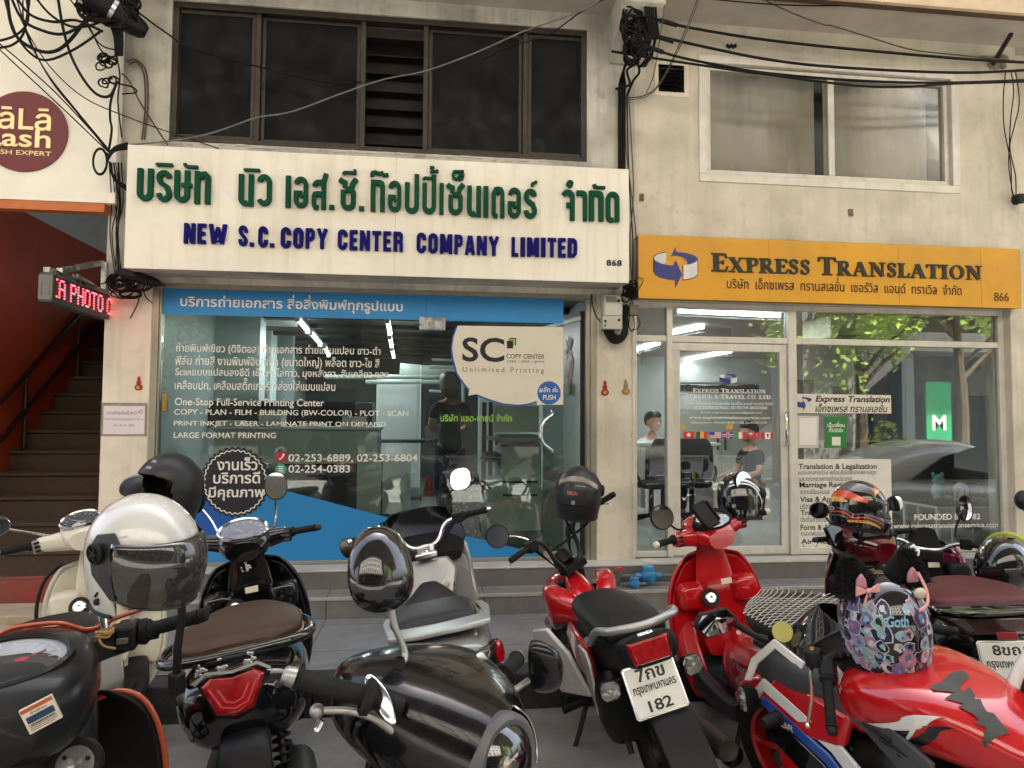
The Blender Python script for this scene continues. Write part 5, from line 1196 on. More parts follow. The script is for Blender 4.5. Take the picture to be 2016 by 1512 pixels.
g = MB(); T = frameT(at(280,549,-.14),(1,0,-.28),(0,1,0)); g.ribs([(-.17,0,0,.02,.02,.02,2),(-.14,0,0,.045,.04,.04,2.6),(.08,0,0,.045,.04,.04,2.6),(.15,0,0,.014,.014,.014,2),(.18,0,0,.008,.008,.008,2)],14,3,T @ Mx.Rotation(rad(-90),4,'Z')); o = g.build('splice_case',BLACK_PL,None); tag(o,'small tapered black splice case among the coils under the white sign','splice case')
# right hand cluster
GR_ = 'heavy black cables crossing above the aluminium window'
cable([(1270,32,-.42),(1291,38,-.42),(1361,55,-.42),(1512,79,-.42),(1712,100,-.42),(1912,117,-.42),(2040,124,-.42)],.012,CABLE,'uppermost heavy black cable above the aluminium window',GR_)
cable([(1270,64,-.42),(1291,70,-.42),(1391,93,-.42),(1512,117,-.42),(1645,132,-.42),(1879,143,-.42),(2040,137,-.42)],.012,CABLE,'second heavy black cable, touching the top edge of the aluminium window',GR_)
cable([(1250,84,-.42),(1268,90,-.42),(1328,110,-.42),(1408,127,-.42),(1512,144,-.42),(1679,158,-.42),(1845,163,-.42),(2040,157,-.42)],.011,CABLE,'third heavy black cable, crossing the top of the window panes',GR_)
cable([(1204,101,-.4),(1291,115,-.42),(1391,130,-.42),(1512,147,-.42),(1679,168,-.42),(1780,171,-.42),(1870,165,-.42),(2040,160,-.42)],.0105,CABLE,'lowest heavy black cable, sagging across the curtained panes',GR_)
cable([(1228,27,-.45),(1245,31,-.45),(1275,34,-.44)],.009,CABLE,'short cable stub at the top of the black bundle')
cable([(1226,50,-.45),(1243,53,-.45),(1270,60,-.44)],.009,CABLE,'short cable stub below the top one on the black bundle')
g = MB()
for (x,y,x2,y2) in ((1299,40,1333,50),(1293,72,1326,82),(1278,93,1306,103)): g.tube([at(x,y,-.42),at(x2,y2,-.42)],.019,8,1)
o = g.build('cable_sleeves',BLACK_PL,None); tag(o,'black sleeves where the heavy cables leave the bundle','cable sleeves')
tangle('cable_bundle','dark knotted cable bundle hanging under the ceiling beam between the shops',[loopy(1250+rnd.uniform(-12,14),70+rnd.uniform(-40,40),15,22,-.42,2,100+i,i*.7) for i in range(20)]+[[(1270+i*5,-15,-.46),(1272+i*5,35,-.46),(1280+i*4,68,-.44),(1270+i*5,78,-.42)] for i in range(5)],CABLE,.0095)
tangle('cable_bundle','grey black cables looping down the wall corner to the copy sign',[[(1236,118,-.3),(1228,138,-.2),(1220+i*5,165,-.06),(1219+i*5,200,-.03),(1219+i*5,332,-.03)] for i in range(3)]+[[(1244,130,-.3),(1234,140,-.2),(1240,165,-.1),(1225,172,-.08),(1212,175,-.08)],[(1248,110,-.36),(1259,140,-.2),(1246,160,-.1),(1234,190,-.05)],[(1270,80,-.42),(1272,125,-.3),(1268,128,-.3),(1282,112,-.3),(1290,78,-.42)]],CABLE,.011)
for i, (xs,lb) in enumerate((([1235,1236,1240,1246,1244],'thin brown cable nearest the white sign between the two shops'),([1238,1243,1247,1240,1247],'thin brown cable crossing the others between the two shops'),([1233,1232,1243,1253,1250],'thin brown cable nearest the orange sign between the two shops'))):
    cable([(xs[0],190,-.04),(xs[1],280,-.04),(xs[2],380,-.12),(xs[3],480,-.12),(xs[4],590,-.06)],.0055,CABLE_B if i else CABLE,lb,'thin cables between the two signs')
cable([(1378,-15,-.5),(1341,80,-.45),(1299,163,-.1),(1271,187,-.06),(1238,193,-.04)],.0055,CABLE_B,'tan cable slanting down past the louvred vent')
cable([(1381,-15,-.5),(1347,75,-.45),(1303,160,-.1),(1273,190,-.06),(1238,196,-.04)],.004,CABLE_B,'thinner tan cable twisted along the one past the louvred vent')
cable([(1312,-15,-.5),(1298,83,-.4),(1286,150,-.1),(1272,184,-.05)],.004,CABLE_B,'thin brown cable hanging straight left of the louvred vent')
cable([(1500,-4,-.5),(1519,7,-.5),(1575,32,-.48),(1622,48,-.46),(1640,50,-.46),(1719,77,-.44),(1795,97,-.42),(1879,107,-.4),(2040,124,-.4)],.006,CABLE_B,'long tan cable slanting under the soffit above the aluminium window',None,.003)
cable([(1380,-4,-.5),(1512,8,-.5),(1650,11,-.5),(1760,0,-.52)],.006,CABLE,'black cable along the very top above the aluminium window')
GW = 'wires dangling beside the right pillar'
for i, (pts,lb) in enumerate((([(1980,140),(1976,190),(1977,252),(1990,320),(1992,372),(1998,385)],'leftmost dark wire dangling to the black box'),([(1990,140),(1995,180),(1990,230),(1987,280),(1986,330),(1996,385)],'middle dark wire dangling to the black box'),([(1999,140),(2006,200),(1998,250),(1988,290),(1999,345),(2001,385)],'rightmost dark wire dangling to the black box'))):
    cable([(x,y,-.05) for x,y in pts],.0055,CABLE,lb,GW,.002)
g = MB(); a = at(2010,391,-.08); g.cbox(a,(.12,.1,.07),None); g.cbox((a.x-.05,a.y-.02,a.z-.02),(.05,.08,.08)); o = g.build('junction_box',BLACK_PL,None,bevel=.01); tag(o,'black junction box at the right edge above the orange sign','box')
g = MB(); g.tube([at(1955,126,-.02),at(1990,68,-.42)],.022,8,1); o = g.build('steel_arm',BLACK_PL,None); tag(o,'black steel arm slanting out of the plaster under the right soffit','bracket')
g = MB()
for i in range(9): p = at(1950+rnd.uniform(-22,26),124+rnd.uniform(-10,16),-.01); g.ell(p,(rnd.uniform(.03,.07),.02,rnd.uniform(.02,.05)),n=8,m=6)
o = g.build('mortar_patch',mat('raw_mortar',hexc('8b8372'),.95,var=.3,bump=.4),None); tag(o,'rough mortar patch round the foot of the black steel arm','mortar')
# ---------------------------------------------------------------- meter and other fittings on the pillars
mt_ = thing('electricity_meter','grey electricity meter with a small display on the middle pillar','meter',(0,0,0))
MG = mat('meter_grey',hexc('b9b5a8'),.5,var=.08,dirt=(.2,.18,.15),dirtamt=.25)
g = MB(); pbox(g,1189,580,1226,622,-.13,.11); pbox(g,1187,622,1225,648,-.15,.13); g.build('housing',MG,mt_,bevel=.008)
g = MB(); pbox(g,1193,583,1214,595,-.134,.003); g.build('display',mat('meter_display',hexc('6f7468'),.25),mt_); g = MB(); pbox(g,1192,599,1222,620,-.133,.002); g.build('rating_plate',mat('meter_plate',hexc('c6c3b8'),.4,var=.25,scale=90),mt_)
g = MB(); c = at(1218,592,-.136); g.lathe([(0,.006),(.012,.006),(.014,0)],14,Mx.Translation(c) @ Mx.Rotation(rad(90),4,'X')); c = at(1192,632,-.156); g.lathe([(0,.006),(.01,.006),(.012,0)],12,Mx.Translation(c) @ Mx.Rotation(rad(90),4,'X')); c = at(1219,630,-.156); g.lathe([(0,.006),(.01,.006),(.012,0)],12,Mx.Translation(c) @ Mx.Rotation(rad(90),4,'X')); g.build('screw',BLACK_PL,mt_)
tangle('cable_bundle','thick black cables looping out under the electricity meter',[[(1190+i*5,640,-.08),(1192+i*5,655,-.09),(1203+i*3,672-i*4,-.1),(1218+i,674-i*4,-.1),(1232-i*2,662-i*3,-.09),(1235-i*2,640,-.07),(1233-i*2,600,-.05)] for i in range(4)],CABLE,.012)
jb = MB(); pbox(jb,1240,600,1257,620,-.1,.08); o = jb.build('junction_box',mat('brown_box',hexc('6d6353'),.6,var=.2),None,bevel=.006); tag(o,'small brown junction box beside the electricity meter','box')
tangle('cable_bundle','thin wires drooping below the brown junction box',[[(1240,616,-.08),(1238,640,-.06),(1243,652,-.05),(1249,644,-.05),(1246,618,-.07)],[(1252,618,-.08),(1260,636,-.05),(1254,648,-.05),(1246,648,-.05)],[(1245,600,-.08),(1250,580,-.1),(1262,562,-.14),(1266,550,-.14),(1254,545,-.14)],[(1236,560,-.2),(1244,585,-.12),(1240,600,-.1)]],CABLE,.004)
tangle('cable_bundle','dark clump of wires at the lower corner between the two signs',[loopy(1240+rnd.uniform(-8,8),575+rnd.uniform(-16,16),8,10,-.12,2,150+i,i) for i in range(9)],CABLE,.0055)
cable([(1165,578,-.02),(1166,596,-.01),(1175,625,-.02),(1186,636,-.1),(1192,640,-.16),(1184,652,-.1)],.004,CABLE,'thin black wire looping from the glass frame to the meter')
def gourd(px,py,m,label):
    c = at(px,py,-.012); s_ = 1/ (at(px+1,py,0).x-at(px,py,0).x); u_ = 1/s_
    out = [(0,15),(2.6,11),(3.2,8),(2.6,5),(4.6,2),(4.4,-1),(3.4,-3),(7.4,-6.5),(7.8,-10.5),(5,-14.5),(0,-15.5)]
    pts = [(x*u_,y*u_) for x,y in out]+[(-x*u_,y*u_) for x,y in out[-2:0:-1]]
    mb = MB(); mb.prism(pts,c,(1,0,0),(0,0,1),.010); o = mb.build('gourd_charm',m,None,bevel=.003); tag(o,label,'charm')
    q = MB(); q.lathe([(0,.004),(3.4*u_,.004),(4*u_,0)],16,Mx.Translation((c.x,c.y-.006,c.z-9.5*u_)) @ Mx.Rotation(rad(90),4,'X')); q.build('charm_medallion',mat('charm_gold',hexc('c79a3c'),.4,.5),o)
gourd(273,754,mat('charm_red',hexc('a32028'),.35,var=.2),'red gourd charm on the left pillar above the paper notice')
gourd(1191,763,mat('charm_red',hexc('a32028'),.35),'red gourd charm on the middle pillar')
gourd(1232,761,mat('charm_faded',hexc('8a7a60'),.5,var=.3),'faded brown gourd charm on the middle pillar')
nb = film('paper_notice',[(204,799),(285,800),(284,854),(203,855)],mat('notice_paper',hexc('e4d8da'),.6,var=.03),None,-.0075); tag(nb,'taped white paper notice with faded Thai lines on the left pillar','notice')
g = MB(); text_px(g,'ตรวจรักษาโรคผิวหนัง',210,270,812,812,-.0083,8); text_px(g,'คลินิกโรคผิวหนังสุขุมวิท ชั้น ๒',206,282,825,825,-.0083,7); text_px(g,'โทร. 02-251-6853',224,264,837,837,-.0083,5); g.build('lettering',mat('faded_ink',hexc('6a6266'),.7),nb)
g = MB(); text_px(g,'ฟรี',272,281,810,810,-.0083,9); g.build('red_lettering',mat('red_ink',hexc('b04a4a'),.6),nb)
g = MB()
for q in ((198,793,290,799),(198,855,290,859),(198,799,203,855),(285,799,290,855)): pbox(g,q[0],q[1],q[2],q[3],-.0062,.0018)
g.build('tape',glass_mat('clear_tape',(.86,.82,.74),.06,.6,.25,.25),nb)
for (px,py,lb) in ((1124,766,'green grey switch plate on the frosted screen'),):
    c = V((1.17,.95,0))+V((.215,-.85,0)).normalized()*.62; T = frameT((c.x-.02,c.y,at(px,py,.35).z),(.215,-.85,0),(0,0,1)); g = MB(); g.box(-.06,.06,-.05,.05,.012,.03,T); o = g.build('switch_plate',mat('olive_plate',hexc('7f8d74'),.3,.3),None,bevel=.004); tag(o,lb,'plate')
def angel(k,dz,label):
    """cut-out figure sticker: headdress, head, robe, sash"""
    b = V((1.17,.95,0))+V((.215,-.85,0)).normalized()*k; z = 2.22+dz; u = V((.215,-.85,0)).normalized()
    t = thing('figure_sticker',label,'sticker',(b.x-.012,b.y,z))
    def pl(n,pts,m,e): mb = MB(); mb.prism(pts,(-.003*e,0,0),u,(0,0,1),.002); return mb.build(n,m,t)
    pl('robe',[(0,-.25),(-.06,-.12),(-.07,-.02),(-.05,.08),(.03,.1),(.08,.02),(.06,-.1),(.03,-.18)],mat('robe_red',hexc('a8483a'),.4),1)
    pl('sash',[(-.06,.0),(.0,.06),(.05,.05),(.0,-.08),(-.03,-.14)],mat('sash_cream',hexc('d8cfae'),.4),2)
    pl('face',rings(14,.035,(0,.14)),SKIN,2); pl('headdress',[(-.05,.15),(-.06,.22),(-.02,.2),(0,.26),(.03,.2),(.06,.22),(.05,.15),(0,.18)],mat('headdress_red',hexc('8c2f2c'),.4),3)
    pl('flower',rings(10,.03,(-.07,.1)),mat('pale_flower',hexc('dcd68e'),.4),3)
angel(.22,0,'red and cream standing figure sticker on the inner end of the frosted screen'); angel(.62,.04,'red and cream standing figure sticker on the outer end of the frosted screen')
for (px,py,w_,h_,lb) in ((1264,388,9,15,'small rusty wall bracket plate right of the copy sign'),(1676,418,9,14,'small rusty wall bracket plate above the orange sign')):
    g = MB(); pbox(g,px-w_/2,py-h_/2,px+w_/2,py+h_/2,-.012,.012); o = g.build('bracket_plate',mat('rusty_plate',hexc('8a7a68'),.7,.3,var=.4,scale=60),None,bevel=.003); tag(o,lb,'plate')
    q = MB(); c = at(px,py-3,-.014); q.ell(c,(.007,.005,.007),n=8,m=6); c = at(px,py+4,-.014); q.ell(c,(.007,.005,.007),n=8,m=6); q.build('bolt',BLACK_PL,o)
g = MB()
for i in range(5): p = at(1432+i*4,90+(i % 2)*2,-.02); g.ell(p,(.012,.015,.02),n=8,m=6)
o = g.build('pipe_stub',BLACK_PL,None); tag(o,'dark stub of broken pipes under the soffit left of the aluminium window','stub')
# blue water meters on the step
WB = mat('water_meter_blue',hexc('2f7fb0'),.4,var=.2,scale=20,dirt=(.06,.1,.12),dirtamt=.4); WR = mat('valve_red',hexc('b83a32'),.5); PIPE = mat('old_pipe',hexc('6d6a62'),.6,.4,var=.3,scale=20)
c = at(1276,1138,-.3); wm = thing('water_meter','blue water meter between two red handled valves on the step','water meter',(c.x,-.3,.377))
g = MB(); g.lathe([(0,.03),(.05,.03),(.062,.05),(.066,.09),(.058,.11),(.05,.115),(.05,.15),(.045,.158),(0,.16)],20); g.tube([(-.11,0,.075),(.11,0,.075)],.026,10,1); g.build('meter_body',WB,wm)
g = MB(); g.tube([(-.26,0,0),(-.255,0,.07),(-.2,0,.075),(-.11,0,.075)],.017,8,2); g.tube([(.11,0,.075),(.26,0,.075),(.3,0,.07),(.3,0,0)],.017,8,2)
for x in (-.25,.29): g.lathe([(0,.06),(.026,.06),(.026,.1),(.012,.105),(.012,.125),(0,.125)],12,Mx.Translation((x,0,0)))
g.build('pipe',PIPE,wm)
for x in (-.25,.29): g = MB(); g.ribs([(-.018,x,.135,.035,.014,.012,3),(.018,x,.135,.035,.014,.012,3)],12,1); g.build('valve_handle',WR,wm)
c = at(1247,1144,-.36); wm2 = thing('water_meter','smaller blue water meter in front of the left red valve','water meter',(c.x,-.38,.377))
g = MB(); g.lathe([(0,0),(.035,0),(.045,.02),(.045,.045),(.036,.06),(.036,.08),(0,.085)],18); g.build('meter_body',WB,wm2); g = MB(); g.tube([(-.1,0,.03),(.1,0,.03)],.014,8,1); g.build('pipe',PIPE,wm2)
# ================================================================ motorcycle materials
def paint(name,col,rough=.12,**k): return mat(name,col,rough,coat=.9,var=k.pop('var',.05),rvar=k.pop('rvar',.05),dirt=k.pop('dirt',(.12,.11,.10)),dirtamt=k.pop('dirtamt',.10),spec=.5,**k)
P_BLACK = paint('gloss_black_paint',(.006,.006,.007),.09)
P_RED = paint('red_paint',(.50,.008,.012),.16)
P_DRED = paint('dark_red_paint',(.10,.004,.010),.13)
P_MAG = paint('magenta_paint',(.18,.008,.05),.16)
P_CREAM = paint('cream_paint',hexc('d9d3c3'),.22)
P_SILV = paint('silver_paint',(.24,.245,.24),.32,metal=.35)
P_WHITE = paint('white_paint',hexc('dedcd6'),.25)
P_ORANGE = paint('burnt_orange_paint',(.42,.055,.012),.25)
P_GREY = mat('matt_grey_plastic',(.085,.085,.088),.5,var=.12,scale=8)
P_DGREY = mat('satin_charcoal',(.026,.026,.028),.45,spec=.35,var=.15,scale=8,dirt=(.12,.115,.1),dirtamt=.22)
M_BLK = mat('matt_black_plastic',(.009,.009,.0095),.5,spec=.28,var=.25,scale=10,dirt=(.06,.057,.05),dirtamt=.14,bump=.04,bscale=220)
M_VINYL = mat('black_seat_vinyl',(.010,.010,.0105),.48,spec=.3,var=.15,scale=10,bump=.12,bscale=300,dirt=(.09,.085,.08),dirtamt=.2)
M_BROWN = mat('brown_seat_vinyl',(.062,.036,.022),.5,spec=.3,var=.15,scale=10,bump=.12,bscale=300)
M_MAROON = mat('maroon_seat_vinyl',(.10,.018,.02),.55,var=.15,bump=.12,bscale=300)
RUBBER = mat('rubber',(.010,.010,.010),.75,spec=.25,var=.2,scale=20,dirt=(.07,.065,.06),dirtamt=.2)
METAL = mat('cast_metal',(.38,.37,.35),.42,.9,var=.2,scale=12,dirt=(.06,.055,.05),dirtamt=.4)
METAL_D = mat('dark_cast_metal',(.05,.05,.05),.5,.6,var=.3,scale=12,dirt=(.12,.11,.09),dirtamt=.4)
CHROME2 = mat('bike_chrome',(.75,.75,.75),.12,1.0,rvar=.08,dirt=(.15,.14,.12),dirtamt=.15)
LENS_R = mat('red_lens',(.35,.004,.008),.08,coat=1.0,var=.35,scale=50)
LENS_C = mat('clear_lens',(.75,.75,.72),.06,trans=.85,coat=1.0)
LENS_SM = mat('smoked_lens',(.06,.03,.03),.06,coat=1.0,var=.3,scale=30)
REFL = mat('lamp_reflector',(.72,.72,.70),.16,1.0,var=.25,scale=40)
AMBER = mat('amber_bulb',(.75,.22,.03),.3)
MIRROR = mat('mirror_glass',(.85,.86,.86),.02,1.0)
PLATE_W = mat('number_plate_white',hexc('dcdcd6'),.35,metal=.0,var=.04,dirt=(.3,.28,.25),dirtamt=.25)
PLATE_K = mat('number_plate_ink',(.012,.012,.014),.5)
SMOKE = glass_mat('smoked_screen',(.20,.18,.17),.06,.8)
CLEARG = glass_mat('meter_cover',(.92,.92,.94),.0,.12)
METER = mat('meter_face',(.012,.012,.014),.3,var=.3,scale=30)
WARN = mat('warning_label',hexc('d9cfc0'),.5)

class Bike:
    """a two-wheeler in its own frame: x to the rider's right, y forward, z up"""
    def __init__(s,name,label,x,y,yaw,lean,sc=1.06,cat='motorcycle',steer=0.0,pivot=(0,.36,.88),group='motorcycles parked along the kerb'):
        s.o = thing(name,label,cat,(x,y,0),(0,lean,yaw),group,sc)
        s.W = Mx.Translation((x,y,0)) @ Mx.Rotation(yaw,4,'Z') @ Mx.Rotation(lean,4,'Y') @ Mx.Scale(sc,4)
        ax = V((0,-math.sin(rad(26)),math.cos(rad(26))))
        p = V(pivot); s.S = Mx.Translation(p) @ Mx.Rotation(steer,4,ax) @ Mx.Translation(-p)
    def mb(s,steer=False):
        m = MB()
        if steer: m.T = s.S
        return m
    def px(s,x,y,ax,val):
        """local point seen at a place of the photograph, one local coordinate given"""
        d = _r*((x-CX)/F_PX) - _u*((y-CY)/F_PX) + _f; I = s.W.inverted(); c = I @ CAM; e = I.to_3x3() @ d; i = 'xyz'.index(ax)
        return c+e*((val-c[i])/e[i])
    def wheel(s,y,r,w,steer=False,rim=METAL_D,spokes=5):
        T = Mx.Translation((0,y,r)) @ Mx.Rotation(rad(90),4,'Y')
        g = s.mb(steer); hw = w/2
        g.lathe([(r*.70,-hw*.8),(r*.80,-hw),(r*.93,-hw*.92),(r*.985,-hw*.5),(r,0),(r*.985,hw*.5),(r*.93,hw*.92),(r*.80,hw),(r*.70,hw*.8)],40,T)
        for i in range(40):
            a = 2*PI*i/40
            for q in (-1,1): g.tube([T @ V((r*.998*math.cos(a),r*.998*math.sin(a),q*hw*.08)),T @ V((r*.97*math.cos(a+.07),r*.97*math.sin(a+.07),q*hw*.72))],.004,4,1,False)
        wo = g.build('wheel',RUBBER,s.o)
        g = s.mb(steer); g.lathe([(r*.74,-hw*.75),(r*.70,-hw*.8),(r*.66,-hw*.6),(r*.66,hw*.6),(r*.70,hw*.8),(r*.74,hw*.75)],36,T); g.lathe([(0,-hw*.9),(r*.18,-hw*.8),(r*.2,0),(r*.18,hw*.8),(0,hw*.9)],18,T)
        for i in range(spokes): a = 2*PI*i/spokes; g.tube([T @ V((r*.15*math.cos(a),r*.15*math.sin(a),0)),T @ V((r*.68*math.cos(a+.15),r*.68*math.sin(a+.15),0))],[.02,.012],6,1)
        g.build('rim',rim,wo)
        return wo
    def plate(s,c,up,nrm,w,h,lines,label=None):
        """number plate: c centre, up and outward normal in local axes, lines of (text, dy, width, height)"""
        up = V(up).normalized(); nrm = V(nrm).normalized(); x = up.cross(nrm); T = frameT(c,x,up)
        g = MB(); out = [(-w/2+.008,-h/2),(w/2-.008,-h/2),(w/2,-h/2+.008),(w/2,h/2-.008),(w/2-.008,h/2),(-w/2+.008,h/2),(-w/2,h/2-.008),(-w/2,-h/2+.008)]
        g.prism(out,c,x,up,.003); p = g.build('number_plate',PLATE_W,s.o,bevel=.001)
        g = MB(); fr = [(q[0]*.955,q[1]*.94) for q in out]+[(out[0][0]*.955,out[0][1]*.94)]; stroke(g,fr,.003,T,.0035); g.build('plate_rim',CHROME2,p)
        g = MB()
        for t, dy, tw, th in lines: text_to(g,t,T @ Mx.Translation((0,dy,.003)),tw,th,bold=.022,ext=0)
        g.build('plate_lettering',PLATE_K,p); return p
    def mirror(s,base,mid,head,face,rx,rz,kind='round',steer=True,side=1,mat_=None,stem=None,rs=.006):
        """stem from base to head; face = outward normal of the mirror glass"""
        g = s.mb(steer); g.tube([base,mid,head],rs,8,5); so = g.build('mirror_stem',stem or M_BLK,s.o)
        f = V(face).normalized(); u = V((0,0,1)); x = u.cross(f)
        x = x.normalized() if x.length > 1e-3 else V((1,0,0)); T = frameT(head,x,f.cross(x))
        def shape(k):
            n = 28; out = []
            for i in range(n):
                a = 2*PI*i/n; c, q = math.cos(a), math.sin(a); e = {'round': 2.0,'oval': 2.3,'hex': 2.6,'drop': 2.1}[kind]
                X = rx*k*math.copysign(abs(c)**(2/e),c); Z = rz*k*math.copysign(abs(q)**(2/e),q)
                if kind == 'drop': X *= 1-.28*Z/rz*side*0-.18*(Z/rz)
                if kind == 'hex': X += .18*Z*side
                out.append((X,Z))
            return out
        g = s.mb(steer); prof = [(1.0,.004),(1.02,-.004),(.98,-.014),(.86,-.028),(.6,-.040),(.3,-.046)]
        g.loft([[T @ V((p[0],p[1],d)) for p in shape(k)] for k,d in prof],True); ho = g.build('mirror_head',mat_ or M_BLK,so)
        g = s.mb(steer); sh = shape(.93); g.add([T @ V((p[0],p[1],.0052)) for p in sh],[tuple(range(len(sh)))]); g.build('mirror_glass',MIRROR,ho)
        return so
    def grip(s,p0,p1,r=.0155,end=CHROME2,ribs=True,steer=True,m=None):
        p0, p1 = V(p0), V(p1); d = (p1-p0); L = d.length; d.normalize()
        T = frameT(p0,d.orthogonal(),d.cross(d.orthogonal())); T = Mx.Translation(p0) @ d.to_track_quat('Z','Y').to_matrix().to_4x4()
        prof = [(0,0),(r*1.5,0),(r*1.55,.008),(r*1.15,.014)]
        n = 9
        for i in range(n+1):
            z = .016+(L-.03)*i/n; prof += [(r*1.05,z),(r*.97,z+.004)]
        prof += [(r*1.1,L-.008),(r*1.1,L),(0,L)]
        g = s.mb(steer); g.lathe(prof,16,T); go = g.build('grip',m or RUBBER,s.o)
        g = s.mb(steer); g.lathe([(r*.9,L+.001),(r*1.02,L+.004),(r*.95,L+.022),(r*.5,L+.027),(0,L+.027)],14,T); g.build('bar_end',end,go)
        return go
    def lever(s,pts,r=.006,m=None,steer=True):
        g = s.mb(steer); n = len(pts); g.tube(pts,[r*1.3]+[r]*(n-2)+[r*.9],8,4)
        g.ell(pts[-1],(r*1.5,)*3,n=10,m=8); return g.build('lever',m or CHROME2,s.o)
    def part(s,name,m,secs,n=28,k=4,parent=None,steer=False,T=None,**kw):
        g = s.mb(steer); g.ribs(secs,n,k,T); return g.build(name,m,parent or s.o,**kw)
    def tube(s,name,m,pts,r,parent=None,steer=False,n=10,k=5):
        g = s.mb(steer); g.tube(pts,r,n,k); return g.build(name,m,parent or s.o)
    def sheet(s,name,m,rows,th=.012,parent=None,steer=False,sub=2):
        g = s.mb(steer); g.grid(rows); return g.build(name,m,parent or s.o,solid=th,sub=sub,sharp=180)
    def flat(s,name,m,pts,o,u,v,d,parent=None,steer=False,bevel=.004):
        g = s.mb(steer); g.prism(pts,o,u,v,d); return g.build(name,m,parent or s.o,bevel=bevel)
    def indicator(s,c,size,nrm,parent=None,lens=None,stalk=None):
        f = V(nrm).normalized(); T = frameT(c,V((0,0,1)).cross(f),f.cross(V((0,0,1)).cross(f)))
        a, b = size
        g = MB(); g.loft([[T @ V((p[0]*k*a,p[1]*k*b,d)) for p in [(-1,-.5),(-.6,-1),(.6,-1),(1,-.5),(1,.5),(.6,1),(-.6,1),(-1,.5)]] for k,d in ((.5,-.06),(.85,-.045),(1.05,-.01),(1.05,0))]); io = g.build('indicator',M_BLK,parent or s.o,bevel=.002)
        g = MB(); g.loft([[T @ V((p[0]*k*a,p[1]*k*b,d)) for p in [(-1,-.5),(-.6,-1),(.6,-1),(1,-.5),(1,.5),(.6,1),(-.6,1),(-1,.5)]] for k,d in ((.97,.001),(.97,.006),(.85,.014),(.5,.018))]); g.build('lens',lens or LENS_C,io)
        g = MB(); g.add([T @ V((p[0]*.9*a,p[1]*.9*b,-.0)) for p in [(-1,-.5),(-.6,-1),(.6,-1),(1,-.5),(1,.5),(.6,1),(-.6,1),(-1,.5)]],[tuple(range(8))]); g.ell(T @ V((0,0,.004)),(a*.35,b*.35,b*.35),n=8,m=6); g.build('bulb',REFL if lens is None else AMBER,io)
        if stalk: g = MB(); g.tube([T @ V((0,0,-.05)),stalk],.012,8,1); g.build('stalk',M_BLK,io)
        return io
    def shock(s,top,bot,r=.032,turns=9):
        top, bot = V(top), V(bot); d = bot-top; q = d.to_track_quat('Z','Y').to_matrix().to_4x4(); T = Mx.Translation(top) @ q; L = d.length
        g = MB(); g.tube([top,bot],.014,10,1); g.tube([top,top.lerp(bot,.25)],.026,12,1); so = g.build('shock_absorber',METAL_D,s.o)
        g = MB(); N = turns*10; g.tube([T @ V((r*math.cos(2*PI*i/10),r*math.sin(2*PI*i/10),L*(.1+.78*i/N))) for i in range(N+1)],.0058,6,1); g.build('coil_spring',M_BLK,so); return so

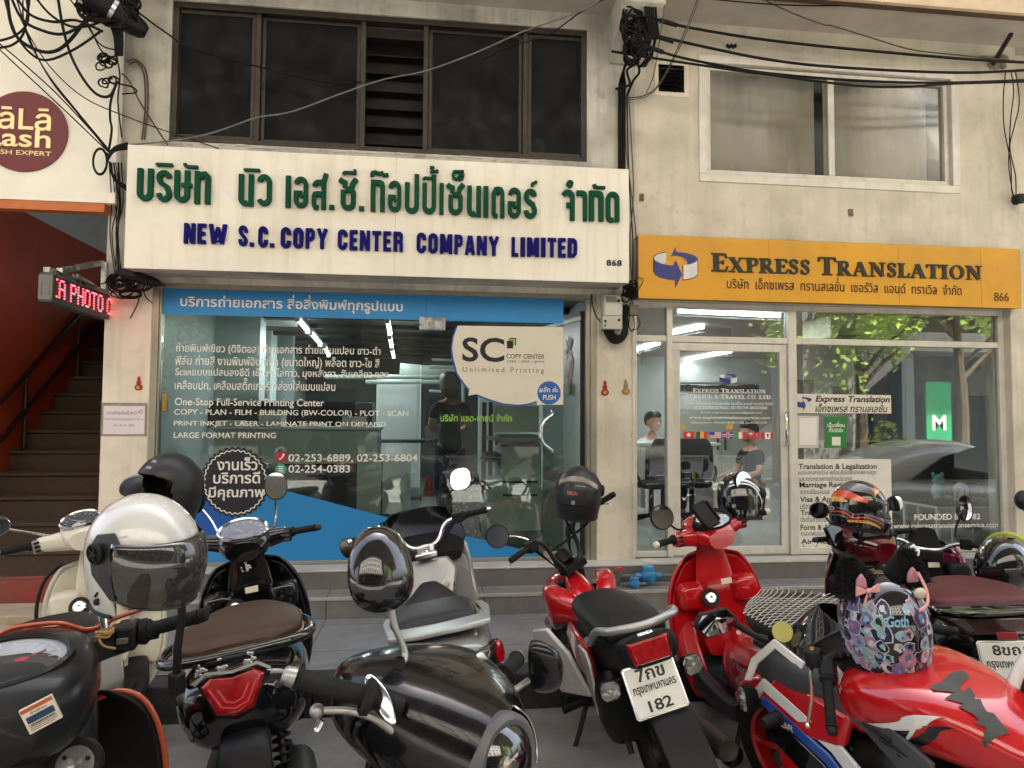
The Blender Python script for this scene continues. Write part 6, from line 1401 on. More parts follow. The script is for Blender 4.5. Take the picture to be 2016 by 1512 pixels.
# ================================================================ helmets
class Helmet:
    """egg-shaped shell; local -y is the face, z up, origin in the middle of the head"""
    R3 = (.128,.156)
    PROF = [(0.0,.148),(.30,.143),(.52,.13),(.72,.106),(.87,.072),(.965,.034),(1.0,-.006),(.995,-.046),(.965,-.085),(.92,-.118),(.88,-.138)]
    def __init__(s,label,loc,rot,kind,shell,trim=None,visor=None,lining=None,sc=1.0,group=None,chin=.04,pivots=True):
        s.kind = kind; s.chin = chin if kind == 'full' else 0
        s.o = thing('helmet',label,'helmet',loc,rot,group,sc)
        s.shell = shell; trim = trim or M_BLK
        NA, NZ = 72, 40; A = [2*PI*i/NA for i in range(NA)]; Zs = [.148-.286*(i/NZ)**1.25 for i in range(NZ+1)]
        def gone(a,z):
            d = abs(((a-1.5*PI+PI) % (2*PI))-PI)
            if kind == 'open': return z < .046-.02*(d/1.05)**2 and d < 1.05+.28*max(0,min(1,(.04-z)/.15))
            if kind == 'full': return d < 1.12 and -.038+.012*(d/1.1)**2 < z < .05-.022*(d/1.1)**2
            return False
        g = MB(); idx = {}
        for j, z in enumerate(Zs):
            for i, a in enumerate(A): idx[(i,j)] = len(g.v); g.v.append(tuple(s.surf(a,z)))
        for j in range(NZ):
            for i in range(NA):
                am = A[i]+PI/NA; zm = (Zs[j]+Zs[j+1])/2
                if not gone(am,zm): g.f.append((idx[(i,j)],idx[((i+1) % NA,j)],idx[((i+1) % NA,j+1)],idx[(i,j+1)])); g.mi.append(0)
        so = g.build('shell',shell,s.o,solid=.006,sharp=70,merge=True); so.modifiers[0].offset = -1; s.so = so
        g = MB()
        g.loft([[s.surf(a,z)*k for a in A] for z,k in ((.143,.88),(.12,.88),(.06,.89),(0,.89),(-.06,.9),(-.11,.93),(-.135,.97))],False)
        g.f = [f for f in g.f if not gone(math.atan2(sum(g.v[i][1] for i in f),sum(g.v[i][0] for i in f)*1.2),sum(g.v[i][2] for i in f)/4*1.08)]; g.mi = [0]*len(g.f)
        g.build('lining',lining or M_BLK,so,solid=.004,sharp=70)
        g = MB(); base = [s.surf(a,-.1375) for a in A if not (kind == 'open' and gone(a,-.12))]
        if kind == 'open': base = sorted(base,key=lambda p: (math.atan2(p.y,p.x)-1.5*PI) % (2*PI))
        g.tube([tuple(p) for p in base]+([tuple(base[0])] if kind != 'open' else []),.006,8,1); g.build('edge_trim',trim,so)
        if visor:
            g = MB(); rows = []
            z0, z1, dm = (.052,-.125,1.3) if kind == 'open' else (.056,-.045,1.2)
            for j in range(15):
                z = z0+(z1-z0)*j/14; rr = []
                for i in range(33):
                    d = -dm+2*dm*i/32; p = s.surf(1.5*PI+d,max(z,-.13)); b = 1.035+(.10 if kind == 'open' else .02)*math.cos(d/dm*PI/2)*math.sin(PI*min(1,(j+3)/15))
                    rr.append((p.x*b,p.y*b,z-(0 if kind != 'open' else .03*(d/dm)**2*(j/14)*-1)))
                rows.append(rr)
            g.grid(rows); vo = g.build('visor',visor,s.o,solid=.002,sharp=180)
            for q in (-1,1) if pivots else ():
                p = s.surf(1.5*PI+q*1.28,.01); T = Mx.Translation(p*1.03) @ V((p.x,p.y*.2,0)).to_track_quat('Z','Y').to_matrix().to_4x4()
                g = MB(); g.lathe([(.034,-.006),(.034,.006),(.028,.011),(.012,.013),(0,.013)],20,T)
                for k in range(4): a = k*PI/2; g.tube([T @ V((.006*math.cos(a),.006*math.sin(a),.014)),T @ V((.024*math.cos(a),.024*math.sin(a),.012))],.003,5,1)
                g.build('visor_pivot',trim,s.o)
    def surf(s,a,z):
        P = s.PROF; z_ = max(min(z,.148),-.138); f = 0
        for (f0,a0), (f1,a1) in zip(P,P[1:]):
            if a0 >= z_ >= a1: t = (a0-z_)/(a0-a1); f = f0+(f1-f0)*t; break
        if z_ > .03: f = math.sqrt(max(0,1-((z_+.006)/.154)**2))
        x = s.R3[0]*f*math.cos(a); y = s.R3[1]*f*math.sin(a)
        if s.chin and y < 0 and z_ < -.01: y -= s.chin*min(1,(-.01-z_)/.06)*max(0,-math.sin(a))**2
        return V((x,y,z_))
    def band(s,name,path,w,m,parent=None,lift=1.012,k=6):
        """stripe laid on the shell along (angle from the face in degrees, height) points"""
        pts = catmull([(p[0],p[1],(p[2] if len(p) > 2 else w)) for p in path],k); L_, R_ = [], []
        for i, p in enumerate(pts):
            q0 = pts[max(0,i-1)]; q1 = pts[min(len(pts)-1,i+1)]
            dx = rad(q1[0]-q0[0])*.14; dz = q1[1]-q0[1]; l = math.hypot(dx,dz) or 1; nx, nz = -dz/l, dx/l
            a = 1.5*PI+rad(p[0]); h = p[2]/2
            L_.append(s.surf(a+nx*h/.14,p[1]+nz*h)*lift); R_.append(s.surf(a-nx*h/.14,p[1]-nz*h)*lift)
        mid = [(l+r)/2 for l,r in zip(L_,R_)]; mid = [m_.normalized()*max(m_.length,(l.length+r.length)/2) for m_,l,r in zip(mid,L_,R_)]
        g = MB(); g.grid([L_,mid,R_]); return g.build(name,m,parent or s.so,sharp=180)
    def decal(s,name,body,ang,z,w,h,m,shear=0,bold=.02,lift=1.016):
        vs, fs = tmesh(body,bold,shear,0); x0 = min(v[0] for v in vs); x1 = max(v[0] for v in vs); y0 = min(v[1] for v in vs); y1 = max(v[1] for v in vs)
        g = MB(); g.add([s.surf(1.5*PI+rad(ang)+((v[0]-(x0+x1)/2)/(x1-x0)*w)/.14,z+(v[1]-(y0+y1)/2)/(y1-y0)*h)*(lift+v[2]*.01) for v in vs],fs); return g.build(name,m,s.so)
    def patch(s,name,c,r,m,lift=1.014,n=14,el=1.0,seed=None):
        rnd = random.Random(seed) if seed is not None else None; pts = []
        for i in range(n):
            a = 2*PI*i/n; k = r*(1+(rnd.uniform(-.25,.25) if rnd else 0)); pts.append(s.surf(1.5*PI+rad(c[0])+k*math.cos(a)/.14,c[1]+k*el*math.sin(a))*lift)
        g = MB(); ce = s.surf(1.5*PI+rad(c[0]),c[1])*(lift+.002); g.add([ce]+pts,[(0,i+1,(i+1) % n+1) for i in range(n)]); return g.build(name,m,s.so,sharp=180)
    def strap(s,pts,r=.008,m=None):
        g = MB(); g.tube(pts,r,6,4); return g.build('chin_strap',m or M_BLK,s.o)
def step_scooter(b,body,inner,seat,c):
    """shared parts of a step-through scooter; c holds its measures"""
    W_, zs, yt = c.get('w',.235), c.get('seat',.80), c.get('tail',-.86)
    b.part('tail_body',body,[(yt-.02,0,.665,W_*.5,.05,.10,2.8),(yt+.02,0,.665,W_*.78,.085,.155,2.8),(yt+.09,0,.66,W_*.92,.11,.19,2.8),(yt+.18,0,.655,W_*.98,.12,.21,2.8),(yt+.36,0,.63,W_,.13,.24,2.7),(yt+.62,0,.57,W_*.95,.15,.24,2.6),(yt+.86,0,.48,W_*.72,.18,.2,2.5),(yt+.97,0,.40,W_*.5,.12,.12,2.4)],32,5)
    b.part('seat',seat,[(yt+.13,0,zs-.01,W_*.55,.012,.03,3),(yt+.18,0,zs,W_*.93,.03,.05,2.8),(yt+.34,0,zs-.002,W_*1.0,.042,.065,2.8),(yt+.48,0,zs-.008,W_*.88,.042,.065,2.8),(yt+.62,0,zs-.012,W_*.58,.038,.07,2.6),(yt+.71,0,zs-.022,W_*.30,.025,.06,2.4),(yt+.75,0,zs-.035,.02,.01,.03,2.4)],30,5)
    st = MB(); st.tube([(-W_*.96,yt+.52,zs-.028),(-W_*1.0,yt+.34,zs-.026),(-W_*.92,yt+.18,zs-.022),(-W_*.4,yt+.135,zs-.018),(W_*.4,yt+.135,zs-.018),(W_*.92,yt+.18,zs-.022),(W_*1.0,yt+.34,zs-.026),(W_*.96,yt+.52,zs-.028)],.004,6,5)
    st.build('seat_piping',c.get('piping',M_BLK),b.o)
    b.part('floorboard',M_BLK,[(-.05,0,.30,.19,.03,.05,5),(.15,0,.29,.2,.025,.05,5),(.34,0,.30,.19,.03,.06,5),(.42,0,.36,.18,.04,.06,5)],24,3)
    g = MB()
    for i in range(-4,5): g.box(i*.038-.006,i*.038+.006,-.03,.33,.312,.323)
    g.build('floor_ribs',RUBBER,b.o)
    hw = c.get('sw',.265)
    rows = []
    for z, k, y in ((.93,.58,.46),(.86,.80,.47),(.74,.97,.47),(.6,1.0,.46),(.45,.97,.45),(.33,.8,.43),(.26,.6,.40)):
        rows.append([(hw*k*x,y+.085*(1-x*x)+(.0 if abs(x) < .9 else -.025),z-(.02*x*x)) for x in (-1,-.92,-.7,-.35,0,.35,.7,.92,1)])
    sh = b.sheet('leg_shield',body,rows,.022)
    rows = [[(hw*k*x*.93,y+.055*(1-x*x)-.012,z-(.02*x*x)) for x in (-1,-.7,-.35,0,.35,.7,1)] for z,k,y in ((.91,.6,.445),(.84,.80,.45),(.72,.97,.45),(.6,1.0,.44),(.47,.97,.43),(.36,.85,.42))]
    b.sheet('inner_shield',inner,rows,.01)
    b.part('steering_column',inner,[(.36,0,.42,.10,.0,.02,3),(.40,0,.5,.115,.08,.1,3.2),(.41,0,.66,.12,.1,.1,3.2),(.43,0,.82,.10,.08,.1,3),(.44,0,.95,.075,.05,.06,2.6)],24,3)
    for sx in (-1,1):
        b.part('glove_box',inner,[(.36,sx*.155,.72,.05,.05,.05,4),(.375,sx*.155,.72,.065,.065,.065,4),(.42,sx*.155,.72,.075,.075,.075,4)],20,2)
    ky = b.mb(); T = Mx.Translation((-.075,.335,.715)) @ Mx.Rotation(rad(70),4,'X'); ky.lathe([(.028,0),(.032,.006),(.026,.012),(.012,.013),(0,.011)],20,T); ky.build('key_switch',CHROME2,b.o)
    g = b.mb(); g.lathe([(.042,-.006),(.05,0),(.046,.004),(.030,.003)],24,T); g.build('key_surround',M_BLK,b.o)
    b.flat('warning_label',WARN,[(-.03,-.015),(.03,-.015),(.03,.015),(-.03,.015)],(.01,.303,.80),(1,0,0),(0,.16,.98),.002)
    b.part('front_fender',c.get('fender',body),[(.38,0,.44,.05,.03,.12,2.4),(.45,0,.50,.075,.04,.12,2.4),(.64,0,.54,.08,.045,.1,2.4),(.82,0,.48,.075,.04,.1,2.4),(.9,0,.4,.04,.02,.06,2.4)],20,4,steer=True)
    b.wheel(.64,.245,.10,True); b.wheel(-.62,.245,.11)
    b.part('engine_case',METAL_D,[(-.72,-.13,.26,.03,.06,.06,3),(-.62,-.13,.26,.06,.11,.1,3),(-.3,-.12,.27,.06,.09,.09,3),(-.05,-.08,.3,.05,.07,.07,3)],20,3)
    b.part('exhaust',METAL_D,[(-.92,.16,.33,.03,.03,.03,2),(-.88,.16,.33,.055,.055,.055,2.2),(-.55,.155,.3,.06,.06,.06,2.2),(-.4,.14,.26,.035,.035,.035,2),(-.1,.08,.2,.018,.018,.018,2)],18,3)
    b.part('rear_fender',M_BLK,[(-.98,0,.30,.045,.02,.03,3),(-.93,0,.42,.08,.03,.05,3),(-.85,0,.52,.085,.04,.06,3),(-.65,0,.54,.08,.04,.05,3)],20,3)
    b.shock((.10,-.55,.58),(.11,-.68,.27))
def bar_end_set(b,c,switch=M_BLK):
    """covered handlebar with grips, switch blocks, levers and mirrors"""
    z, y = c.get('bz',1.03), c.get('by',.38)
    for sx in (-1,1):
        b.part('handlebar_cover',c['cover'],[(.05,0,0,.075,.05,.06,2.6),(.12,0,.006,.055,.042,.05,2.6),(.185,0,.014,.042,.034,.04,2.8),(.2,0,.016,.03,.025,.03,2.8)],22,4,steer=True,T=Mx.Translation((0,y,z)) @ Mx.Rotation(rad(-90*sx),4,'Z'))
        g = b.mb(True); g.box(sx*.2-.022,sx*.2+.022,y-.035,y+.03,z-.025,z+.04); so = g.build('switch_block',switch,b.o,bevel=.007)
        g = b.mb(True)
        for k in range(3): g.box(sx*.2-.012,sx*.2+.012,y-.045,y-.034,z+.022-.02*k,z+.034-.02*k)
        g.build('switch_button',M_BLK if switch is not M_BLK else P_GREY,so,bevel=.002)
        b.grip((sx*.225,y-.004,z+.018),(sx*.345,y-.045,z+.03),.0165,c.get('end',METAL_D))
        b.lever([(sx*.17,y+.05,z+.01),(sx*.22,y+.06,z+.01),(sx*.30,y+.035,z+.015),(sx*.345,y+.0,z+.012)],.0055,c.get('lever'))
# ---------------------------------------------------------------- black scooter with the brown seat
b = Bike('motor_scooter','glossy black scooter with a brown seat and a red tail lamp, parked facing the shop',-.72,-2.45,.191,-.145,cat='scooter',steer=rad(-6))
step_scooter(b,P_BLACK,P_BLACK,M_BROWN,{'piping': mat('cream_piping',hexc('c9b28a'),.5),'w': .235,'sw': .275,'seat': .825,'tail': -.78})
bar_end_set(b,{'cover': P_BLACK,'bz': 1.03})
def meter_pod(b,m,z,y,rx,rz,steer=True,bez=CHROME2,hood=True):
    b.part('meter_pod',m,[(y-.10,0,z-.03,rx*.75,.03,.06,2.4),(y-.05,0,z-.005,rx*1.08,.05,.09,2.5),(y+.05,0,z+.0,rx*1.15,.075,.10,2.5),(y+.13,0,z-.01,rx*.95,.07,.1,2.5),(y+.19,0,z-.03,rx*.55,.04,.06,2.4)],26,4,steer=steer)
    T = frameT((0,y-.045,z+.052),(1,0,0),(0,.80,.60))
    el = [(rx*math.cos(2*PI*i/36),rz*math.sin(2*PI*i/36)*(1 if i < 18 else .8)) for i in range(36)]
    g = b.mb(steer); g.loft([[T @ V((x*k,q*k,d)) for x,q in el] for k,d in ((1.1,-.03),(1.1,.004),(1.04,.010),(.96,.006),(.92,-.006))],False); mo = g.build('meter_bezel',bez,b.o)
    g = b.mb(steer); g.add([T @ V((x*.95,q*.95,-.004)) for x,q in el],[tuple(range(36))]); g.build('meter_face',METER,mo)
    g = b.mb(steer)
    for i in range(11): a = rad(200-22*i); g.tube([T @ V((rx*.70*math.cos(a),rz*.70*math.sin(a),-.0025)),T @ V((rx*.82*math.cos(a),rz*.82*math.sin(a),-.0025))],.0013,4,1)
    g.tube([T @ V((0,-rz*.1,-.002)),T @ V((-rx*.45,rz*.35,-.002))],.0015,4,1); g.build('meter_marks',WHITE_V,mo)
    g = b.mb(steer); g.add([T @ V((x*rx,q*rz,-.002)) for x,q in ((-.05,-.62),(.45,-.5),(.4,-.12),(-.05,-.2))],[(0,1,2,3)]); g.build('meter_display',mat('lcd_grey',hexc('39424a'),.15),mo)
    g = b.mb(steer); g.loft([[T @ V((x*k,q*k,d)) for x,q in el] for k,d in ((.95,.001),(.7,.008),(.3,.011))],True); g.build('meter_lens',CLEARG,mo)
    return mo
meter_pod(b,P_BLACK,1.04,.36,.112,.076)
b.tube('grab_rail',P_BLACK,[(-.235,-.36,.785),(-.262,-.52,.805),(-.245,-.67,.812),(-.12,-.73,.815),(.12,-.73,.815),(.245,-.67,.812),(.262,-.52,.805),(.235,-.36,.785)],.019,n=12,k=6)
def tail_lamp(b,c,pts,nrm,m=LENS_R,depth=.03,name='tail_lamp'):
    f = V(nrm).normalized(); x = V((0,0,1)).cross(f).normalized(); T = frameT(c,x,f.cross(x))
    cx_ = sum(p[0] for p in pts)/len(pts); cy_ = sum(p[1] for p in pts)/len(pts)
    S_ = lambda k, d: [T @ V((cx_+(p[0]-cx_)*k,cy_+(p[1]-cy_)*k,d)) for p in pts]
    g = MB(); g.loft([S_(1.1,-.03),S_(1.1,depth*.3),S_(1.02,depth*.5)],True); o = g.build(name,M_BLK,b.o,bevel=.002)
    g = MB(); g.loft([S_(1.0,depth*.51),S_(.98,depth*.9),S_(.86,depth*1.2)],True); g.build('lens',m,o,bevel=.003)
    return o, T
tl, T = tail_lamp(b,(-.015,-.785,.70),[(-.105,.04),(-.075,.062),(0,.05),(.075,.062),(.105,.04),(.06,-.062),(0,-.078),(-.06,-.062)],(0,-.93,.36))
g = MB()
for k, d in ((.78,.038),(.5,.0385)): stroke(g,[(-.10*k,.035*k),(-.055*k,-.05*k),(0,-.068*k),(.055*k,-.05*k),(.10*k,.035*k)],.006,T,d)
g.build('lamp_trim',mat('lamp_bar',(.65,.04,.05),.15,coat=1),tl)
g = MB(); stroke(g,[(-.125,.05),(-.085,.078),(0,.066),(.085,.078),(.125,.05)],.010,T,.03); g.build('lamp_garnish',P_SILV,tl)
for sx in (-1,1):
    T = frameT((sx*.15-.012,-.742,.635),(.80,.6,.0) if sx > 0 else (.80,-.6,0),(0,.2,1))
    g = MB(); lf = [(0,-.075),(.028*sx,-.045),(.034*sx,.0),(.026*sx,.05),(.008*sx,.082),(-.016*sx,.03),(-.014*sx,-.04)]
    if sx < 0: lf = lf[::-1]
    g.loft([[T @ V((p[0]*k,p[1]*k,d)) for p in lf] for k,d in ((1.15,-.03),(1.12,.0),(1.0,.012),(.7,.02))]); io = g.build('indicator',LENS_C,b.o)
    g = MB(); g.add([T @ V((p[0]*.85,p[1]*.85,-.0)) for p in lf],[tuple(range(7))]); g.build('indicator_reflector',REFL,io); g = MB(); g.ell(T @ V((0,-.02,.005)),(.011,.011,.02),n=8,m=6); g.build('bulb',AMBER,io)
b.plate((.03,-.93,.36),(0,.25,1),(0,-1,.25),.22,.16,[])
b.flat('rear_reflector',mat('red_reflector',(.22,.01,.012),.2,coat=1),[(-.045,-.016),(.045,-.016),(.045,.016),(-.045,.016)],(-.005,-.945,.475),(1,0,0),(0,.2,1),.01)
b.mirror((.13,.40,1.08),(.15,.40,1.14),(.16,.42,1.285),(.10,-1,.22),.056,.072,'oval',rs=.006,stem=CHROME2)
b.mirror((-.13,.40,1.08),(-.17,.42,1.16),(-.24,.42,1.26),(-.1,-1,.08),.056,.072,'oval',rs=.006,stem=CHROME2)
g = MB(); rnd = random.Random(9)
for (px_,py_,n_) in ((395,1322,9),(436,1315,11),(488,1300,12)):
    c_ = b.px(px_,py_,'y',-.755)
    for k in range(n_): g.ell((c_.x+rnd.gauss(0,.012),c_.y-.004,c_.z+rnd.gauss(0,.010)),(rnd.uniform(.005,.011),.002,rnd.uniform(.004,.009)),n=7,m=4)
g.build('emblem_stickers',mat('foil_sticker',(.6,.6,.6),.25,.9,var=.4,scale=80),b.o)
g = MB(); c_ = b.px(487,1115,'y',.28)
for k in range(14): g.ell((c_.x+rnd.gauss(0,.012),c_.y,c_.z+rnd.gauss(0,.012)),(rnd.uniform(.004,.009),.002,rnd.uniform(.004,.009)),n=7,m=4)
g.build('foil_badge',mat('foil_sticker',(.6,.6,.6),.25),b.o)
# ---------------------------------------------------------------- cream scooter behind the white helmet
b = Bike('motor_scooter','cream retro scooter half hidden behind the white helmet',-1.55,-2.35,.16,-.14,cat='scooter',steer=rad(14))
step_scooter(b,P_CREAM,P_CREAM,M_VINYL,{'w': .24,'sw': .29,'seat': .79})
bar_end_set(b,{'cover': P_CREAM,'bz': 1.06,'end': CHROME2},switch=P_SILV)
meter_pod(b,P_CREAM,1.09,.36,.085,.06)
b.mirror((-.15,.42,1.10),(-.24,.40,1.15),(-.36,.36,1.22),(-.15,-1,.1),.078,.056,'drop',rs=.006,stem=CHROME2,mat_=CHROME2)
b.mirror((.15,.42,1.10),(.2,.40,1.17),(.27,.36,1.24),(.15,-1,.1),.078,.056,'drop',rs=.006,stem=CHROME2,mat_=CHROME2)
b.tube('shield_edging',M_BLK,[(-.16,.44,.93),(-.24,.43,.86),(-.285,.42,.74),(-.295,.415,.6),(-.285,.41,.45)],.009,k=6)
# ---------------------------------------------------------------- red scooter beside the net-covered seat
b = Bike('motor_scooter','bright red scooter with a net covered seat and a round left mirror',1.80,-2.52,.06,-.13,cat='scooter',steer=rad(10))
step_scooter(b,P_RED,P_RED,M_VINYL,{'w': .25,'sw': .285,'seat': .82,'tail': -.80})
bar_end_set(b,{'cover': P_RED,'bz': 1.05,'end': mat('ivory_end',hexc('e6dcc0'),.4)},switch=P_RED)
meter_pod(b,P_RED,1.07,.37,.105,.07,bez=M_BLK)
b.mirror((-.15,.40,1.10),(-.20,.38,1.12),(-.27,.37,1.20),(-.1,-1,.2),.064,.064,'round',rs=.006)
b.mirror((.15,.40,1.10),(.20,.38,1.16),(.27,.37,1.26),(.2,-1,.12),.064,.064,'round',rs=.006)
g = b.mb(True); T = frameT((-.06,.29,1.17),(1,0,.15),(0,.6,.8)); g.box(-.04,.04,-.075,.075,-.01,.012,T); g.box(-.05,-.04,-.06,.06,-.012,.022,T); g.box(.04,.05,-.06,.06,-.012,.022,T); g.tube([T @ V((0,0,-.01)),(-.05,.33,1.10)],.012,8,1); g.build('phone_holder',M_BLK,b.o,bevel=.005)
g = MB()
yt = -.80
for dirn in (1,-1):
    for k in range(-9,10):
        pts = []
        for i in range(13):
            t = i/12; x = -.235+.47*t; y = yt+.28+.62*((k+dirn*t*9)/18+.5*0)+.05
            if -.64 < y < -.12: pts.append((x*(1 if y < -.33 else max(.35,1-(y+.33)*3.2)),y,.82+.042*(1-abs(x/.25)**2.8)**.36*.98+.002 if abs(x) < .249 else .82))
        if len(pts) > 3: g.tube(pts,.0022,4,1)
g.build('seat_net',mat('net_cord',hexc('b5b0a6'),.7),b.o)
g = MB(); T = frameT((-.262,-.30,.60),(0,-1,0),(-.12,0,1))
text_to(g,'Filano',T,.16,.045,bold=.02,shear=.35); g.build('script_badge',CHROME2,b.o)
for sx in (-1,1): b.part('step_cover',P_DGREY,[(-.12,sx*.2,.33,.03,.03,.06,3),(.05,sx*.215,.33,.035,.035,.08,3),(.3,sx*.215,.36,.03,.05,.08,3),(.4,sx*.2,.42,.02,.05,.05,3)],16,3)
b.part('apron_side',P_RED,[(.30,-.2,.30,.05,.05,.07,2.6),(.44,-.19,.42,.07,.14,.12,2.6),(.56,-.14,.5,.08,.2,.16,2.6),(.66,-.05,.55,.06,.16,.14,2.6)],20,3)
tail_lamp(b,(0,-.86,.70),[(-.1,.03),(.1,.03),(.08,-.05),(-.08,-.05)],(0,-.95,.3))
b.tube('grab_rail',M_BLK,[(-.25,-.45,.76),(-.265,-.65,.78),(-.2,-.85,.79),(.2,-.85,.79),(.265,-.65,.78),(.25,-.45,.76)],.016,k=6)
b.tube('side_stand',METAL_D,[(-.12,.02,.26),(-.2,-.02,.12),(-.26,-.05,.0)],.012)
b.part('centre_stand_foot',M_BLK,[(-.05,0,0,.05,.05,.05,2),(.05,0,0,.05,.05,.05,2)],18,1,T=Mx.Translation((-.22,.03,.08)))
# ---------------------------------------------------------------- silver maxi scooter
b = Bike('motor_scooter','silver grey maxi scooter with chrome bars and a black windscreen',.185,-2.238,.067,-.16,cat='scooter',steer=rad(5),pivot=(0,.33,.88))
RY = lambda L: [((q[0]*.76 if q[0] < 0 else q[0]),)+tuple(q[1:]) for q in L]
b.part('tail_body',P_SILV,RY([(-.99,-.03,.68,.10,.05,.10,2.6),(-.95,-.03,.68,.17,.07,.14,2.8),(-.85,-.03,.68,.205,.08,.18,3),(-.6,-.03,.66,.225,.09,.24,3),(-.3,-.03,.6,.22,.12,.26,2.8),(0,-.02,.52,.2,.14,.22,2.8),(.2,-.01,.46,.17,.14,.16,2.6)]),32,5)
b.part('seat',P_DGREY,RY([(-.72,-.03,.79,.13,.012,.03,3),(-.68,-.03,.795,.175,.03,.05,3),(-.5,-.03,.80,.18,.035,.06,3),(-.38,-.03,.795,.17,.035,.06,3),(-.30,-.02,.76,.17,.035,.05,3),(-.05,-.02,.73,.16,.03,.05,3),(.12,-.01,.75,.10,.03,.06,2.8),(.2,-.01,.78,.05,.02,.06,2.6)]),30,5)
g = MB(); wing = [(-.24,-.42),(-.255,-.55),(-.235,-.85),(-.12,-.90),(.06,-.90),(.185,-.87),(.215,-.56),(.195,-.42),(.165,-.43),(.175,-.60),(.15,-.72),(-.03,-.745),(-.21,-.72),(-.22,-.6),(-.21,-.43)]
g.prism([(p[0],p[1]*.76) for p in wing],(0,0,.775),(1,0,0),(0,1,-.03),.024); g.build('grab_wing',mat('satin_silver',(.42,.43,.42),.32,.5,var=.08),b.o,bevel=.007)
tl, T = tail_lamp(b,(-.03,-.725,.685),[(-.20,.035),(-.10,.025),(.10,.025),(.20,.035),(.15,-.055),(.06,-.045),(-.06,-.045),(-.15,-.055)],(0,-.95,.25),LENS_SM)
g = MB()
for s in (-1,1): stroke(g,[(s*.185,.022),(s*.10,.010),(s*.07,-.03)],.007,T,.041); stroke(g,[(s*.15,-.04),(s*.185,.015)],.006,T,.0415)
g.build('lamp_trim',P_SILV,tl)
g = MB(); T = frameT((-.03,-.752,.60),(1,0,0),(0,.25,1)); text_to(g,'HONDA',T,.075,.013,bold=.03); g.build('maker_lettering',CHROME2,b.o)
b.part('tail_cover',M_BLK,RY([(-.985,-.03,.61,.10,.02,.05,3),(-.94,-.03,.58,.15,.05,.1,3),(-.8,-.03,.54,.16,.06,.1,3)]),22,2)
b.part('rear_fender',M_BLK,RY([(-1.06,-.03,.36,.05,.02,.04,3),(-1.0,-.03,.46,.08,.03,.05,3),(-.8,-.03,.52,.09,.04,.05,3)]),18,2)
pp_ = b.plate((-.03,-.81,.44),(0,.4,1),(0,-1,.4),.22,.16,[('กรุงเทพมหานคร',0,.17,.03),('203',-.045,.1,.04)])
b.indicator((.195,-.68,.675),(.03,.045),(.75,-.65,.1),lens=LENS_R)
rows = [[(x,y+.05*(1-(x/.26)**2),z) for x in (-.26,-.2,-.1,0,.1,.2,.26)] for z,y in ((.93,.56),(.85,.48),(.76,.42),(.66,.38),(.55,.36),(.42,.36))]
b.sheet('inner_shield',P_SILV,rows,.03)
b.part('front_cowl',P_SILV,[(.38,0,.62,.24,.24,.2,3),(.5,0,.66,.265,.26,.24,3),(.7,0,.68,.22,.2,.22,2.6),(.88,0,.66,.12,.12,.14,2.4),(.95,0,.66,.04,.04,.05,2.2)],28,4)
b.part('dash_shelf',M_BLK,[(.36,0,.885,.20,.02,.04,4),(.5,0,.93,.24,.02,.05,4),(.62,0,.96,.22,.02,.05,4)],22,2)
rows = []
for z, k, y in ((.93,1.0,.60),(1.0,.97,.68),(1.07,.85,.73),(1.12,.62,.76)): rows.append([(.255*k*x,y-.16*abs(x)**2.2,z) for x in (-1,-.8,-.5,0,.5,.8,1)])
b.sheet('windscreen',mat('black_screen',(.006,.006,.007),.15,spec=.3),rows,.008)
b.flat('centre_fairing',P_SILV,[(-.13,-.12),(.13,-.12),(.17,.02),(.12,.1),(-.12,.1),(-.17,.02)],(0,.345,.79),(1,0,0),(0,.35,.94),.05,bevel=.02)
b.flat('latch',M_BLK,[(-.045,-.012),(.045,-.012),(.038,.014),(-.038,.014)],b.px(855,1168,'y',.30),(1,0,0),(0,.3,.95),.02)
c_ = b.px(880,1147,'y',.32); b.flat('key_panel',M_BLK,[(-.04,-.032),(.04,-.032),(.045,.03),(-.035,.034)],c_,(1,0,.1),(0,.35,.94),.03); g = MB(); g.lathe([(.02,0),(.022,.02),(.012,.022),(0,.02)],16,Mx.Translation((c_.x-.008,c_.y-.01,c_.z)) @ Mx.Rotation(rad(75),4,'X')); g.build('key_switch',METAL,b.o)
b.flat('fuel_label',WARN,[(-.014,-.014),(.014,-.014),(.014,.014),(-.014,.014)],b.px(848,1150,'y',.31),(1,0,0),(0,.3,.95),.003)
g = b.mb(True); g.box(-.06,.06,.26,.33,.905,.935); g.lathe([(.05,.93),(.045,.95),(0,.95)],20,Mx.Translation((0,.33,0)))
for s in (-1,1): g.box(s*.035-.016,s*.035+.016,.27,.31,.935,.975)
g.build('bar_clamp',CHROME2,b.o,bevel=.006)
for s in (-1,1):
    b.tube('handlebar',CHROME2,[(0,.29,.965),(s*.05,.29,.965),(s*.09,.30,.99),(s*.13,.31,1.05),(s*.18,.30,1.075),(s*.25,.28,1.082)],.0125,steer=True,n=12)
    b.grip((s*.24,.285,1.082),(s*.365,.25,1.088),.0165,CHROME2)
    g = b.mb(True); g.box(s*.205-.03,s*.205+.03,.265,.325,1.05,1.105); so = g.build('switch_block',M_BLK,b.o,bevel=.008)
    b.lever([(s*.19,.35,1.075),(s*.24,.36,1.075),(s*.31,.335,1.07),(s*.36,.31,1.065)],.006)
    for k in range(3): b.tube('control_cable',M_BLK,[(s*.19,.33,1.07-.012*k),(s*.15,.38,1.03-.02*k),(s*.08,.40,.96-.02*k)],.005,steer=True,n=6)
b.mirror((.175,.33,1.105),(.175,.35,1.18),(.272,.36,1.27),(.1,-1,.22),.062,.062,'hex',side=1,rs=.006)
b.mirror((-.175,.33,1.105),(-.19,.35,1.13),(-.37,.40,1.03),(-.2,-1,.05),.06,.055,'hex',side=-1,rs=.006)
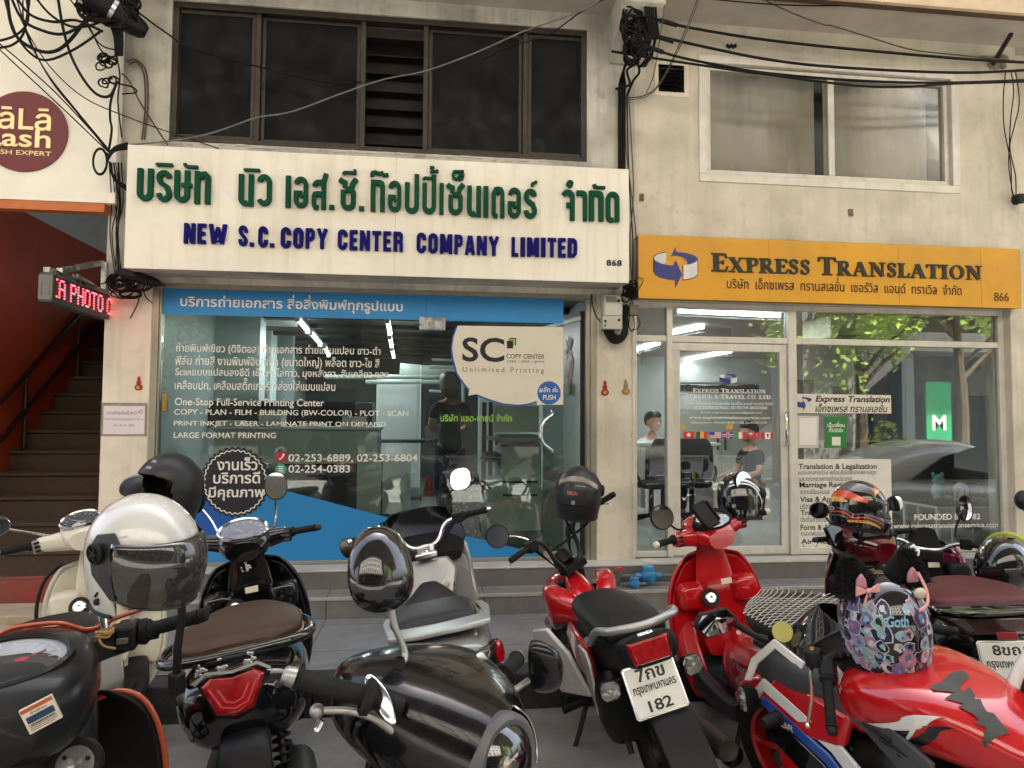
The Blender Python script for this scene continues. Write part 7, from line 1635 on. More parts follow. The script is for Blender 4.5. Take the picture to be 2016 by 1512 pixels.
b.wheel(.68,.26,.11,True); b.wheel(-.64,.26,.13)
b.part('floorboard',M_BLK,[(-.1,0,.36,.22,.04,.08,4),(.2,0,.34,.23,.04,.08,4),(.42,0,.4,.22,.06,.08,4)],22,2)
b.part('exhaust',METAL_D,[(-.95,.18,.36,.04,.04,.04,2),(-.9,.18,.36,.06,.06,.06,2),(-.5,.17,.31,.06,.06,.06,2),(-.3,.15,.26,.03,.03,.03,2)],16,2)
# ---------------------------------------------------------------- red and white moped with the number plate
b = Bike('moped','red and white moped with tall black handlebars and a tilted number plate',1.10,-2.258,.04,-.25,cat='moped',steer=rad(24),pivot=(0,.36,.85))
b.part('seat',M_VINYL,[(-.72,0,.80,.09,.01,.03,3),(-.68,0,.80,.135,.03,.05,3),(-.4,0,.795,.15,.035,.06,3),(-.12,0,.775,.135,.035,.06,2.8),(.02,0,.765,.09,.03,.06,2.6),(.06,0,.76,.04,.015,.04,2.4)],28,5)
b.part('tail_body',M_BLK,[(-.86,0,.77,.09,.05,.05,3.5),(-.82,0,.765,.12,.065,.07,3.5),(-.6,0,.72,.13,.05,.12,3),(-.3,0,.66,.14,.08,.16,2.8),(0,0,.6,.12,.1,.14,2.8)],26,4)
tl, T = tail_lamp(b,(-.01,-.845,.775),[(-.088,.042),(.088,.042),(.076,-.044),(-.076,-.044)],(0,-.96,.28),depth=.035)
g = MB(); T2 = frameT((-.005,-.845,.84),(1,0,0),(0,.5,1)); text_to(g,'HONDA',T2,.062,.012,bold=.03); g.build('maker_lettering',CHROME2,b.o)
b.tube('grab_rail',mat('rail_silver',(.40,.40,.39),.38,.7,var=.1),[(-.155,-.42,.72),(-.17,-.56,.76),(-.165,-.70,.845),(-.13,-.82,.875),(0,-.87,.88),(.13,-.82,.875),(.165,-.70,.845),(.17,-.56,.77)],.0165,n=14,k=6)
b.plate((-.03,-.885,.645),(0,.40,.9),(0,-.9,.40),.215,.19,[('7กข',.055,.115,.047),('กรุงเทพมหานคร',.0,.175,.036),('182',-.058,.095,.04)])
for sx in (-1,1):
    b.indicator((sx*.175-.01,-.80,.645),(.040,.036),(sx*.15,-.95,.15),stalk=(sx*.08,-.74,.66))
    b.flat('side_panel',P_RED,[(-.42,-.12),(-.1,-.13),(.0,.02),(-.1,.09),(-.4,.07)],(sx*.158,0,.62),(0,1,0),(0,0,1),.03,bevel=.012)
    g = MB(); g.prism([(-.47,.05),(-.44,.10),(-.3,.09),(-.33,-.06),(-.38,-.2),(-.41,-.2)],(sx*.178,0,.58),(0,1,0),(0,0,1),.012); g.build('white_stripe',P_WHITE,b.o,bevel=.004)
    b.flat('leg_cover',P_WHITE,[(-.06,-.16),(.20,-.19),(.30,-.02),(.28,.14),(.14,.17),(.02,.06)],(sx*.17,.0,.47),(sx*.42,.9,0),(sx*.10,0,1),.025,bevel=.008)
    b.part('wing_cowl',P_RED,[(.06,sx*.05,.68,.03,.03,.05,3),(.14,sx*.10,.72,.055,.045,.10,3),(.24,sx*.145,.74,.055,.06,.15,3.2),(.34,sx*.15,.72,.045,.08,.18,3.2),(.40,sx*.13,.70,.02,.06,.14,3)],22,4)
    b.tube('fork_leg',METAL_D,[(sx*.075,.40,.80),(sx*.075,.52,.5),(sx*.075,.62,.27)],.022,steer=True,k=2)
    b.tube('foot_peg',RUBBER,[(sx*.14,.02,.27),(sx*.28,.0,.265)],.019)
    b.shock((sx*.11,-.50,.60),(sx*.12,-.60,.28),.034,11)
b.part('spine_cover',P_RED,[(-.02,0,.52,.06,.06,.08,3),(.08,0,.56,.075,.1,.12,3),(.2,0,.64,.08,.12,.16,3),(.32,0,.70,.07,.1,.16,3),(.40,0,.74,.05,.08,.14,3)],22,4)
b.tube('fuel_cock',CHROME2,[(.05,.12,.74),(.05,.10,.79)],.012)
b.part('engine',METAL_D,[(-.2,0,.3,.11,.1,.1,3.5),(0,0,.3,.13,.12,.12,3.5),(.2,0,.34,.1,.1,.1,3),(.38,0,.38,.075,.075,.075,3)],22,3)
b.part('air_box',M_BLK,[(-.62,-.10,.44,.05,.09,.1,3.5),(-.5,-.11,.44,.075,.13,.16,3.5),(-.3,-.10,.42,.07,.12,.14,3.2),(-.2,-.08,.4,.05,.08,.1,3)],22,3)
b.part('rear_fender',M_BLK,[(-1.12,0,.26,.075,.012,.012,3),(-1.06,0,.38,.082,.014,.014,3,35),(-.98,0,.48,.085,.015,.015,3,25),(-.86,0,.57,.085,.016,.016,3,12),(-.7,0,.60,.08,.016,.016,3)],22,4)
b.wheel(.66,.25,.09,True,spokes=8); b.wheel(-.62,.25,.10,spokes=8)
b.part('front_fender',P_RED,[(.40,0,.44,.05,.02,.05,2.6),(.5,0,.52,.07,.03,.08,2.6),(.66,0,.545,.072,.03,.08,2.6),(.84,0,.47,.06,.02,.06,2.6)],18,4,steer=True)
b.tube('side_stand',METAL_D,[(-.12,.08,.27),(-.22,.04,.12),(-.30,.02,.01)],.013); b.tube('stand_foot',METAL_D,[(-.33,-.03,.006),(-.28,.06,.008)],.012)
b.tube('gear_lever',METAL_D,[(-.14,.16,.25),(-.2,.2,.24),(-.24,.22,.25)],.008)
b.tube('exhaust_pipe',METAL_D,[(.08,.36,.32),(.14,.1,.2),(.15,-.3,.24)],.018); b.part('silencer',METAL_D,[(-.95,.17,.36,.03,.03,.03,2),(-.9,.17,.355,.05,.05,.05,2),(-.45,.16,.28,.05,.05,.05,2),(-.3,.15,.25,.02,.02,.02,2)],16,2)
for s in (-1,1):
    b.tube('handlebar',mat('bar_black',(.02,.02,.021),.3,.3),[(0,.33,.86),(s*.05,.33,.865),(s*.085,.34,.93),(s*.10,.35,1.02),(s*.14,.34,1.07),(s*.20,.31,1.085),(s*.24,.29,1.09)],.0125,steer=True,n=12)
    b.grip((s*.235,.292,1.09),(s*.36,.245,1.10),.0165,M_BLK)
    g = b.mb(True); g.box(s*.205-.03,s*.205+.03,.275,.335,1.055,1.115); g.tube([(s*.2,.33,1.08),(s*.16,.36,1.06)],.02,8,1); g.build('switch_block',M_BLK,b.o,bevel=.008)
    b.lever([(s*.19,.355,1.08),(s*.24,.365,1.08),(s*.31,.345,1.07),(s*.37,.32,1.05)],.0062,mat('lever_silver',(.62,.62,.60),.3,.8))
    for k in range(3): b.tube('control_cable',M_BLK,[(s*.19,.34,1.07-.01*k),(s*.13,.41+.02*k,1.02),(s*.07,.42,.90),(s*.03,.38,.80)],.0048,steer=True,n=6)
b.tube('bar_brace',M_BLK,[(-.095,.348,.99),(.095,.348,.99)],.007,steer=True,k=1)
g = b.mb(True); g.box(-.075,.075,.30,.38,.83,.875); g.lathe([(0,.03),(.05,.028),(.055,0),(.05,-.05),(0,-.05)],22,Mx.Translation((.0,.42,.90)) @ Mx.Rotation(rad(-40),4,'X')); g.build('bar_clamp',M_BLK,b.o,bevel=.006)
b.part('headlamp_cowl',P_RED,[(.40,0,.74,.09,.07,.09,3),(.48,0,.73,.11,.085,.11,3),(.56,0,.72,.10,.08,.1,3)],22,3,steer=True)
g = b.mb(True); g.lathe([(0,.02),(.05,.015),(.075,0),(.08,-.02)],24,Mx.Translation((0,.575,.72)) @ Mx.Rotation(rad(-90),4,'X')); g.build('headlamp',LENS_C,b.o)
for s in (-1,1):
    g = b.mb(True); g.tube([(s*.10,.44,.66),(s*.15,.44,.64)],.012,8,1); g.ell((s*.175,.44,.635),(.035,.05,.032),n=14,m=10); g.build('indicator',M_BLK,b.o)
b.mirror((-.19,.335,1.115),(-.24,.34,1.16),(-.34,.35,1.215),(-.3,-1,.12),.062,.062,'round',rs=.0055,stem=CHROME2)
b.mirror((.19,.335,1.115),(.21,.34,1.18),(.26,.35,1.25),(.2,-1,.1),.062,.062,'round',rs=.0055)
RED_BIKE = b
# ---------------------------------------------------------------- black and orange scooter at the lower left
ORG = b = Bike('motor_scooter','black scooter with orange edging and a round speedometer in the bottom left corner',-.963,-4.176,.2,-.05,cat='scooter',steer=rad(4),pivot=(0,.36,.88),group='motorcycles nearest the camera')
P_ASH = mat('charcoal_paint',(.014,.0145,.016),.36,coat=.15,spec=.35,var=.1,dirt=(.06,.06,.055),dirtamt=.12)
b.part('dash_housing',P_ASH,[(-.06,0,.95,.10,.03,.08,2.6),(.0,0,.985,.17,.05,.14,2.6),(.10,0,1.01,.185,.055,.2,2.6),(.22,0,1.02,.16,.06,.22,2.6),(.32,0,1.0,.12,.07,.2,2.6),(.38,0,.98,.05,.05,.12,2.4)],30,4)
T = frameT((.0,.085,1.062),(1,0,0),(0,.93,.36)); el = [(.125*math.cos(2*PI*i/40)*(1+.08*math.sin(2*PI*i/40)),.088*math.sin(2*PI*i/40)) for i in range(40)]
g = MB(); g.loft([[T @ V((x*k,q*k,d)) for x,q in el] for k,d in ((1.14,-.03),(1.12,.006),(1.04,.010),(.98,.0))],False); mo = g.build('meter_bezel',P_ASH,b.o)
g = MB(); g.add([T @ V((x,q,-.006)) for x,q in el],[tuple(range(40))]); g.build('meter_face',mat('grey_meter_face',hexc('c3cad2'),.3,var=.25,scale=14),mo)
g = MB()
for i in range(15): a = rad(210-17*i); g.tube([T @ V((.085*math.cos(a),.06*math.sin(a),-.004)),T @ V((.105*math.cos(a),.074*math.sin(a),-.004))],.0014,4,1)
for r_ in (.06,.11): g.tube([T @ V((r_*math.cos(2*PI*i/24),r_*.70*math.sin(2*PI*i/24),-.0045)) for i in range(25)],.001,4,1)
g.build('meter_marks',mat('meter_white',hexc('e8ecee'),.4),mo)
g = MB(); g.tube([T @ V((.02,0,-.003)),T @ V((.075,.03,-.003))],.002,5,1); g.ell(T @ V((.03,.005,-.003)),(.016,.014,.004),n=12,m=6); g.build('meter_needle',mat('meter_red',hexc('b03540'),.4),mo)
g = MB(); g.loft([[T @ V((x*k,q*k,d)) for x,q in el] for k,d in ((.98,.001),(.8,.010),(.4,.017),(.1,.019))],True); g.build('meter_lens',CLEARG,mo)
for s in (1,-1):
    b.part('handlebar_cover',P_ASH,[(.10,0,-.01,.06,.035,.06,3),(.16,0,.005,.045,.032,.05,3.2),(.235,0,.02,.04,.03,.045,3.4),(.245,0,.02,.03,.02,.03,3.4)],22,3,T=Mx.Translation((0,.30,1.02)) @ Mx.Rotation(rad(-90*s),4,'Z'))
    g = MB(); g.box(s*.225-.032,s*.225+.02,.25,.345,1.0,1.066); so = g.build('switch_block',M_BLK,b.o,bevel=.008)
    g = MB(); g.box(s*.215-.014,s*.215+.014,.238,.25,1.025,1.04); g.build('switch_button',P_GREY,so,bevel=.002)
    g = MB(); g.lathe([(.02,0),(.034,.004),(.036,.02),(.026,.03),(.024,.05)],18,Mx.Translation((s*.245,.298,1.037)) @ Mx.Rotation(rad(90*s),4,'Y')); g.build('grip_flange',RUBBER,b.o)
    b.grip((s*.27,.295,1.04),(s*.40,.275,1.065),.019,RUBBER,steer=False)
    b.lever([(s*.19,.36,1.03),(s*.25,.38,1.03),(s*.34,.36,1.04),(s*.4,.33,1.05)],.006,M_BLK,steer=False)
b.tube('orange_edging',P_ORANGE,[(-.26,.33,1.05),(-.18,.33,1.065),(-.12,.32,1.055),(-.06,.30,1.085),(0,.30,1.09),(.06,.30,1.085),(.12,.32,1.055),(.18,.345,1.07),(.25,.35,1.088)],.006,k=6)
b.part('front_cowl',P_ORANGE,[(.34,0,1.0,.14,.07,.2,2.6),(.42,0,.96,.13,.09,.22,2.6),(.52,0,.9,.09,.08,.18,2.4),(.58,0,.86,.03,.03,.08,2.2)],24,3)
rows = [[(x*k,y+.07*(1-x*x),z) for x in (-1,-.85,-.5,0,.5,.85,1)] for z,k,y in ((.86,.16,.38),(.80,.235,.42),(.70,.275,.43),(.56,.285,.42),(.42,.26,.40),(.32,.2,.37))]
b.sheet('leg_shield',M_BLK,rows,.02)
b.tube('orange_edging',P_ORANGE,[(.10,.42,.825),(.17,.42,.845),(.235,.425,.805),(.275,.43,.70),(.287,.42,.56),(.262,.40,.42)],.0085,k=6); b.tube('orange_edging',P_ORANGE,[(-.10,.42,.825),(-.17,.42,.845),(-.235,.425,.805),(-.275,.43,.70),(-.287,.42,.56),(-.262,.40,.42)],.0085,k=6)
b.part('steering_column',P_ASH,[(.16,0,.52,.10,.14,.14,3),(.20,0,.7,.13,.2,.2,3),(.26,0,.82,.15,.14,.24,3),(.34,0,.86,.13,.12,.24,3),(.42,0,.8,.1,.1,.2,3)],26,3)
c_ = b.px(158,1490,'y',.19); T = Mx.Translation((c_.x,.15,c_.z)) @ Mx.Rotation(rad(72),4,'X'); g = MB(); g.lathe([(.06,-.02),(.062,.0),(.056,.012),(.044,.012)],28,T); ko = g.build('key_surround',M_BLK,b.o); g = MB(); g.lathe([(.043,.0),(.043,.013),(.02,.015),(.012,.010),(0,.008)],26,T); g.build('key_switch',P_SILV,ko)
g = MB()
for a in (20,140,260): p = T @ V((.03*math.cos(rad(a)),.03*math.sin(rad(a)),.0145)); g.ell(p,(.006,.004,.006),n=8,m=6)
g.build('key_marks',M_BLK,ko)
A = [b.px(x,y,'y',v) for x,y,v in ((43,1395,-.055),(107,1362,-.045),(121,1408,-.045),(58,1443,-.055))]; n_ = (A[1]-A[0]).cross(A[3]-A[0]).normalized(); n_ = n_ if n_.y < 0 else -n_
T = frameT(sum(A,V((0,0,0)))/4+n_*.012,A[1]-A[0],A[0]-A[3]); w_, h_ = (A[1]-A[0]).length, (A[0]-A[3]).length
g = MB(); g.prism([(-w_/2,-h_/2),(w_/2,-h_/2),(w_/2,h_/2),(-w_/2,h_/2)],T.translation,T.col[0].xyz,T.col[1].xyz,.012); wl_ = g.build('warning_label',WARN,b.o)
def lab(n,x0,y0,x1,y1,m,dz): q = MB(); q.add([T @ V(((x-.5)*w_,(.5-y)*h_,.0065+dz)) for x,y in ((x0,y1),(x1,y1),(x1,y0),(x0,y0))],[(0,1,2,3)]); q.build(n,m,wl_)
lab('label_band',.02,.02,.98,.17,mat('label_orange',hexc('b5562c'),.5),0); lab('label_band',.08,.36,.92,.62,mat('label_navy',hexc('27406e'),.5),0)
g = MB()
for i, t in enumerate(('คำเตือน','อ่านคู่มือ','ก่อนขับขี่','สวมหมวก')): text_to(g,t,T @ Mx.Translation((0,h_*(.24-.12*i if i < 1 else .17-.12*i),.0072)),w_*(.5 if i == 0 else .7),h_*.09,bold=.02)
for i in range(4): stroke(g,[(-w_*.42,-h_*(.2+.07*i)),(w_*(.4-.1*(i == 3)),-h_*(.2+.07*i))],h_*.018,T @ Mx.Translation((0,0,.0066)),.0004)
g.build('label_lettering',PLATE_K,wl_)
b.part('seat',M_VINYL,[(-.95,0,.8,.12,.03,.05,3),(-.6,0,.81,.15,.04,.06,3),(-.3,0,.79,.13,.04,.06,3),(-.2,0,.78,.06,.03,.05,3)],22,3)
b.part('tail_body',M_BLK,[(-1.1,0,.7,.08,.06,.1,2.6),(-.8,0,.66,.17,.1,.2,2.6),(-.3,0,.58,.16,.14,.2,2.6)],22,3); b.part('floorboard',M_BLK,[(-.2,0,.32,.17,.03,.06,4),(.2,0,.32,.17,.03,.06,4)],18,1)
b.wheel(.62,.28,.09); b.wheel(-.62,.28,.1); b.part('front_fender',P_ORANGE,[(.4,0,.5,.05,.03,.08,2.4),(.6,0,.6,.075,.04,.1,2.4),(.82,0,.5,.05,.03,.06,2.4)],18,3)
g = MB(); g.tube([b.px(207,1250,'y',.25),b.px(201,1205,'y',.26),b.px(196,1160,'y',.28)],[.011,.012,.013],10,3); so = g.build('mirror_stem',CHROME2,b.o); g = MB(); g.tube([b.px(201,1205,'y',.255),b.px(197,1172,'y',.27)],.0165,10,1); g.build('stem_sleeve',M_BLK,so)
g = MB(); rnd = random.Random(3); c_ = b.px(206,1245,'y',.235)
for k in range(4): a = rnd.uniform(0,6); g.tube([(c_.x+.02*math.cos(a+i*.8),c_.y-.0+.02*math.sin(a+i*.8),c_.z+rnd.uniform(-.008,.01)) for i in range(9)],.0032,6,3)
g.tube([c_,b.px(196,1258,'y',.225),b.px(205,1272,'y',.22),b.px(228,1277,'y',.22)],.003,6,4); g.tube([c_,b.px(220,1232,'y',.24),b.px(228,1222,'y',.25)],.0026,6,4); g.build('tied_twine',mat('raffia_twine',hexc('b08d55'),.9,var=.2),b.o)
# ---------------------------------------------------------------- black scooter facing the camera
FG = b = Bike('motor_scooter','dusty black scooter facing the camera with a round headlamp and a ball ended brake lever',-.28,-4.255,3.9,-.15,cat='scooter',pivot=(0,.36,.88),group='motorcycles nearest the camera')
P_DUST = mat('dusty_black_paint',(.005,.005,.006),.2,coat=.35,spec=.3,var=.2,scale=14,rvar=.08,dirt=(.06,.06,.055),dirtamt=.16,bump=.02,bscale=400)
b.part('headset_cowl',P_DUST,[(.06,-.01,1.04,.13,.05,.10,2.6),(.12,-.01,1.05,.185,.07,.13,2.8),(.22,-.01,1.045,.205,.085,.15,2.8),(.33,-.01,1.02,.18,.085,.15,2.7),(.42,-.01,.985,.125,.085,.12,2.5),(.465,-.01,.965,.09,.075,.10,2.4)],34,5)
Th = Mx.Translation((-.01,.468,.958)) @ Mx.Rotation(rad(-84),4,'X') @ Mx.Scale(.86,4)
g = MB(); g.lathe([(.112,-.05),(.116,-.02),(.112,.004),(.098,.014),(.086,.012),(.084,-.01)],40,Th); ho = g.build('headlamp_ring',mat('grey_ring',(.10,.10,.10),.42,.2,var=.1),b.o)
g = MB(); g.lathe([(.086,.0),(.07,-.03),(.04,-.055),(0,-.06)],36,Th)
for i in range(14): a = 2*PI*i/14; g.tube([Th @ V((.03*math.cos(a),.03*math.sin(a),-.05)),Th @ V((.08*math.cos(a),.08*math.sin(a),-.005))],.0035,5,1)
g.build('headlamp_reflector',REFL,ho); g = MB(); g.lathe([(0,.01),(.016,.006),(.02,-.01),(.02,-.05)],14,Th); g.build('headlamp_bulb',mat('bulb_shield',(.6,.5,.35),.2,.8),ho)
g = MB(); g.lathe([(.0865,.009),(.07,.024),(.045,.034),(.02,.039),(0,.04)],36,Th); g.build('headlamp_lens',glass_mat('headlamp_glass',(.95,.96,.96),.12,.9),ho)
g = MB(); g.lathe([(.121,-.03),(.126,-.012),(.121,.002)],36,Th,rad(170),rad(250)); g.build('chrome_trim',CHROME2,ho,solid=.004)
for s, w_ in ((1,1),(-1,.8)):
    p0 = b.px(735,1375,'x',.215) if s > 0 else V((-.215,.27,1.05)); p1 = b.px(585,1335,'x',.335) if s > 0 else V((-.36,.2,1.07))
    d_ = (p1-p0).normalized(); q_ = d_.to_track_quat('Z','Y').to_matrix().to_4x4()
    g = MB(); g.lathe([(.0,-.06),(.018,-.06),(.02,0),(.034,.004),(.036,.016),(.030,.022)],22,Mx.Translation(p0) @ q_); g.build('grip_flange',RUBBER,b.o)
    L_ = (p1-p0).length; g = MB(); pr = [(.019,.02)]
    for i in range(22): z = .024+(L_-.03)*i/21; pr.append((.0195 if i % 2 else .0182,z))
    g.lathe(pr+[(.022,L_-.004),(.022,L_),(0,L_)],24,Mx.Translation(p0) @ q_); go = g.build('grip',RUBBER,b.o)
    g = MB(); g.lathe([(.016,L_+.001),(.0195,L_+.004),(.0175,L_+.022),(.013,L_+.028),(.007,L_+.024),(0,L_+.022)],20,Mx.Translation(p0) @ q_); g.build('bar_end',METAL,go)
Lv = [b.px(812,1455,'x',.13),b.px(775,1438,'x',.165),b.px(735,1412,'x',.20),b.px(690,1400,'x',.235),b.px(640,1399,'x',.275),b.px(624,1400,'x',.288)]
g = MB(); g.tube(Lv,[.011,.010,.009,.0075,.007,.006],12,5); g.ell(Lv[-1],(.0145,.0145,.0145),n=16,m=12); g.build('brake_lever',METAL,b.o)
g = MB(); g.tube([Lv[0],b.px(795,1415,'x',.15),b.px(780,1420,'x',.16)],.012,10,2); g.ell(Lv[0],(.02,.02,.024),n=12,m=8); g.build('lever_perch',METAL,b.o)
b.tube('lever_hook',CHROME2,[b.px(632,1415,'x',.28),b.px(622,1432,'x',.28),b.px(626,1440,'x',.28),b.px(636,1420,'x',.275)],.004)
b.tube('brake_hose',M_BLK,[b.px(690,1415,'x',.2),b.px(686,1440,'x',.2),b.px(697,1460,'x',.19),b.px(740,1485,'x',.16),b.px(790,1512,'x',.12)],.0085); b.tube('brake_hose',M_BLK,[b.px(705,1425,'x',.21),b.px(700,1450,'x',.2),b.px(715,1475,'x',.19),b.px(760,1530,'x',.14)],.006)
g = MB(); rows = []
for (x0,y0,x1,y1) in ((722,1322,738,1330),(712,1345,758,1350),(728,1372,772,1375),(745,1400,778,1405),(760,1425,785,1432)):
    rows.append([b.px(x0,y0,'x',.222),b.px(x1,y1,'x',.206)])
g.grid(rows); g.build('chrome_cowl_edge',CHROME2,b.o,solid=.006,sub=2)
g = MB()
mh = b.px(745,1120,'y',.2); T = Mx.Translation(mh) @ Mx.Rotation(rad(18),4,'X'); 
def mirror_back(mb_,T_,rx,rz,dep,n=32):
    out = [(rx*math.copysign(abs(math.cos(a))**.86,math.cos(a))*(1-.16*math.sin(a)),rz*math.copysign(abs(math.sin(a))**.9,math.sin(a))) for a in [2*PI*i/n for i in range(n)]]
    mb_.loft([[T_ @ V((p[0]*k,d,p[1]*k)) for p in out] for k,d in ((.96,-.012),(1.0,-.004),(1.0,.006),(.97,.02),(.88,.036),(.7,.05),(.4,.058),(.12,.06))],True)
mirror_back(g,T,.077,.092,.06); mo = g.build('mirror_head',P_BLACK,b.o)
g = MB(); g.tube([b.px(770,1195,'y',.215),b.px(778,1235,'y',.225),b.px(797,1285,'y',.24),b.px(790,1310,'y',.25),b.px(782,1325,'y',.26)],[.0075,.0075,.0075,.009,.012],10,5); g.build('mirror_stem',METAL,b.o)
g = MB(); g.lathe([(.026,-.02),(.022,.0),(.014,.02),(.009,.035)],16,Mx.Translation(b.px(784,1328,'y',.255))); g.build('stem_boot',RUBBER,b.o)
m2 = b.px(1060,1310,'y',.36); T = Mx.Translation(m2) @ Mx.Rotation(rad(20),4,'Z') @ Mx.Rotation(rad(40),4,'Y'); g = MB(); mirror_back(g,T,.036,.078,.06); g.build('mirror_head',P_DUST,b.o)
g = MB(); g.tube([b.px(968,1392,'y',.36),b.px(1000,1368,'y',.36),b.px(1040,1340,'y',.36)],.0075,10,3); g.build('mirror_stem',METAL,b.o)
b.tube('clamp_stub',CHROME2,[b.px(972,1338,'y',.3),b.px(986,1325,'y',.3)],.009)
A = [b.px(x,y,'y',.27) for x,y in ((895,1327),(903,1335),(958,1298),(948,1284))]; g = MB(); g.add(list(A),[(0,1,2,3)]); ph_ = g.build('phone_clamp',mat('clamp_white',hexc('d9d8d2'),.4),b.o,solid=.012)
g = MB(); p = b.px(929,1311,'y',.262); g.lathe([(0,.02),(.014,.02),(.016,.0)],16,Mx.Translation(p) @ Mx.Rotation(rad(-60),4,'X')); g.build('clamp_knob',P_SILV,ph_); g = MB(); g.tube([b.px(935,1320,'y',.27),b.px(955,1345,'y',.25)],.016,10,1); g.build('clamp_arm',M_BLK,ph_)
b.S = Mx.Translation((0,.33,0)) @ Mx.Rotation(rad(-42),4,'Z') @ Mx.Translation((0,-.33,0))      # the bars are turned to the side stand
rows = [[(x*k,y+.08*(1-x*x),z) for x in (-1,-.85,-.5,0,.5,.85,1)] for z,k,y in ((.93,.13,.36),(.84,.21,.40),(.70,.245,.42),(.52,.25,.42),(.38,.22,.40))]
b.sheet('leg_shield',mat('slate_plastic',(.045,.046,.05),.45,var=.1,dirt=(.1,.1,.09),dirtamt=.2),rows,.02,steer=True)
b.part('steering_column',M_BLK,[(.22,0,.6,.1,.2,.2,3),(.3,0,.75,.12,.2,.25,3),(.4,0,.76,.1,.18,.25,3)],20,2,steer=True)
b.part('floorboard',M_BLK,[(-.1,0,.3,.18,.03,.06,4),(.35,0,.31,.19,.03,.06,4)],18,1,steer=True); b.part('tail_body',P_DUST,[(-.85,0,.62,.08,.06,.1,2.6),(-.6,0,.6,.18,.12,.2,2.6),(-.15,0,.52,.17,.14,.2,2.6),(0,0,.42,.12,.1,.12,2.6)],22,3,steer=True); b.part('seat',M_VINYL,[(-.72,0,.75,.12,.03,.05,3),(-.4,0,.75,.16,.04,.06,3),(-.05,0,.72,.09,.03,.05,3)],22,3,steer=True)
b.wheel(.64,.245,.1,True); b.wheel(-.62,.245,.11,True); b.part('front_fender',P_DUST,[(.4,0,.45,.05,.03,.1,2.4),(.64,0,.54,.08,.045,.1,2.4),(.88,0,.42,.05,.03,.06,2.4)],18,3,steer=True)
# ---------------------------------------------------------------- red sports bike in the right foreground
CBR = b = Bike('sports_motorcycle','red white and blue sports motorcycle with a big red tank in the right foreground',1.955,-3.80,.35,-.2,cat='motorcycle',sc=1.0,pivot=(0,.5,.9),group='motorcycles nearest the camera')
b.part('fuel_tank',P_RED,[(-.26,0,.74,.07,.03,.06,2.4),(-.20,0,.76,.12,.05,.1,2.6),(-.08,0,.79,.165,.085,.14,2.8),(.06,0,.815,.205,.10,.16,2.9),(.20,0,.82,.225,.105,.17,3),(.32,0,.81,.22,.09,.17,3),(.40,0,.79,.17,.06,.12,3),(.43,0,.77,.1,.03,.06,2.6)],40,6)
def tank_pt(y,a):
    """point on the tank's skin: y along, a from -1 (low left) over 0 (top) to 1 (low right)"""
    S_ = [(-.26,.74,.07,.03,.06),(-.20,.76,.12,.05,.1),(-.08,.79,.165,.085,.14),(.06,.815,.205,.10,.16),(.20,.82,.225,.105,.17),(.32,.81,.22,.09,.17),(.40,.79,.17,.06,.12)]
    for p, q in zip(S_,S_[1:]):
        if p[0] <= y <= q[0]:
            t = (y-p[0])/(q[0]-p[0]); z, w_, h_, d_ = (p[i]+(q[i]-p[i])*t for i in (1,2,3,4)); th = rad(90-140*a); c, n = math.cos(th), math.sin(th)
            return V((math.copysign(abs(c)**.69,c)*(w_+.004),y,z+math.copysign(abs(n)**.69,n)*((h_ if n > 0 else d_)+.004)))
    return V((0,y,.9))
def tank_patch(name,pts,m,lift=.0):
    """outline in (y, across) laid over the tank in small cells"""
    g = MB(); ys = [p[0] for p in pts]; xs = [p[1] for p in pts]; N_ = 120
    def inside(u,v):
        c = False
        for (y1,x1), (y2,x2) in zip(pts,pts[1:]+pts[:1]):
            if (x1 > v) != (x2 > v) and u < (y2-y1)*(v-x1)/(x2-x1)+y1: c = not c
        return c
    for i in range(N_):
        for j in range(N_):
            u0 = min(ys)+(max(ys)-min(ys))*i/N_; u1 = min(ys)+(max(ys)-min(ys))*(i+1)/N_; v0 = min(xs)+(max(xs)-min(xs))*j/N_; v1 = min(xs)+(max(xs)-min(xs))*(j+1)/N_
            if inside((u0+u1)/2,(v0+v1)/2): g.quad(*[tank_pt(u,v)+V((lift*(-1 if v < 0 else 1),0,lift)) for u,v in ((u0,v0),(u1,v0),(u1,v1),(u0,v1))])
    return g.build(name,m,b.o,merge=True,sharp=180)
_tk = []
for i in range(100):
    for j in range(100):
        u, v = -.258+.655*i/99, -.985+1.6*j/99; p = b.W @ tank_pt(u,v); d = p-CAM; q = d.dot(_f); _tk.append((CX+F_PX*d.dot(_r)/q,CY-F_PX*d.dot(_u)/q,d.length,u,v))
def on_tank(zx,zy):
    px_, py_ = 1500+zx/2.554, 920+zy/2.554; best = min(((t[0]-px_)**2+(t[1]-py_)**2+t[2]*8,t[3],t[4]) for t in _tk); return best[1], best[2]
tank_patch('tank_pad',[on_tank(*p) for p in ((850,1095),(905,1085),(960,1040),(1010,1030),(1040,1065),(1000,1108),(1015,1125),(1060,1100),(1080,1150),(1062,1168),(1105,1165),(1130,1225),(1175,1240),(1255,1340),(1180,1365),(1130,1420),(1110,1390),(1130,1310),(1065,1285),(1095,1275),(1060,1240),(990,1205),(1020,1193),(915,1165),(970,1140),(860,1125))],mat('tank_pad_rubber',(.05,.05,.045),.55,var=.2,scale=30),.003)
tank_patch('tank_stripe',[on_tank(*p) for p in ((520,1290),(700,1285),(900,1255),(835,1300),(780,1325),(735,1370),(690,1450),(700,1390),(745,1322),(640,1318))],P_WHITE,.002)
tank_patch('tank_graphic',[on_tank(*p) for p in ((590,1320),(745,1320),(700,1390),(690,1450),(640,1390))],P_BLACK,.001); tank_patch('tank_graphic',[on_tank(*p) for p in ((835,1308),(975,1310),(800,1405),(710,1445),(735,1375))],P_BLACK,.001)
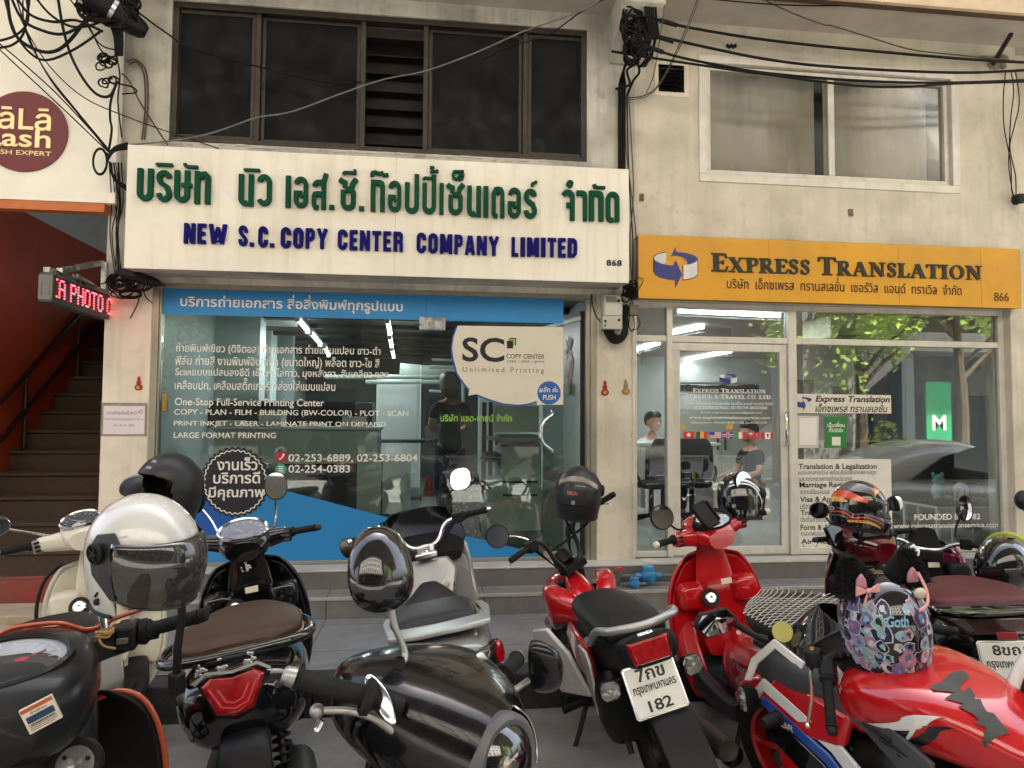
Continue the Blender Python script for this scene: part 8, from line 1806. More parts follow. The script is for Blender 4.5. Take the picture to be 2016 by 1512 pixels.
g = MB(); T = frameT(tank_pt(.34,-.50)+V((-.006,.0,.006)),V((0,-.55,.85)),V((.45,.5,.3))); 
for k in range(5): stroke(g,[(0,.006*k),(.05-.006*k,.012*k+.01)],.0045,T,.002)
text_to(g,'H',T @ Mx.Translation((.0,-.02,0)),.02,.02,bold=.03); g.build('wing_badge',P_WHITE,b.o)
b.part('seat',M_VINYL,[(-.75,0,.86,.08,.03,.04,3),(-.5,0,.80,.12,.04,.06,3),(-.24,0,.74,.11,.03,.06,3)],20,2); b.part('tail_body',P_RED,[(-.95,0,.88,.05,.03,.04,2.6),(-.7,0,.8,.13,.05,.09,2.6),(-.3,0,.66,.14,.08,.12,2.6)],22,2)
GREYF = mat('matt_slate_fairing',(.06,.061,.064),.5,var=.12,dirt=(.1,.1,.09),dirtamt=.15)
L3 = lambda px, py, x: b.px(px,py,'x',x)
def skinpanel(name,m,pts,th=.012,sub=0,bev=.003):
    """panel through (px, py, local x) corners, given rows of equal length"""
    g = MB(); g.grid([[L3(*q) for q in r] for r in pts]); return g.build(name,m,b.o,solid=th,sub=2,sharp=60)
b.part('front_cowl',GREYF,[(.42,0,.80,.20,.06,.1,3),(.54,0,.82,.215,.07,.14,3),(.68,0,.80,.19,.07,.15,2.8),(.82,0,.75,.13,.06,.13,2.6),(.92,0,.70,.05,.03,.07,2.4)],28,4)
for s in (-1,1):
    b.flat('cowl_blade',P_WHITE,[(.0,.0),(.16,.06),(.27,-.03),(.30,-.12),(.265,-.115),(.235,-.045),(.15,.025),(.01,-.03)],(s*.19,.50,.875),(-.25*s*0,1,-.12),(s*-.35,0,1),.012)
    b.flat('upper_fairing',P_RED,[(-.06,.03),(.30,.05),(.42,-.08),(.34,-.16),(.16,-.14),(-.02,-.1)],(s*.205,.36,.72),(s*-.12,1,0),(s*-.2,0,1),.05,bevel=.018)
    b.flat('fairing_white',P_WHITE,[(-.25,-.16),(.02,-.02),(.40,.07),(.46,.0),(.43,-.02),(.40,.02),(.05,-.07),(-.22,-.24)],(s*.235,.34,.66),(s*-.1,1,0),(s*-.15,0,1),.014)
    b.flat('fairing_blue',mat('blue_paint',hexc('2b4f9a'),.2,coat=.8),[(-.23,-.25),(.06,-.08),(.40,.0),(.42,-.035),(.08,-.12),(-.2,-.31)],(s*.238,.34,.66),(s*-.1,1,0),(s*-.15,0,1),.014)
    b.flat('fairing_black',P_BLACK,[(-.22,-.32),(.09,-.13),(.41,-.045),(.36,-.16),(.1,-.24),(-.15,-.42)],(s*.236,.34,.66),(s*-.1,1,0),(s*-.15,0,1),.014)
    b.flat('lower_fairing',P_RED,[(-.2,-.42),(.1,-.25),(.35,-.18),(.3,-.34),(0,-.5)],(s*.225,.34,.66),(s*-.1,1,0),(s*-.1,0,1),.03,bevel=.01)
    b.flat('slatted_panel',GREYF,[(-.32,-.12),(-.06,.02),(.22,.10),(.2,.14),(-.06,.1),(-.3,.02)],(s*.222,.30,.70),(s*-.05,1,0),(s*-.25,0,1),.02)
    for k in range(3): g = MB(); g.tube([(s*.236,.14-.07*k,.735-.03*k),(s*.238,.24-.06*k,.76-.03*k)],.006,6,1); g.build('panel_slat',M_BLK,b.o)
g = MB(); T = frameT((-.252,.60,.615),(.1,-1,-.12),(-.15,0,1)); text_to(g,'CBR',T,.085,.032,bold=.03,shear=.25); g.build('model_lettering',P_WHITE,b.o)
rows = []
for z, k, y in ((.845,1.0,.74),(.90,.98,.72),(.96,.88,.66),(1.01,.68,.60),(1.035,.45,.565)): rows.append([(.185*k*x,y-.20*x*x*(1.1-.3*k),z-.03*x*x) for x in (-1,-.75,-.4,0,.4,.75,1)])
b.sheet('windscreen',glass_mat('bike_screen',(.10,.085,.08),.09,.8,.03,.1),rows,.004)
disc_ = MB(); T = frameT(L3(1705,1195,-.11)+V((-.0,-.0,0)),(0,-1,.2),(0,.2,1)); 
g = MB(); T = frameT((-.125,.655,.93),(.55,-.75,0),(.25,.2,1)); g.prism(rings(24,.04),T.translation,T.col[0].xyz,T.col[1].xyz,.004); g.build('tax_disc',mat('tax_disc_yellow',hexc('c9c069'),.4),b.o)
for s in (-1,1):
    b.tube('clip_on_bar',METAL_D,[(s*.12,.42,.91),(s*.2,.40,.91),(s*.26,.36,.905)],.014)
    p0, p1 = ((s*.25,.365,.905),(s*.385,.29,.862)); 
    if s < 0: p0, p1 = tuple(L3(1628,1335,-.27)), tuple(L3(1637,1432,-.375))
    b.grip(p0,p1,.0175,M_BLK,steer=False)
    c_ = V(p0).lerp(V((s*.12,.42,.92)),.25); g = MB(); T = frameT(c_,V(p1)-V(p0),(0,.2,1)); g.box(-.035,.03,-.03,.03,-.024,.024,T); so = g.build('switch_block',M_BLK,b.o,bevel=.008)
    g = MB()
    for k in range(3): g.box(-.02+.018*k,-.008+.018*k,-.012,.012,.024,.031,T)
    g.build('switch_button',P_GREY,so,bevel=.002)
    d0 = V(p0)+V((s*.0,.07,.0)); b.lever([tuple(d0+V((-s*.05,.02,.01))),tuple(d0),tuple(V(p0).lerp(V(p1),.5)+V((s*.0,.075,-.01))),tuple(V(p1)+V((s*.02,.085,-.02)))],.0065,CHROME2,steer=False)
    g = MB(); q = V(p0)+V((-s*.03,.075,.035)); g.lathe([(0,-.02),(.03,-.02),(.032,.03),(.028,.036),(0,.036)],18,Mx.Translation(q)); g.build('reservoir',M_BLK,b.o); g = MB(); g.lathe([(0,.046),(.007,.045),(.009,.037)],10,Mx.Translation(q)); g.build('gold_bolt',mat('gold_bolt',(.6,.42,.1),.3,.9),b.o)
g = MB(); g.box(-.11,.11,.40,.52,.885,.915); g.lathe([(0,.02),(.03,.02),(.034,0)],18,Mx.Translation((0,.40,.915))); g.build('top_yoke',METAL_D,b.o,bevel=.008)
g = MB(); T = frameT((0,.60,.92),(1,0,0),(0,.5,.86)); g.box(-.09,.09,-.045,.045,-.02,.015,T); mo = g.build('dash_housing',M_BLK,b.o,bevel=.01); g = MB(); g.box(-.075,.075,-.032,.032,.0155,.0165,T); g.build('meter_display',mat('lcd_grey',hexc('39424a'),.15),mo)
def hex_mirror(c,nrm,stem0,s):
    f = V(nrm).normalized(); x = V((0,0,1)).cross(f).normalized(); T = frameT(c,x,f.cross(x)); out = [(-.095,.01),(-.06,.052),(.055,.05),(.098,-.004),(.06,-.048),(-.05,-.045)]
    if s > 0: out = [(-p[0],p[1]) for p in out][::-1]
    g = MB(); g.loft([[T @ V((p[0]*k,p[1]*k,d)) for p in out] for k,d in ((1.0,.004),(1.04,-.004),(1.0,-.02),(.7,-.04),(.3,-.046))],True); ho = g.build('mirror_head',M_BLK,b.o,bevel=.003)
    g = MB(); g.add([T @ V((p[0]*.93,p[1]*.91,.0055)) for p in out],[tuple(range(6))]); g.build('mirror_glass',MIRROR,ho)
    g = MB(); e = V(c)+V((-s*.085,-.0,-.02)); g.tube([e,e.lerp(V(stem0),.5)+V((0,0,-.01)),stem0],[.016,.012,.016],10,4); g.build('mirror_arm',M_BLK,ho)
hex_mirror(L3(1410,1228,-.345),(-.25,-1,.05),(-.17,.70,.90),-1); hex_mirror(b.px(1790,1098,'y',.62),(.1,-1,.15),(.19,.66,.92),1)
b.wheel(.82,.30,.11,rim=P_RED); b.wheel(-.6,.3,.14); b.part('front_fender',P_RED,[(.58,0,.52,.05,.03,.1,2.6),(.68,0,.60,.075,.03,.14,2.6),(.84,0,.63,.08,.03,.12,2.6),(1.0,0,.57,.07,.03,.1,2.6),(1.1,0,.48,.04,.02,.06,2.6)],22,4)
for s in (-1,1): b.tube('fork_leg',METAL_D,[(s*.095,.55,.86),(s*.095,.82,.30)],.026,k=1); b.indicator((s*.27,.78,.66),(.022,.05),(s*.9,.3,0)); 
b.part('engine',METAL_D,[(-.3,0,.42,.16,.16,.16,3),(.1,0,.42,.18,.2,.18,3),(.4,0,.45,.14,.16,.16,3)],20,2)
g = MB(); p = b.px(1529,1414,'x',-.27); T = Mx.Translation(p) @ Mx.Rotation(rad(90),4,'Y') @ Mx.Rotation(rad(8),4,'X'); g.lathe([(0,-.07),(.02,-.066),(.026,-.03),(.026,.0),(.03,.004),(.03,.012),(0,.012)],16,T); g.build('bar_weight',M_BLK,b.o)
# ---------------------------------------------------------------- dark red bike behind, and the magenta one at the right
b = Bike('motor_scooter','dark red scooter with a pointed cowl under the orange helmet',2.94,-2.12,.22,-.12,sc=1.0,cat='scooter',steer=rad(-8))
step_scooter(b,P_DRED,M_BLK,M_VINYL,{'w': .22,'sw': .24,'seat': .78,'tail': -.8}); bar_end_set(b,{'cover': P_DRED,'bz': 1.0,'by': .36})
b.part('head_cowl',P_DRED,[(.14,0,.97,.08,.04,.08,2.4),(.24,0,1.0,.16,.05,.15,2.6),(.38,0,1.02,.17,.09,.2,2.5),(.5,0,1.0,.12,.08,.16,2.4),(.58,0,.96,.04,.03,.06,2.2)],28,4,steer=True)
T = frameT((0,.23,1.06),(1,0,0),(0,.85,.52)); g = b.mb(True); out = [(-.10,-.035),(.10,-.035),(.12,.02),(.06,.062),(-.06,.062),(-.12,.02)]; g.loft([[T @ V((p[0]*k,p[1]*k,d)) for p in out] for k,d in ((1.1,-.03),(1.1,.006),(.98,.008),(.94,-.004))],True); mo = g.build('meter_bezel',M_BLK,b.o,bevel=.003)
g = b.mb(True); g.add([T @ V((p[0]*.9,p[1]*.9,.0005)) for p in out],[tuple(range(6))]); g.build('meter_face',METER,mo); g = b.mb(True)
for i in range(9): a = rad(190-25*i); g.tube([T @ V((.032*math.cos(a),.006+.032*math.sin(a),.002)),T @ V((.042*math.cos(a),.006+.042*math.sin(a),.002))],.0015,4,1)
g.build('meter_marks',WHITE_V,mo)
g = b.mb(True); g.prism([(-.02,-.10),(-.16,-.04),(-.2,.08),(-.1,.1),(-.04,.02)],(-.09,.33,1.02),(1,.2,0),(0,.3,1),.03); g.build('side_cowl',P_BLACK,b.o,bevel=.008)
b.mirror((.15,.38,1.05),(.2,.38,1.12),(.28,.36,1.2),(.15,-1,.1),.06,.05,'oval',rs=.006); b.mirror((-.15,.38,1.05),(-.2,.38,1.12),(-.28,.36,1.2),(-.15,-1,.1),.06,.05,'oval',rs=.006)
DKR = b
MAG = b = Bike('motor_scooter','black and magenta scooter with a maroon seat at the right edge',3.10,-2.24,-.42,-.10,cat='scooter',steer=rad(-14))
step_scooter(b,P_BLACK,M_BLK,M_MAROON,{'w': .23,'sw': .2,'seat': .80,'tail': -.74})
b.part('nose_cowl',P_MAG,[(.42,0,.74,.2,.10,.2,3),(.5,0,.75,.22,.11,.22,2.8),(.62,0,.71,.17,.1,.2,2.6),(.72,0,.66,.07,.05,.1,2.4)],26,4)
for s in (-1,1): b.flat('cowl_side',P_MAG,[(-.12,-.2),(.08,-.24),(.16,.0),(.1,.16),(-.06,.12)],(s*.19,.46,.71),(0,1,0),(s*-.1,0,1),.04,bevel=.015); b.flat('headlamp',LENS_C,[(-.05,-.05),(.06,-.02),(.05,.06),(-.04,.04)],(s*.215,.54,.75),(0,1,0),(s*-.2,0,1),.02)
b.flat('visor',mat('black_screen',(.012,.012,.013),.12),[(-.1,-.02),(.1,-.02),(.07,.12),(-.07,.12)],(-.0,.50,.86),(1,0,0),(0,.4,.9),.012)
for s in (-1,1):
    b.tube('handlebar',CHROME2,[(0,.34,.88),(s*.07,.34,.89),(s*.14,.32,.93),(s*.22,.29,.94)],.013,steer=True); b.grip((s*.21,.292,.94),(s*.345,.25,.94),.017,CHROME2)
    g = b.mb(True); g.box(s*.19-.03,s*.19+.03,.27,.34,.91,.975); g.build('switch_block',M_BLK,b.o,bevel=.008); b.lever([(s*.17,.35,.94),(s*.25,.36,.935),(s*.35,.32,.92)],.006)
g = b.mb(True); g.box(-.08,.08,.30,.42,.82,.885); g.build('bar_clamp',M_BLK,b.o,bevel=.01)
tl, T = tail_lamp(b,(-.02,-.80,.755),[(-.2,.03),(.2,.03),(.13,-.045),(-.12,-.045)],(-.05,-.95,.2),LENS_SM); g = MB()
for s in (-1,1): g.add([T @ V((s*x,q,.038)) for x,q in ((.185,.022),(.12,.015),(.085,-.035),(.12,-.03))],[(0,1,2,3)])
g.build('lamp_side',REFL,tl)
b.part('tail_fin',P_BLACK,[(-.88,-.10,.815,.04,.008,.01,3),(-.80,-.03,.81,.20,.012,.02,3),(-.65,0,.79,.25,.02,.03,3),(-.42,0,.765,.25,.02,.04,3)],24,3)
b.plate((-.0,-.88,.60),(0,.35,1),(-.08,-.95,.35),.235,.205,[('8ขญ',.058,.125,.052),('กรุงเทพมหานคร',.0,.19,.038),('2843',-.062,.14,.042)])
b.flat('rear_reflector',MATS['red_reflector'],[(-.04,-.016),(.04,-.016),(.04,.016),(-.04,.016)],(.0,-.86,.72),(1,0,0),(0,.3,1),.01)
b.mirror((.14,.34,.97),(.15,.36,1.04),(.19,.36,1.14),(-.35,-1,.05),.042,.075,'drop',rs=.006); b.mirror((-.16,.34,.95),(-.24,.36,.99),(-.30,.36,1.03),(-.3,-1,.05),.06,.045,'oval',rs=.006)
# scooter cut off by the right edge
c_ = at(2120,1440,-3.9)
b = Bike('motor_scooter','scooter at the lower right corner with only its pale edged black shield showing',c_.x+.02,c_.y,rad(172),-.05,cat='scooter',sc=1.0,group='motorcycles nearest the camera')
rows = [[(.26*k*x,.08*(1-x*x),z) for x in (-1,-.85,-.5,0,.5,.85,1)] for z,k in ((1.04,.55),(.98,.8),(.86,1.0),(.7,1.0),(.5,.9),(.35,.7))]
b.sheet('leg_shield',M_BLK,rows,.02)
for q in (-1,1): b.tube('shield_edging',P_WHITE,[(q*.13,.055,1.05),(q*.205,.02,.99),(q*.262,.0,.86),(q*.264,0,.7),(q*.236,0,.5)],.02,n=12)
b.part('headset_cowl',P_BLACK,[(-.05,0,1.08,.12,.05,.1,2.6),(.05,0,1.1,.16,.06,.12,2.6),(.15,0,1.06,.08,.05,.08,2.4)],20,3); b.wheel(.2,.24,.1); b.wheel(-1.0,.24,.11); b.part('floorboard',M_BLK,[(-.6,0,.32,.17,.03,.06,4),(-.1,0,.32,.18,.03,.06,4)],16,1); b.part('tail_body',P_BLACK,[(-1.2,0,.6,.08,.06,.1,2.6),(-.9,0,.58,.18,.12,.2,2.6),(-.5,0,.5,.15,.12,.2,2.6)],20,2)
# ================================================================ helmets
H_WHITE = paint('helmet_white',hexc('c2c1bc'),.25,var=.05,scale=7,dirtamt=.16)
H_MATT = mat('helmet_matt_black',(.016,.016,.017),.42,var=.15,scale=9,dirt=(.08,.08,.08),dirtamt=.12)
VIS_BR = glass_mat('brown_visor',(.22,.17,.14),.07,.8,.02,.06)
VIS_K = glass_mat('dark_visor',(.10,.10,.10),.08,.8)
def hpos(px,py,Y): return tuple(at(px,py,Y))
# white open face helmet on the mirror of the orange scooter: face turned to the right
c = at(283,1082,-4.12)
h = Helmet('big scuffed white open face helmet with a smoked visor hanging on a mirror',c,(rad(4),rad(-6),rad(58)),'open',H_WHITE,M_BLK,VIS_BR,sc=.97,pivots=False)
for q in (-1,1):
    pts = [(q*66,.052),(q*74,.075),(q*96,.066),(q*104,.03),(q*96,-.03),(q*76,-.085),(q*70,-.088),(q*73,-.03),(q*62,.02)]
    g = MB(); P_ = [h.surf(1.5*PI+rad(a),z)*1.05 for a,z in pts]; cm = h.surf(1.5*PI+rad(q*86),.01)*1.075
    g.add([cm]+P_+[p*.97 for p in P_],[(0,i+1,(i+1) % 9+1) for i in range(9)]+[(i+1,i+10,(i+1) % 9+10,(i+1) % 9+1) for i in range(9)]); so = g.build('visor_mount',H_MATT,h.so,bevel=.003,sharp=60)
    T = Mx.Translation(h.surf(1.5*PI+rad(q*89),.025)*1.075) @ V((h.surf(1.5*PI+rad(q*89),0).x,h.surf(1.5*PI+rad(q*89),0).y,0)).to_track_quat('Z','Y').to_matrix().to_4x4()
    g = MB(); g.lathe([(.026,0),(.027,.006),(.022,.009),(.02,.004),(.008,.004),(.007,.009),(0,.009)],24,T)
    for k in range(5): a = 2*PI*k/5; g.tube([T @ V((.007*math.cos(a),.007*math.sin(a),.006)),T @ V((.019*math.cos(a),.019*math.sin(a),.006))],.003,5,1)
    g.build('visor_knob',M_BLK,so)
    g = MB()
    for k in range(4): g.ell(h.surf(1.5*PI+rad(q*(93+3*(k % 2))),-.078-.008*k)*1.008,(.004,.004,.004) if k < 3 else (.009,.009,.009),n=8,m=6)
    g.build('vent_hole',M_BLK,h.so)
    h.band('shell_crease',[(q*60,.07,.004),(q*110,.045,.004),(q*150,.0,.004),(q*165,-.06,.004)],.004,mat('shell_seam',hexc('a9a7a1'),.4),lift=1.010)
h.strap([(.105,.0,-.12),(.10,-.02,-.20),(.085,-.02,-.30),(.09,-.01,-.38)],.012); g = MB(); g.box(.07,.105,-.03,.005,-.43,-.37); g.build('buckle',M_BLK,h.o,bevel=.005)
# matt black half helmet on the cream scooter
c = at(335,955,-2.35); h = Helmet('plain matt black open helmet on the far mirror of the cream scooter',c,(rad(-8),rad(4),rad(-38)),'open',H_MATT,M_BLK,sc=1.08)
h.band('number_sticker',[(10,.105),(10,.065)],.035,mat('grey_sticker',hexc('8e8e8c'),.3),lift=1.012)
# full face helmet with red lettering on the moped
c = at(1140,968,-1.95); h = Helmet('matt black full face helmet with small red lettering on the moped handlebar',c,(rad(-6),rad(-5),rad(160)),'full',H_MATT,M_BLK,VIS_K,sc=1.02)
h.band('smoked_band',[(112,.05),(150,.088),(180,.094),(210,.088),(248,.05)],.026,mat('band_bronze',hexc('8d8276'),.25,.3),lift=1.01)
h.band('shell_crease',[(125,-.07,.004),(160,-.05,.004),(200,-.05,.004),(235,-.07,.004)],.004,P_BLACK,lift=1.012); h.band('shell_crease',[(120,.01,.004),(150,.055,.004),(180,.062,.004),(210,.055,.004),(240,.01,.004)],.004,P_BLACK,lift=1.012)
h.decal('brand_lettering','VISION',172,.02,.068,.022,mat('pinkish_red_ink',hexc('c06a66'),.35),shear=.25,bold=.03); h.band('small_sticker',[(172,-.03),(181,-.03)],.022,mat('grey_sticker',hexc('8e8e8c'),.3),lift=1.014)
h.strap([(.08,.02,-.13),(.05,.0,-.2),(.02,.0,-.25)]); h.strap([(-.08,.02,-.13),(-.05,.0,-.19),(-.0,.0,-.24)])
# black helmet with white stripes on the red scooter
c = at(1456,978,-2.0); h = Helmet('gloss black helmet with two white stripes over the right grip of the red scooter',c,(rad(6),rad(10),rad(128)),'open',P_BLACK,M_BLK,VIS_K,sc=1.0)
h.band('white_stripe',[(-170,.075),(-140,.085),(-110,.07),(-85,.02),(-75,-.04)],.012,P_WHITE,lift=1.014); h.band('white_stripe',[(-172,.052),(-140,.064),(-112,.05),(-92,.0),(-84,-.05)],.008,P_WHITE,lift=1.014)
h.band('white_stripe',[(170,.075),(150,.085),(120,.07)],.012,P_WHITE,lift=1.014); h.band('small_sticker',[(-168,-.06),(-158,-.06)],.02,mat('grey_sticker',hexc('8e8e8c'),.3),lift=1.014)
# orange and grey full face helmet on the dark red scooter
c = at(1690,995,-2.1); ORM = mat('helmet_orange',hexc('d2532f'),.2,coat=.8); YEL = mat('helmet_gold',hexc('d9a24a'),.2,coat=.8); GRM = mat('helmet_grey',hexc('5c5c5c'),.25,coat=.8)
h = Helmet('orange black and grey full face helmet resting on the dark red scooter',c,(rad(10),rad(4),rad(72)),'full',P_BLACK,M_BLK,VIS_K,sc=1.0)
for q in (-1,):
    h.band('orange_flash',[(q*178,.03,.02),(q*150,.05,.045),(q*120,.045,.04),(q*92,.03,.02),(q*75,.02,.004)],.03,ORM,lift=1.014); h.band('gold_flash',[(q*178,.005,.03),(q*150,.015,.03),(q*125,.01,.01)],.03,YEL,lift=1.009)
    h.band('orange_flash',[(q*70,.06,.006),(q*62,.09,.016),(q*40,.11,.014),(q*15,.12,.006)],.02,YEL,lift=1.009); h.band('grey_panel',[(q*170,.09,.03),(q*120,.10,.05),(q*80,.095,.04),(q*70,.06,.01)],.04,GRM,lift=1.012)
    h.band('orange_flash',[(q*78,.075,.006),(q*66,.10,.012),(q*45,.125,.01)],.02,ORM,lift=1.010)
    for k in range(3): h.band('grey_line',[(q*175,-.05-.018*k,.007),(q*130,-.035-.02*k,.009),(q*110,-.055-.02*k,.008),(q*80,-.04-.02*k,.007),(q*45,-.07-.012*k,.005)],.008,GRM if k != 1 else ORM,lift=1.009)
    h.decal('emblem_lettering','D',q*163,-.045,.04,.022,WHITE_V,bold=.0); h.band('gold_flash',[(q*120,-.1,.01),(q*80,-.085,.016),(q*50,-.105,.006)],.01,YEL,lift=1.01)
h.strap([(.07,-.03,-.13),(.075,-.05,-.2),(.06,-.04,-.26),(.05,-.06,-.24)],.007); h.strap([(-.07,-.03,-.13),(-.07,-.02,-.18),(-.05,-.03,-.22)],.007)
# sticker covered helmet with furry cat ears on the sports bike
c = at(1738,1215,-3.62); TH = thing('cat_ear_helmet','black helmet covered in pastel stickers with furry cat ears on the sports bike','helmet',c,(rad(-6),rad(8),rad(172)),None,1.12)
h = Helmet('x',(0,0,0),(0,0,0),'open',P_BLACK,M_BLK)
for ch in list(h.o.children): ch.parent = TH
bpy.data.objects.remove(h.o); h.o = TH
PAST = [mat('sticker_'+n,hexc(x),.3,var=.25,scale=60) for n,x in (('pink','a57a90'),('lilac','6a6290'),('sky','7fa6bc'),('white','c2bdc2'),('navy','22284a'),('black','1c1b20'),('mint','86aaa8'))]
rnd = random.Random(12); k_ = 0
for row, (z,n) in enumerate(((.075,10),(.04,13),(.005,14),(-.032,15),(-.068,15),(-.102,15))):
    for i in range(n):
        a = 62+236*(i+.5*(row % 2))/n+rnd.uniform(-6,6)
        if row == 1 and 150 < a < 190: continue
        r = rnd.uniform(.013,.029); k_ += 1; lf = 1.014+.003*((i+row) % 3)
        h.patch('sticker',(a,z),r*1.14,PAST[3] if k_ % 2 else PAST[0],lift=lf-.001,n=11,seed=k_); h.patch('sticker',(a,z),r,PAST[(k_*5+row) % 7],lift=lf,n=11,seed=k_)
        h.patch('sticker_mark',(a+rnd.uniform(-2,2),z+.003),r*.5,PAST[(k_*3+2) % 7],lift=lf+.003,n=8,seed=k_+50); h.patch('sticker_mark',(a+2,z-.006),r*.22,PAST[(k_+4) % 7],lift=lf+.005,n=7)
h.decal('word_sticker','Goth',168,.046,.07,.03,PAST[2],shear=.3,bold=.03,lift=1.03)
FUR = mat('black_fur',(.010,.010,.011),.95,var=.3,scale=80); EARP = mat('ear_pink',hexc('b9828c'),.8,var=.1); BOW = mat('bow_pink',hexc('d79a9c'),.5)
for s in (-1,1):
    g = MB(); bx, bz = s*.075, .135; rnd = random.Random(30+s)
    for i in range(2200):
        t = rnd.random(); wd = .062*(1-t)+.008; a = rnd.uniform(0,2*PI); base = V((bx+s*.02*t+wd*math.cos(a),.01+wd*.55*math.sin(a),bz+.105*t-.03))
        d = V((math.cos(a)+rnd.gauss(0,.4),.7*math.sin(a)+rnd.gauss(0,.4),.5+rnd.gauss(0,.4))).normalized()*rnd.uniform(.012,.030); q = d.cross(V((rnd.gauss(0,1),rnd.gauss(0,1),rnd.gauss(0,1)))).normalized()*.002
        g.add([base-q,base+q,base+d],[(0,1,2)])
    g.ribs([(bz-.05,bx,0,.07,.04,.04,2.2),(bz,bx,0,.062,.036,.036,2.2),(bz+.06,bx+s*.012,0,.035,.02,.02,2),(bz+.085,bx+s*.02,0,.006,.006,.006,2)],16,3,Mx(((1,0,0,0),(0,0,1,0),(0,1,0,0),(0,0,0,1))))
    eo = g.build('fur_ear',FUR,TH,flat=True)
    g = MB(); g.prism([(-.018,-.012),(.018,-.012),(.015,.018),(.003,.040),(-.014,.018)],(bx+s*.006,.052,bz+.0),(-1,0,0),(0,.1,1),.016); g.build('ear_lining',EARP,eo,bevel=.006)
g = MB(); cx_ = .072; cz_ = .125
for q in (-1,1): g.prism([(0,0),(q*.035,.018),(q*.04,-.014),(q*.006,-.006)],(cx_,.075,cz_),(1,0,0),(0,0,1),.008); g.prism([(0,0),(q*.022,-.05),(q*.006,-.045)],(cx_,.073,cz_),(1,0,0),(0,0,1),.004)
g.ell((cx_,.08,cz_),(.009,.007,.009),n=10,m=8); g.build('pink_bow',BOW,TH,bevel=.002)
g = MB(); g.tube([(-.09,.07,.16),(-.10,.09,.11),(-.085,.115,.075),(-.05,.125,.06)],.005,8,4); g.build('pink_cord',BOW,TH); g = MB(); g.ell((-.08,.09,.10),(.02,.012,.018),n=10,m=8); g.build('fur_charm',mat('cream_fur',hexc('c9bca8'),.95,bump=.4),TH)
# green rimmed helmet hanging upside down on the magenta scooter
c = at(1972,1115,-2.35); h = Helmet('black helmet with a lime green rim hanging upturned on the magenta scooter',c,(rad(100),rad(10),rad(-52)),'open',P_BLACK,mat('lime_trim',hexc('a3b52a'),.35),None,sc=1.06)
g = MB(); g.tube([tuple(h.surf(a,-.12)*1.02) for a in [2*PI*i/30 for i in range(31)]],.012,8,1); g.build('lime_rim',MATS['lime_trim'],h.so)
h.strap([(.09,.0,-.08),(.02,.02,-.10),(-.06,.01,-.09)],.009)
c = at(2016,985,-2.2); g = MB(); g.ell(c,(.05,.05,.06),n=16,m=10); g.tube([c+V((0,0,-.05)),c+V((.03,0,-.15)),c+V((.05,0,-.3))],.008,8,3); o = g.build('bike_mirror',H_MATT,None); tag(o,'black mirror back just entering at the right edge of the picture','mirror')
# ================================================================ the far side of the street, seen only in reflections and lighting the front
g = MB(); wall(g,-40,45,0,11,[(-30+i*4.2,-28+i*4.2,4.2+j*3.4,6.0+j*3.4) for i in range(17) for j in range(2)]+[(-31+i*6,-27+i*6,.1,3.0) for i in range(12)],-25,-25.4)
ob = g.build('opposite_building',mat('shade_dark_render',hexc('6f6a62'),.8,var=.15,scale=.6,dirt=(.06,.055,.05),dirtamt=.5),None)  # lower storeys coloured dark as if shaded, keeping the glass reflections dim
g = MB(); wall(g,-40,45,11.01,24,[(-36+i*5,-33.5+i*5,12.5+j*4,14.8+j*4) for i in range(15) for j in range(3)],-27,-27.4); g.build('upper_facade',mat('sunlit_render',hexc('e6dcc8'),.8,var=.08,scale=.6,dirt=(.3,.27,.22),dirtamt=.3),ob)
g = MB(); g.box(-40,45,-25,-20.5,8.2,8.5); g.build('added_shade_slab',mat('shade_slab_sheet',hexc('8c8a84'),.7,var=.1),ob)  # unseen slab added to hold the lower storeys opposite in shade
tag(ob,'long cream building across the street mirrored in the shop glass','building')
g = MB(); g.box(-40,45,-25.9,-25.7,0,11); g.build('dark_window_backing',mat('far_windows',hexc('3c4246'),.2),ob)
CARP = mat('white_car_paint',hexc('d8dad9'),.25,coat=.8)
car = thing('parked_car','white saloon car at the kerb mirrored in the office window','car',(7.4,-3.4,0),(0,0,rad(176)))
g = MB(); T = Mx.Rotation(rad(90),4,'Z')
g.ribs([(-2.25,0,.55,.62,.22,.25,4),(-2.1,0,.6,.8,.26,.32,4),(-1.4,0,.62,.88,.32,.34,4.5),(0,0,.62,.9,.30,.34,4.5),(1.3,0,.6,.88,.28,.33,4.5),(2.0,0,.55,.8,.2,.28,4),(2.25,0,.5,.6,.12,.2,4)],32,3,T); g.build('body',CARP,car)
g = MB(); g.ribs([(-1.75,0,.9,.66,.04,.05,3),(-1.2,0,.92,.68,.32,.1,3),(-.6,0,.92,.68,.52,.1,3.4),(.1,0,.92,.68,.55,.1,3.4),(.7,0,.92,.68,.36,.1,3),(1.35,0,.88,.7,.03,.05,3)],32,4,T); cb = g.build('cabin',CARP,car)
g = MB()
for s in (-1,1): g.prism([(-1.15,.95),(.95,.95),(.45,1.26),(-.1,1.40),(-.6,1.39)],(0,s*.70,0),(1,0,0),(0,0,1),.04)
g.build('side_window',mat('car_window',(.02,.022,.025),.05),car)
for x in (-1.4,1.4):
    for s in (-1,1):
        g = MB(); g.lathe([(0,-.1),(.2,-.1),(.3,-.09),(.32,-.05),(.32,.05),(.3,.09),(.2,.1),(0,.1)],24,Mx.Translation((x,s*.78,.32)) @ Mx.Rotation(rad(90),4,'X')); g.build('wheel',BLACK_PL,car)
LEAF = mat('street_tree_leaf',hexc('a3bb55'),.6,var=.45,scale=2.2,trans=0)
BARK = mat('tree_bark',hexc('6a5a45'),.9,var=.3,scale=9)
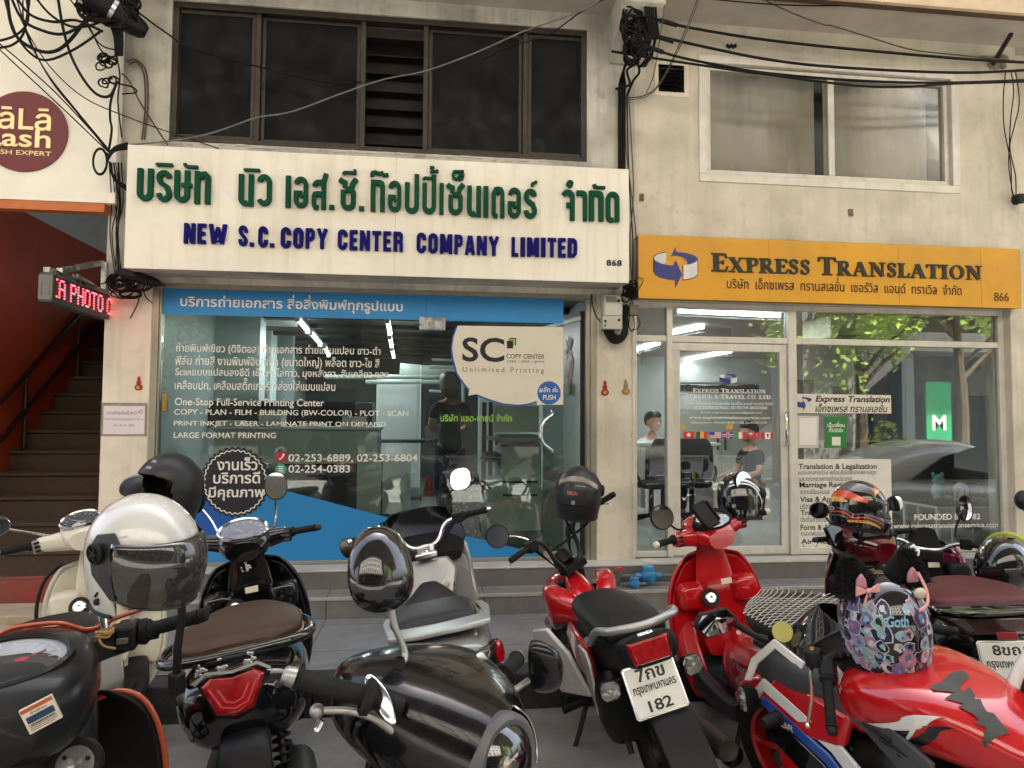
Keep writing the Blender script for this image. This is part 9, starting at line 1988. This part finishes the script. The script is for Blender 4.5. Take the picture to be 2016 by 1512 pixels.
def tree(x,y,h,r,label,seed):
    rnd = random.Random(seed)
    t = thing('street_tree',label,'tree',(x,y,0),group='trees across the street')
    g = MB(); g.tube([(0,0,0),(.06,.03,h*.3),(-.05,.05,h*.55),(.1,0,h*.8)],[.16,.13,.09,.04],8,4)
    for k in range(6):
        a = k*1.1; g.tube([(0,0,h*(.38+.05*k)),(r*.4*math.cos(a),r*.4*math.sin(a),h*(.5+.05*k)),(r*.8*math.cos(a),r*.8*math.sin(a),h*(.58+.05*k))],[.06,.04,.015],6,3)
    g.build('trunk',BARK,t)
    g = MB()
    cl = [(rnd.gauss(0,r*.45),rnd.gauss(0,r*.45),h*.72+rnd.gauss(0,h*.14),rnd.uniform(.35,.8)) for _ in range(42)]
    for cx_, cy_, cz_, cr in cl:
        for _ in range(70):
            d = V((rnd.gauss(0,1),rnd.gauss(0,1),rnd.gauss(0,.8))).normalized()*cr*rnd.uniform(.5,1.05); p = V((cx_,cy_,cz_))+d
            a = V((rnd.gauss(0,1),rnd.gauss(0,1),rnd.gauss(0,.5))).normalized()*.10; b = a.orthogonal().normalized()*.05
            g.quad(p-a,p+b,p+a,p-b)
    g.build('crown',LEAF,t,flat=True)
tree(10.4,-9.8,6.5,1.9,'leafy tree across the street mirrored beside the blue painting',3)
tree(12.9,-9.6,7.0,2.2,'spreading tree across the street mirrored at the right end of the office window',5)
tree(-9,-17,6.0,1.8,'leafy tree across the street opposite the stairwell',8)
sg = thing('footbridge_stair','grey stair of an elevated footbridge mirrored in the office window','stair',(14.5,-18.5,0))
g = MB(); g.prism([(-3,0),(-2.2,0),(3,4.2),(3,5.0)],(0,0,0),(1,0,0),(0,0,1),1.8); g.box(3,9,-.9,.9,4.3,5.0); g.build('flight',mat('pale_concrete',hexc('b9b7b0'),.8,var=.1),sg)
g = MB(); g.prism([(-3,.9),(-2.9,1.3),(3,6.1),(3,5.7)],(0,.95,0),(1,0,0),(0,0,1),.06); g.box(3,3.5,-.4,.4,0,4.3); g.build('balustrade',mat('grey_panel',hexc('8f9496'),.5),sg)
gb = MB(); gb.box(14.6,15.4,-13.06,-13.0,.9,2.9); gbo = gb.build('banner',mat('green_banner',hexc('2fa56a'),.6),None); tag(gbo,'green street banner across the road mirrored in the office window','banner')
T = frameT((15.0,-12.995,1.7),(-1,0,0),(0,0,1)); g = MB(); text_to(g,'M',T,.45,.45,bold=.03); g.build('banner_letter',WHITE_V,gbo)
vd = thing('sky_blocking_deck','unseen grey deck added above the street to block the sky and darken reflections','sky blocker',(0,-11,3.4))  # unseen deck and piers added to block overhead sky and darken paint reflections
CONC = mat('sky_blocker_concrete',hexc('8a8780'),.85,var=.15,scale=.5)
g = MB(); g.box(-60,60,-4.6,4.6,9.8,11.2); g.box(-60,60,-4.9,-4.61,10.6,12.2); g.box(-60,60,4.61,4.9,10.6,12.2); g.build('deck',CONC,vd)
for x in (-34,-12,10,32): g = MB(); g.box(x-.8,x+.8,-.8,.8,-3.4,8.4); g.prism([(-3.8,9.79),(3.8,9.79),(.9,8.41),(-.9,8.41)],(x,0,0),(0,1,0),(0,0,1),1.6); g.build('pier',CONC,vd)
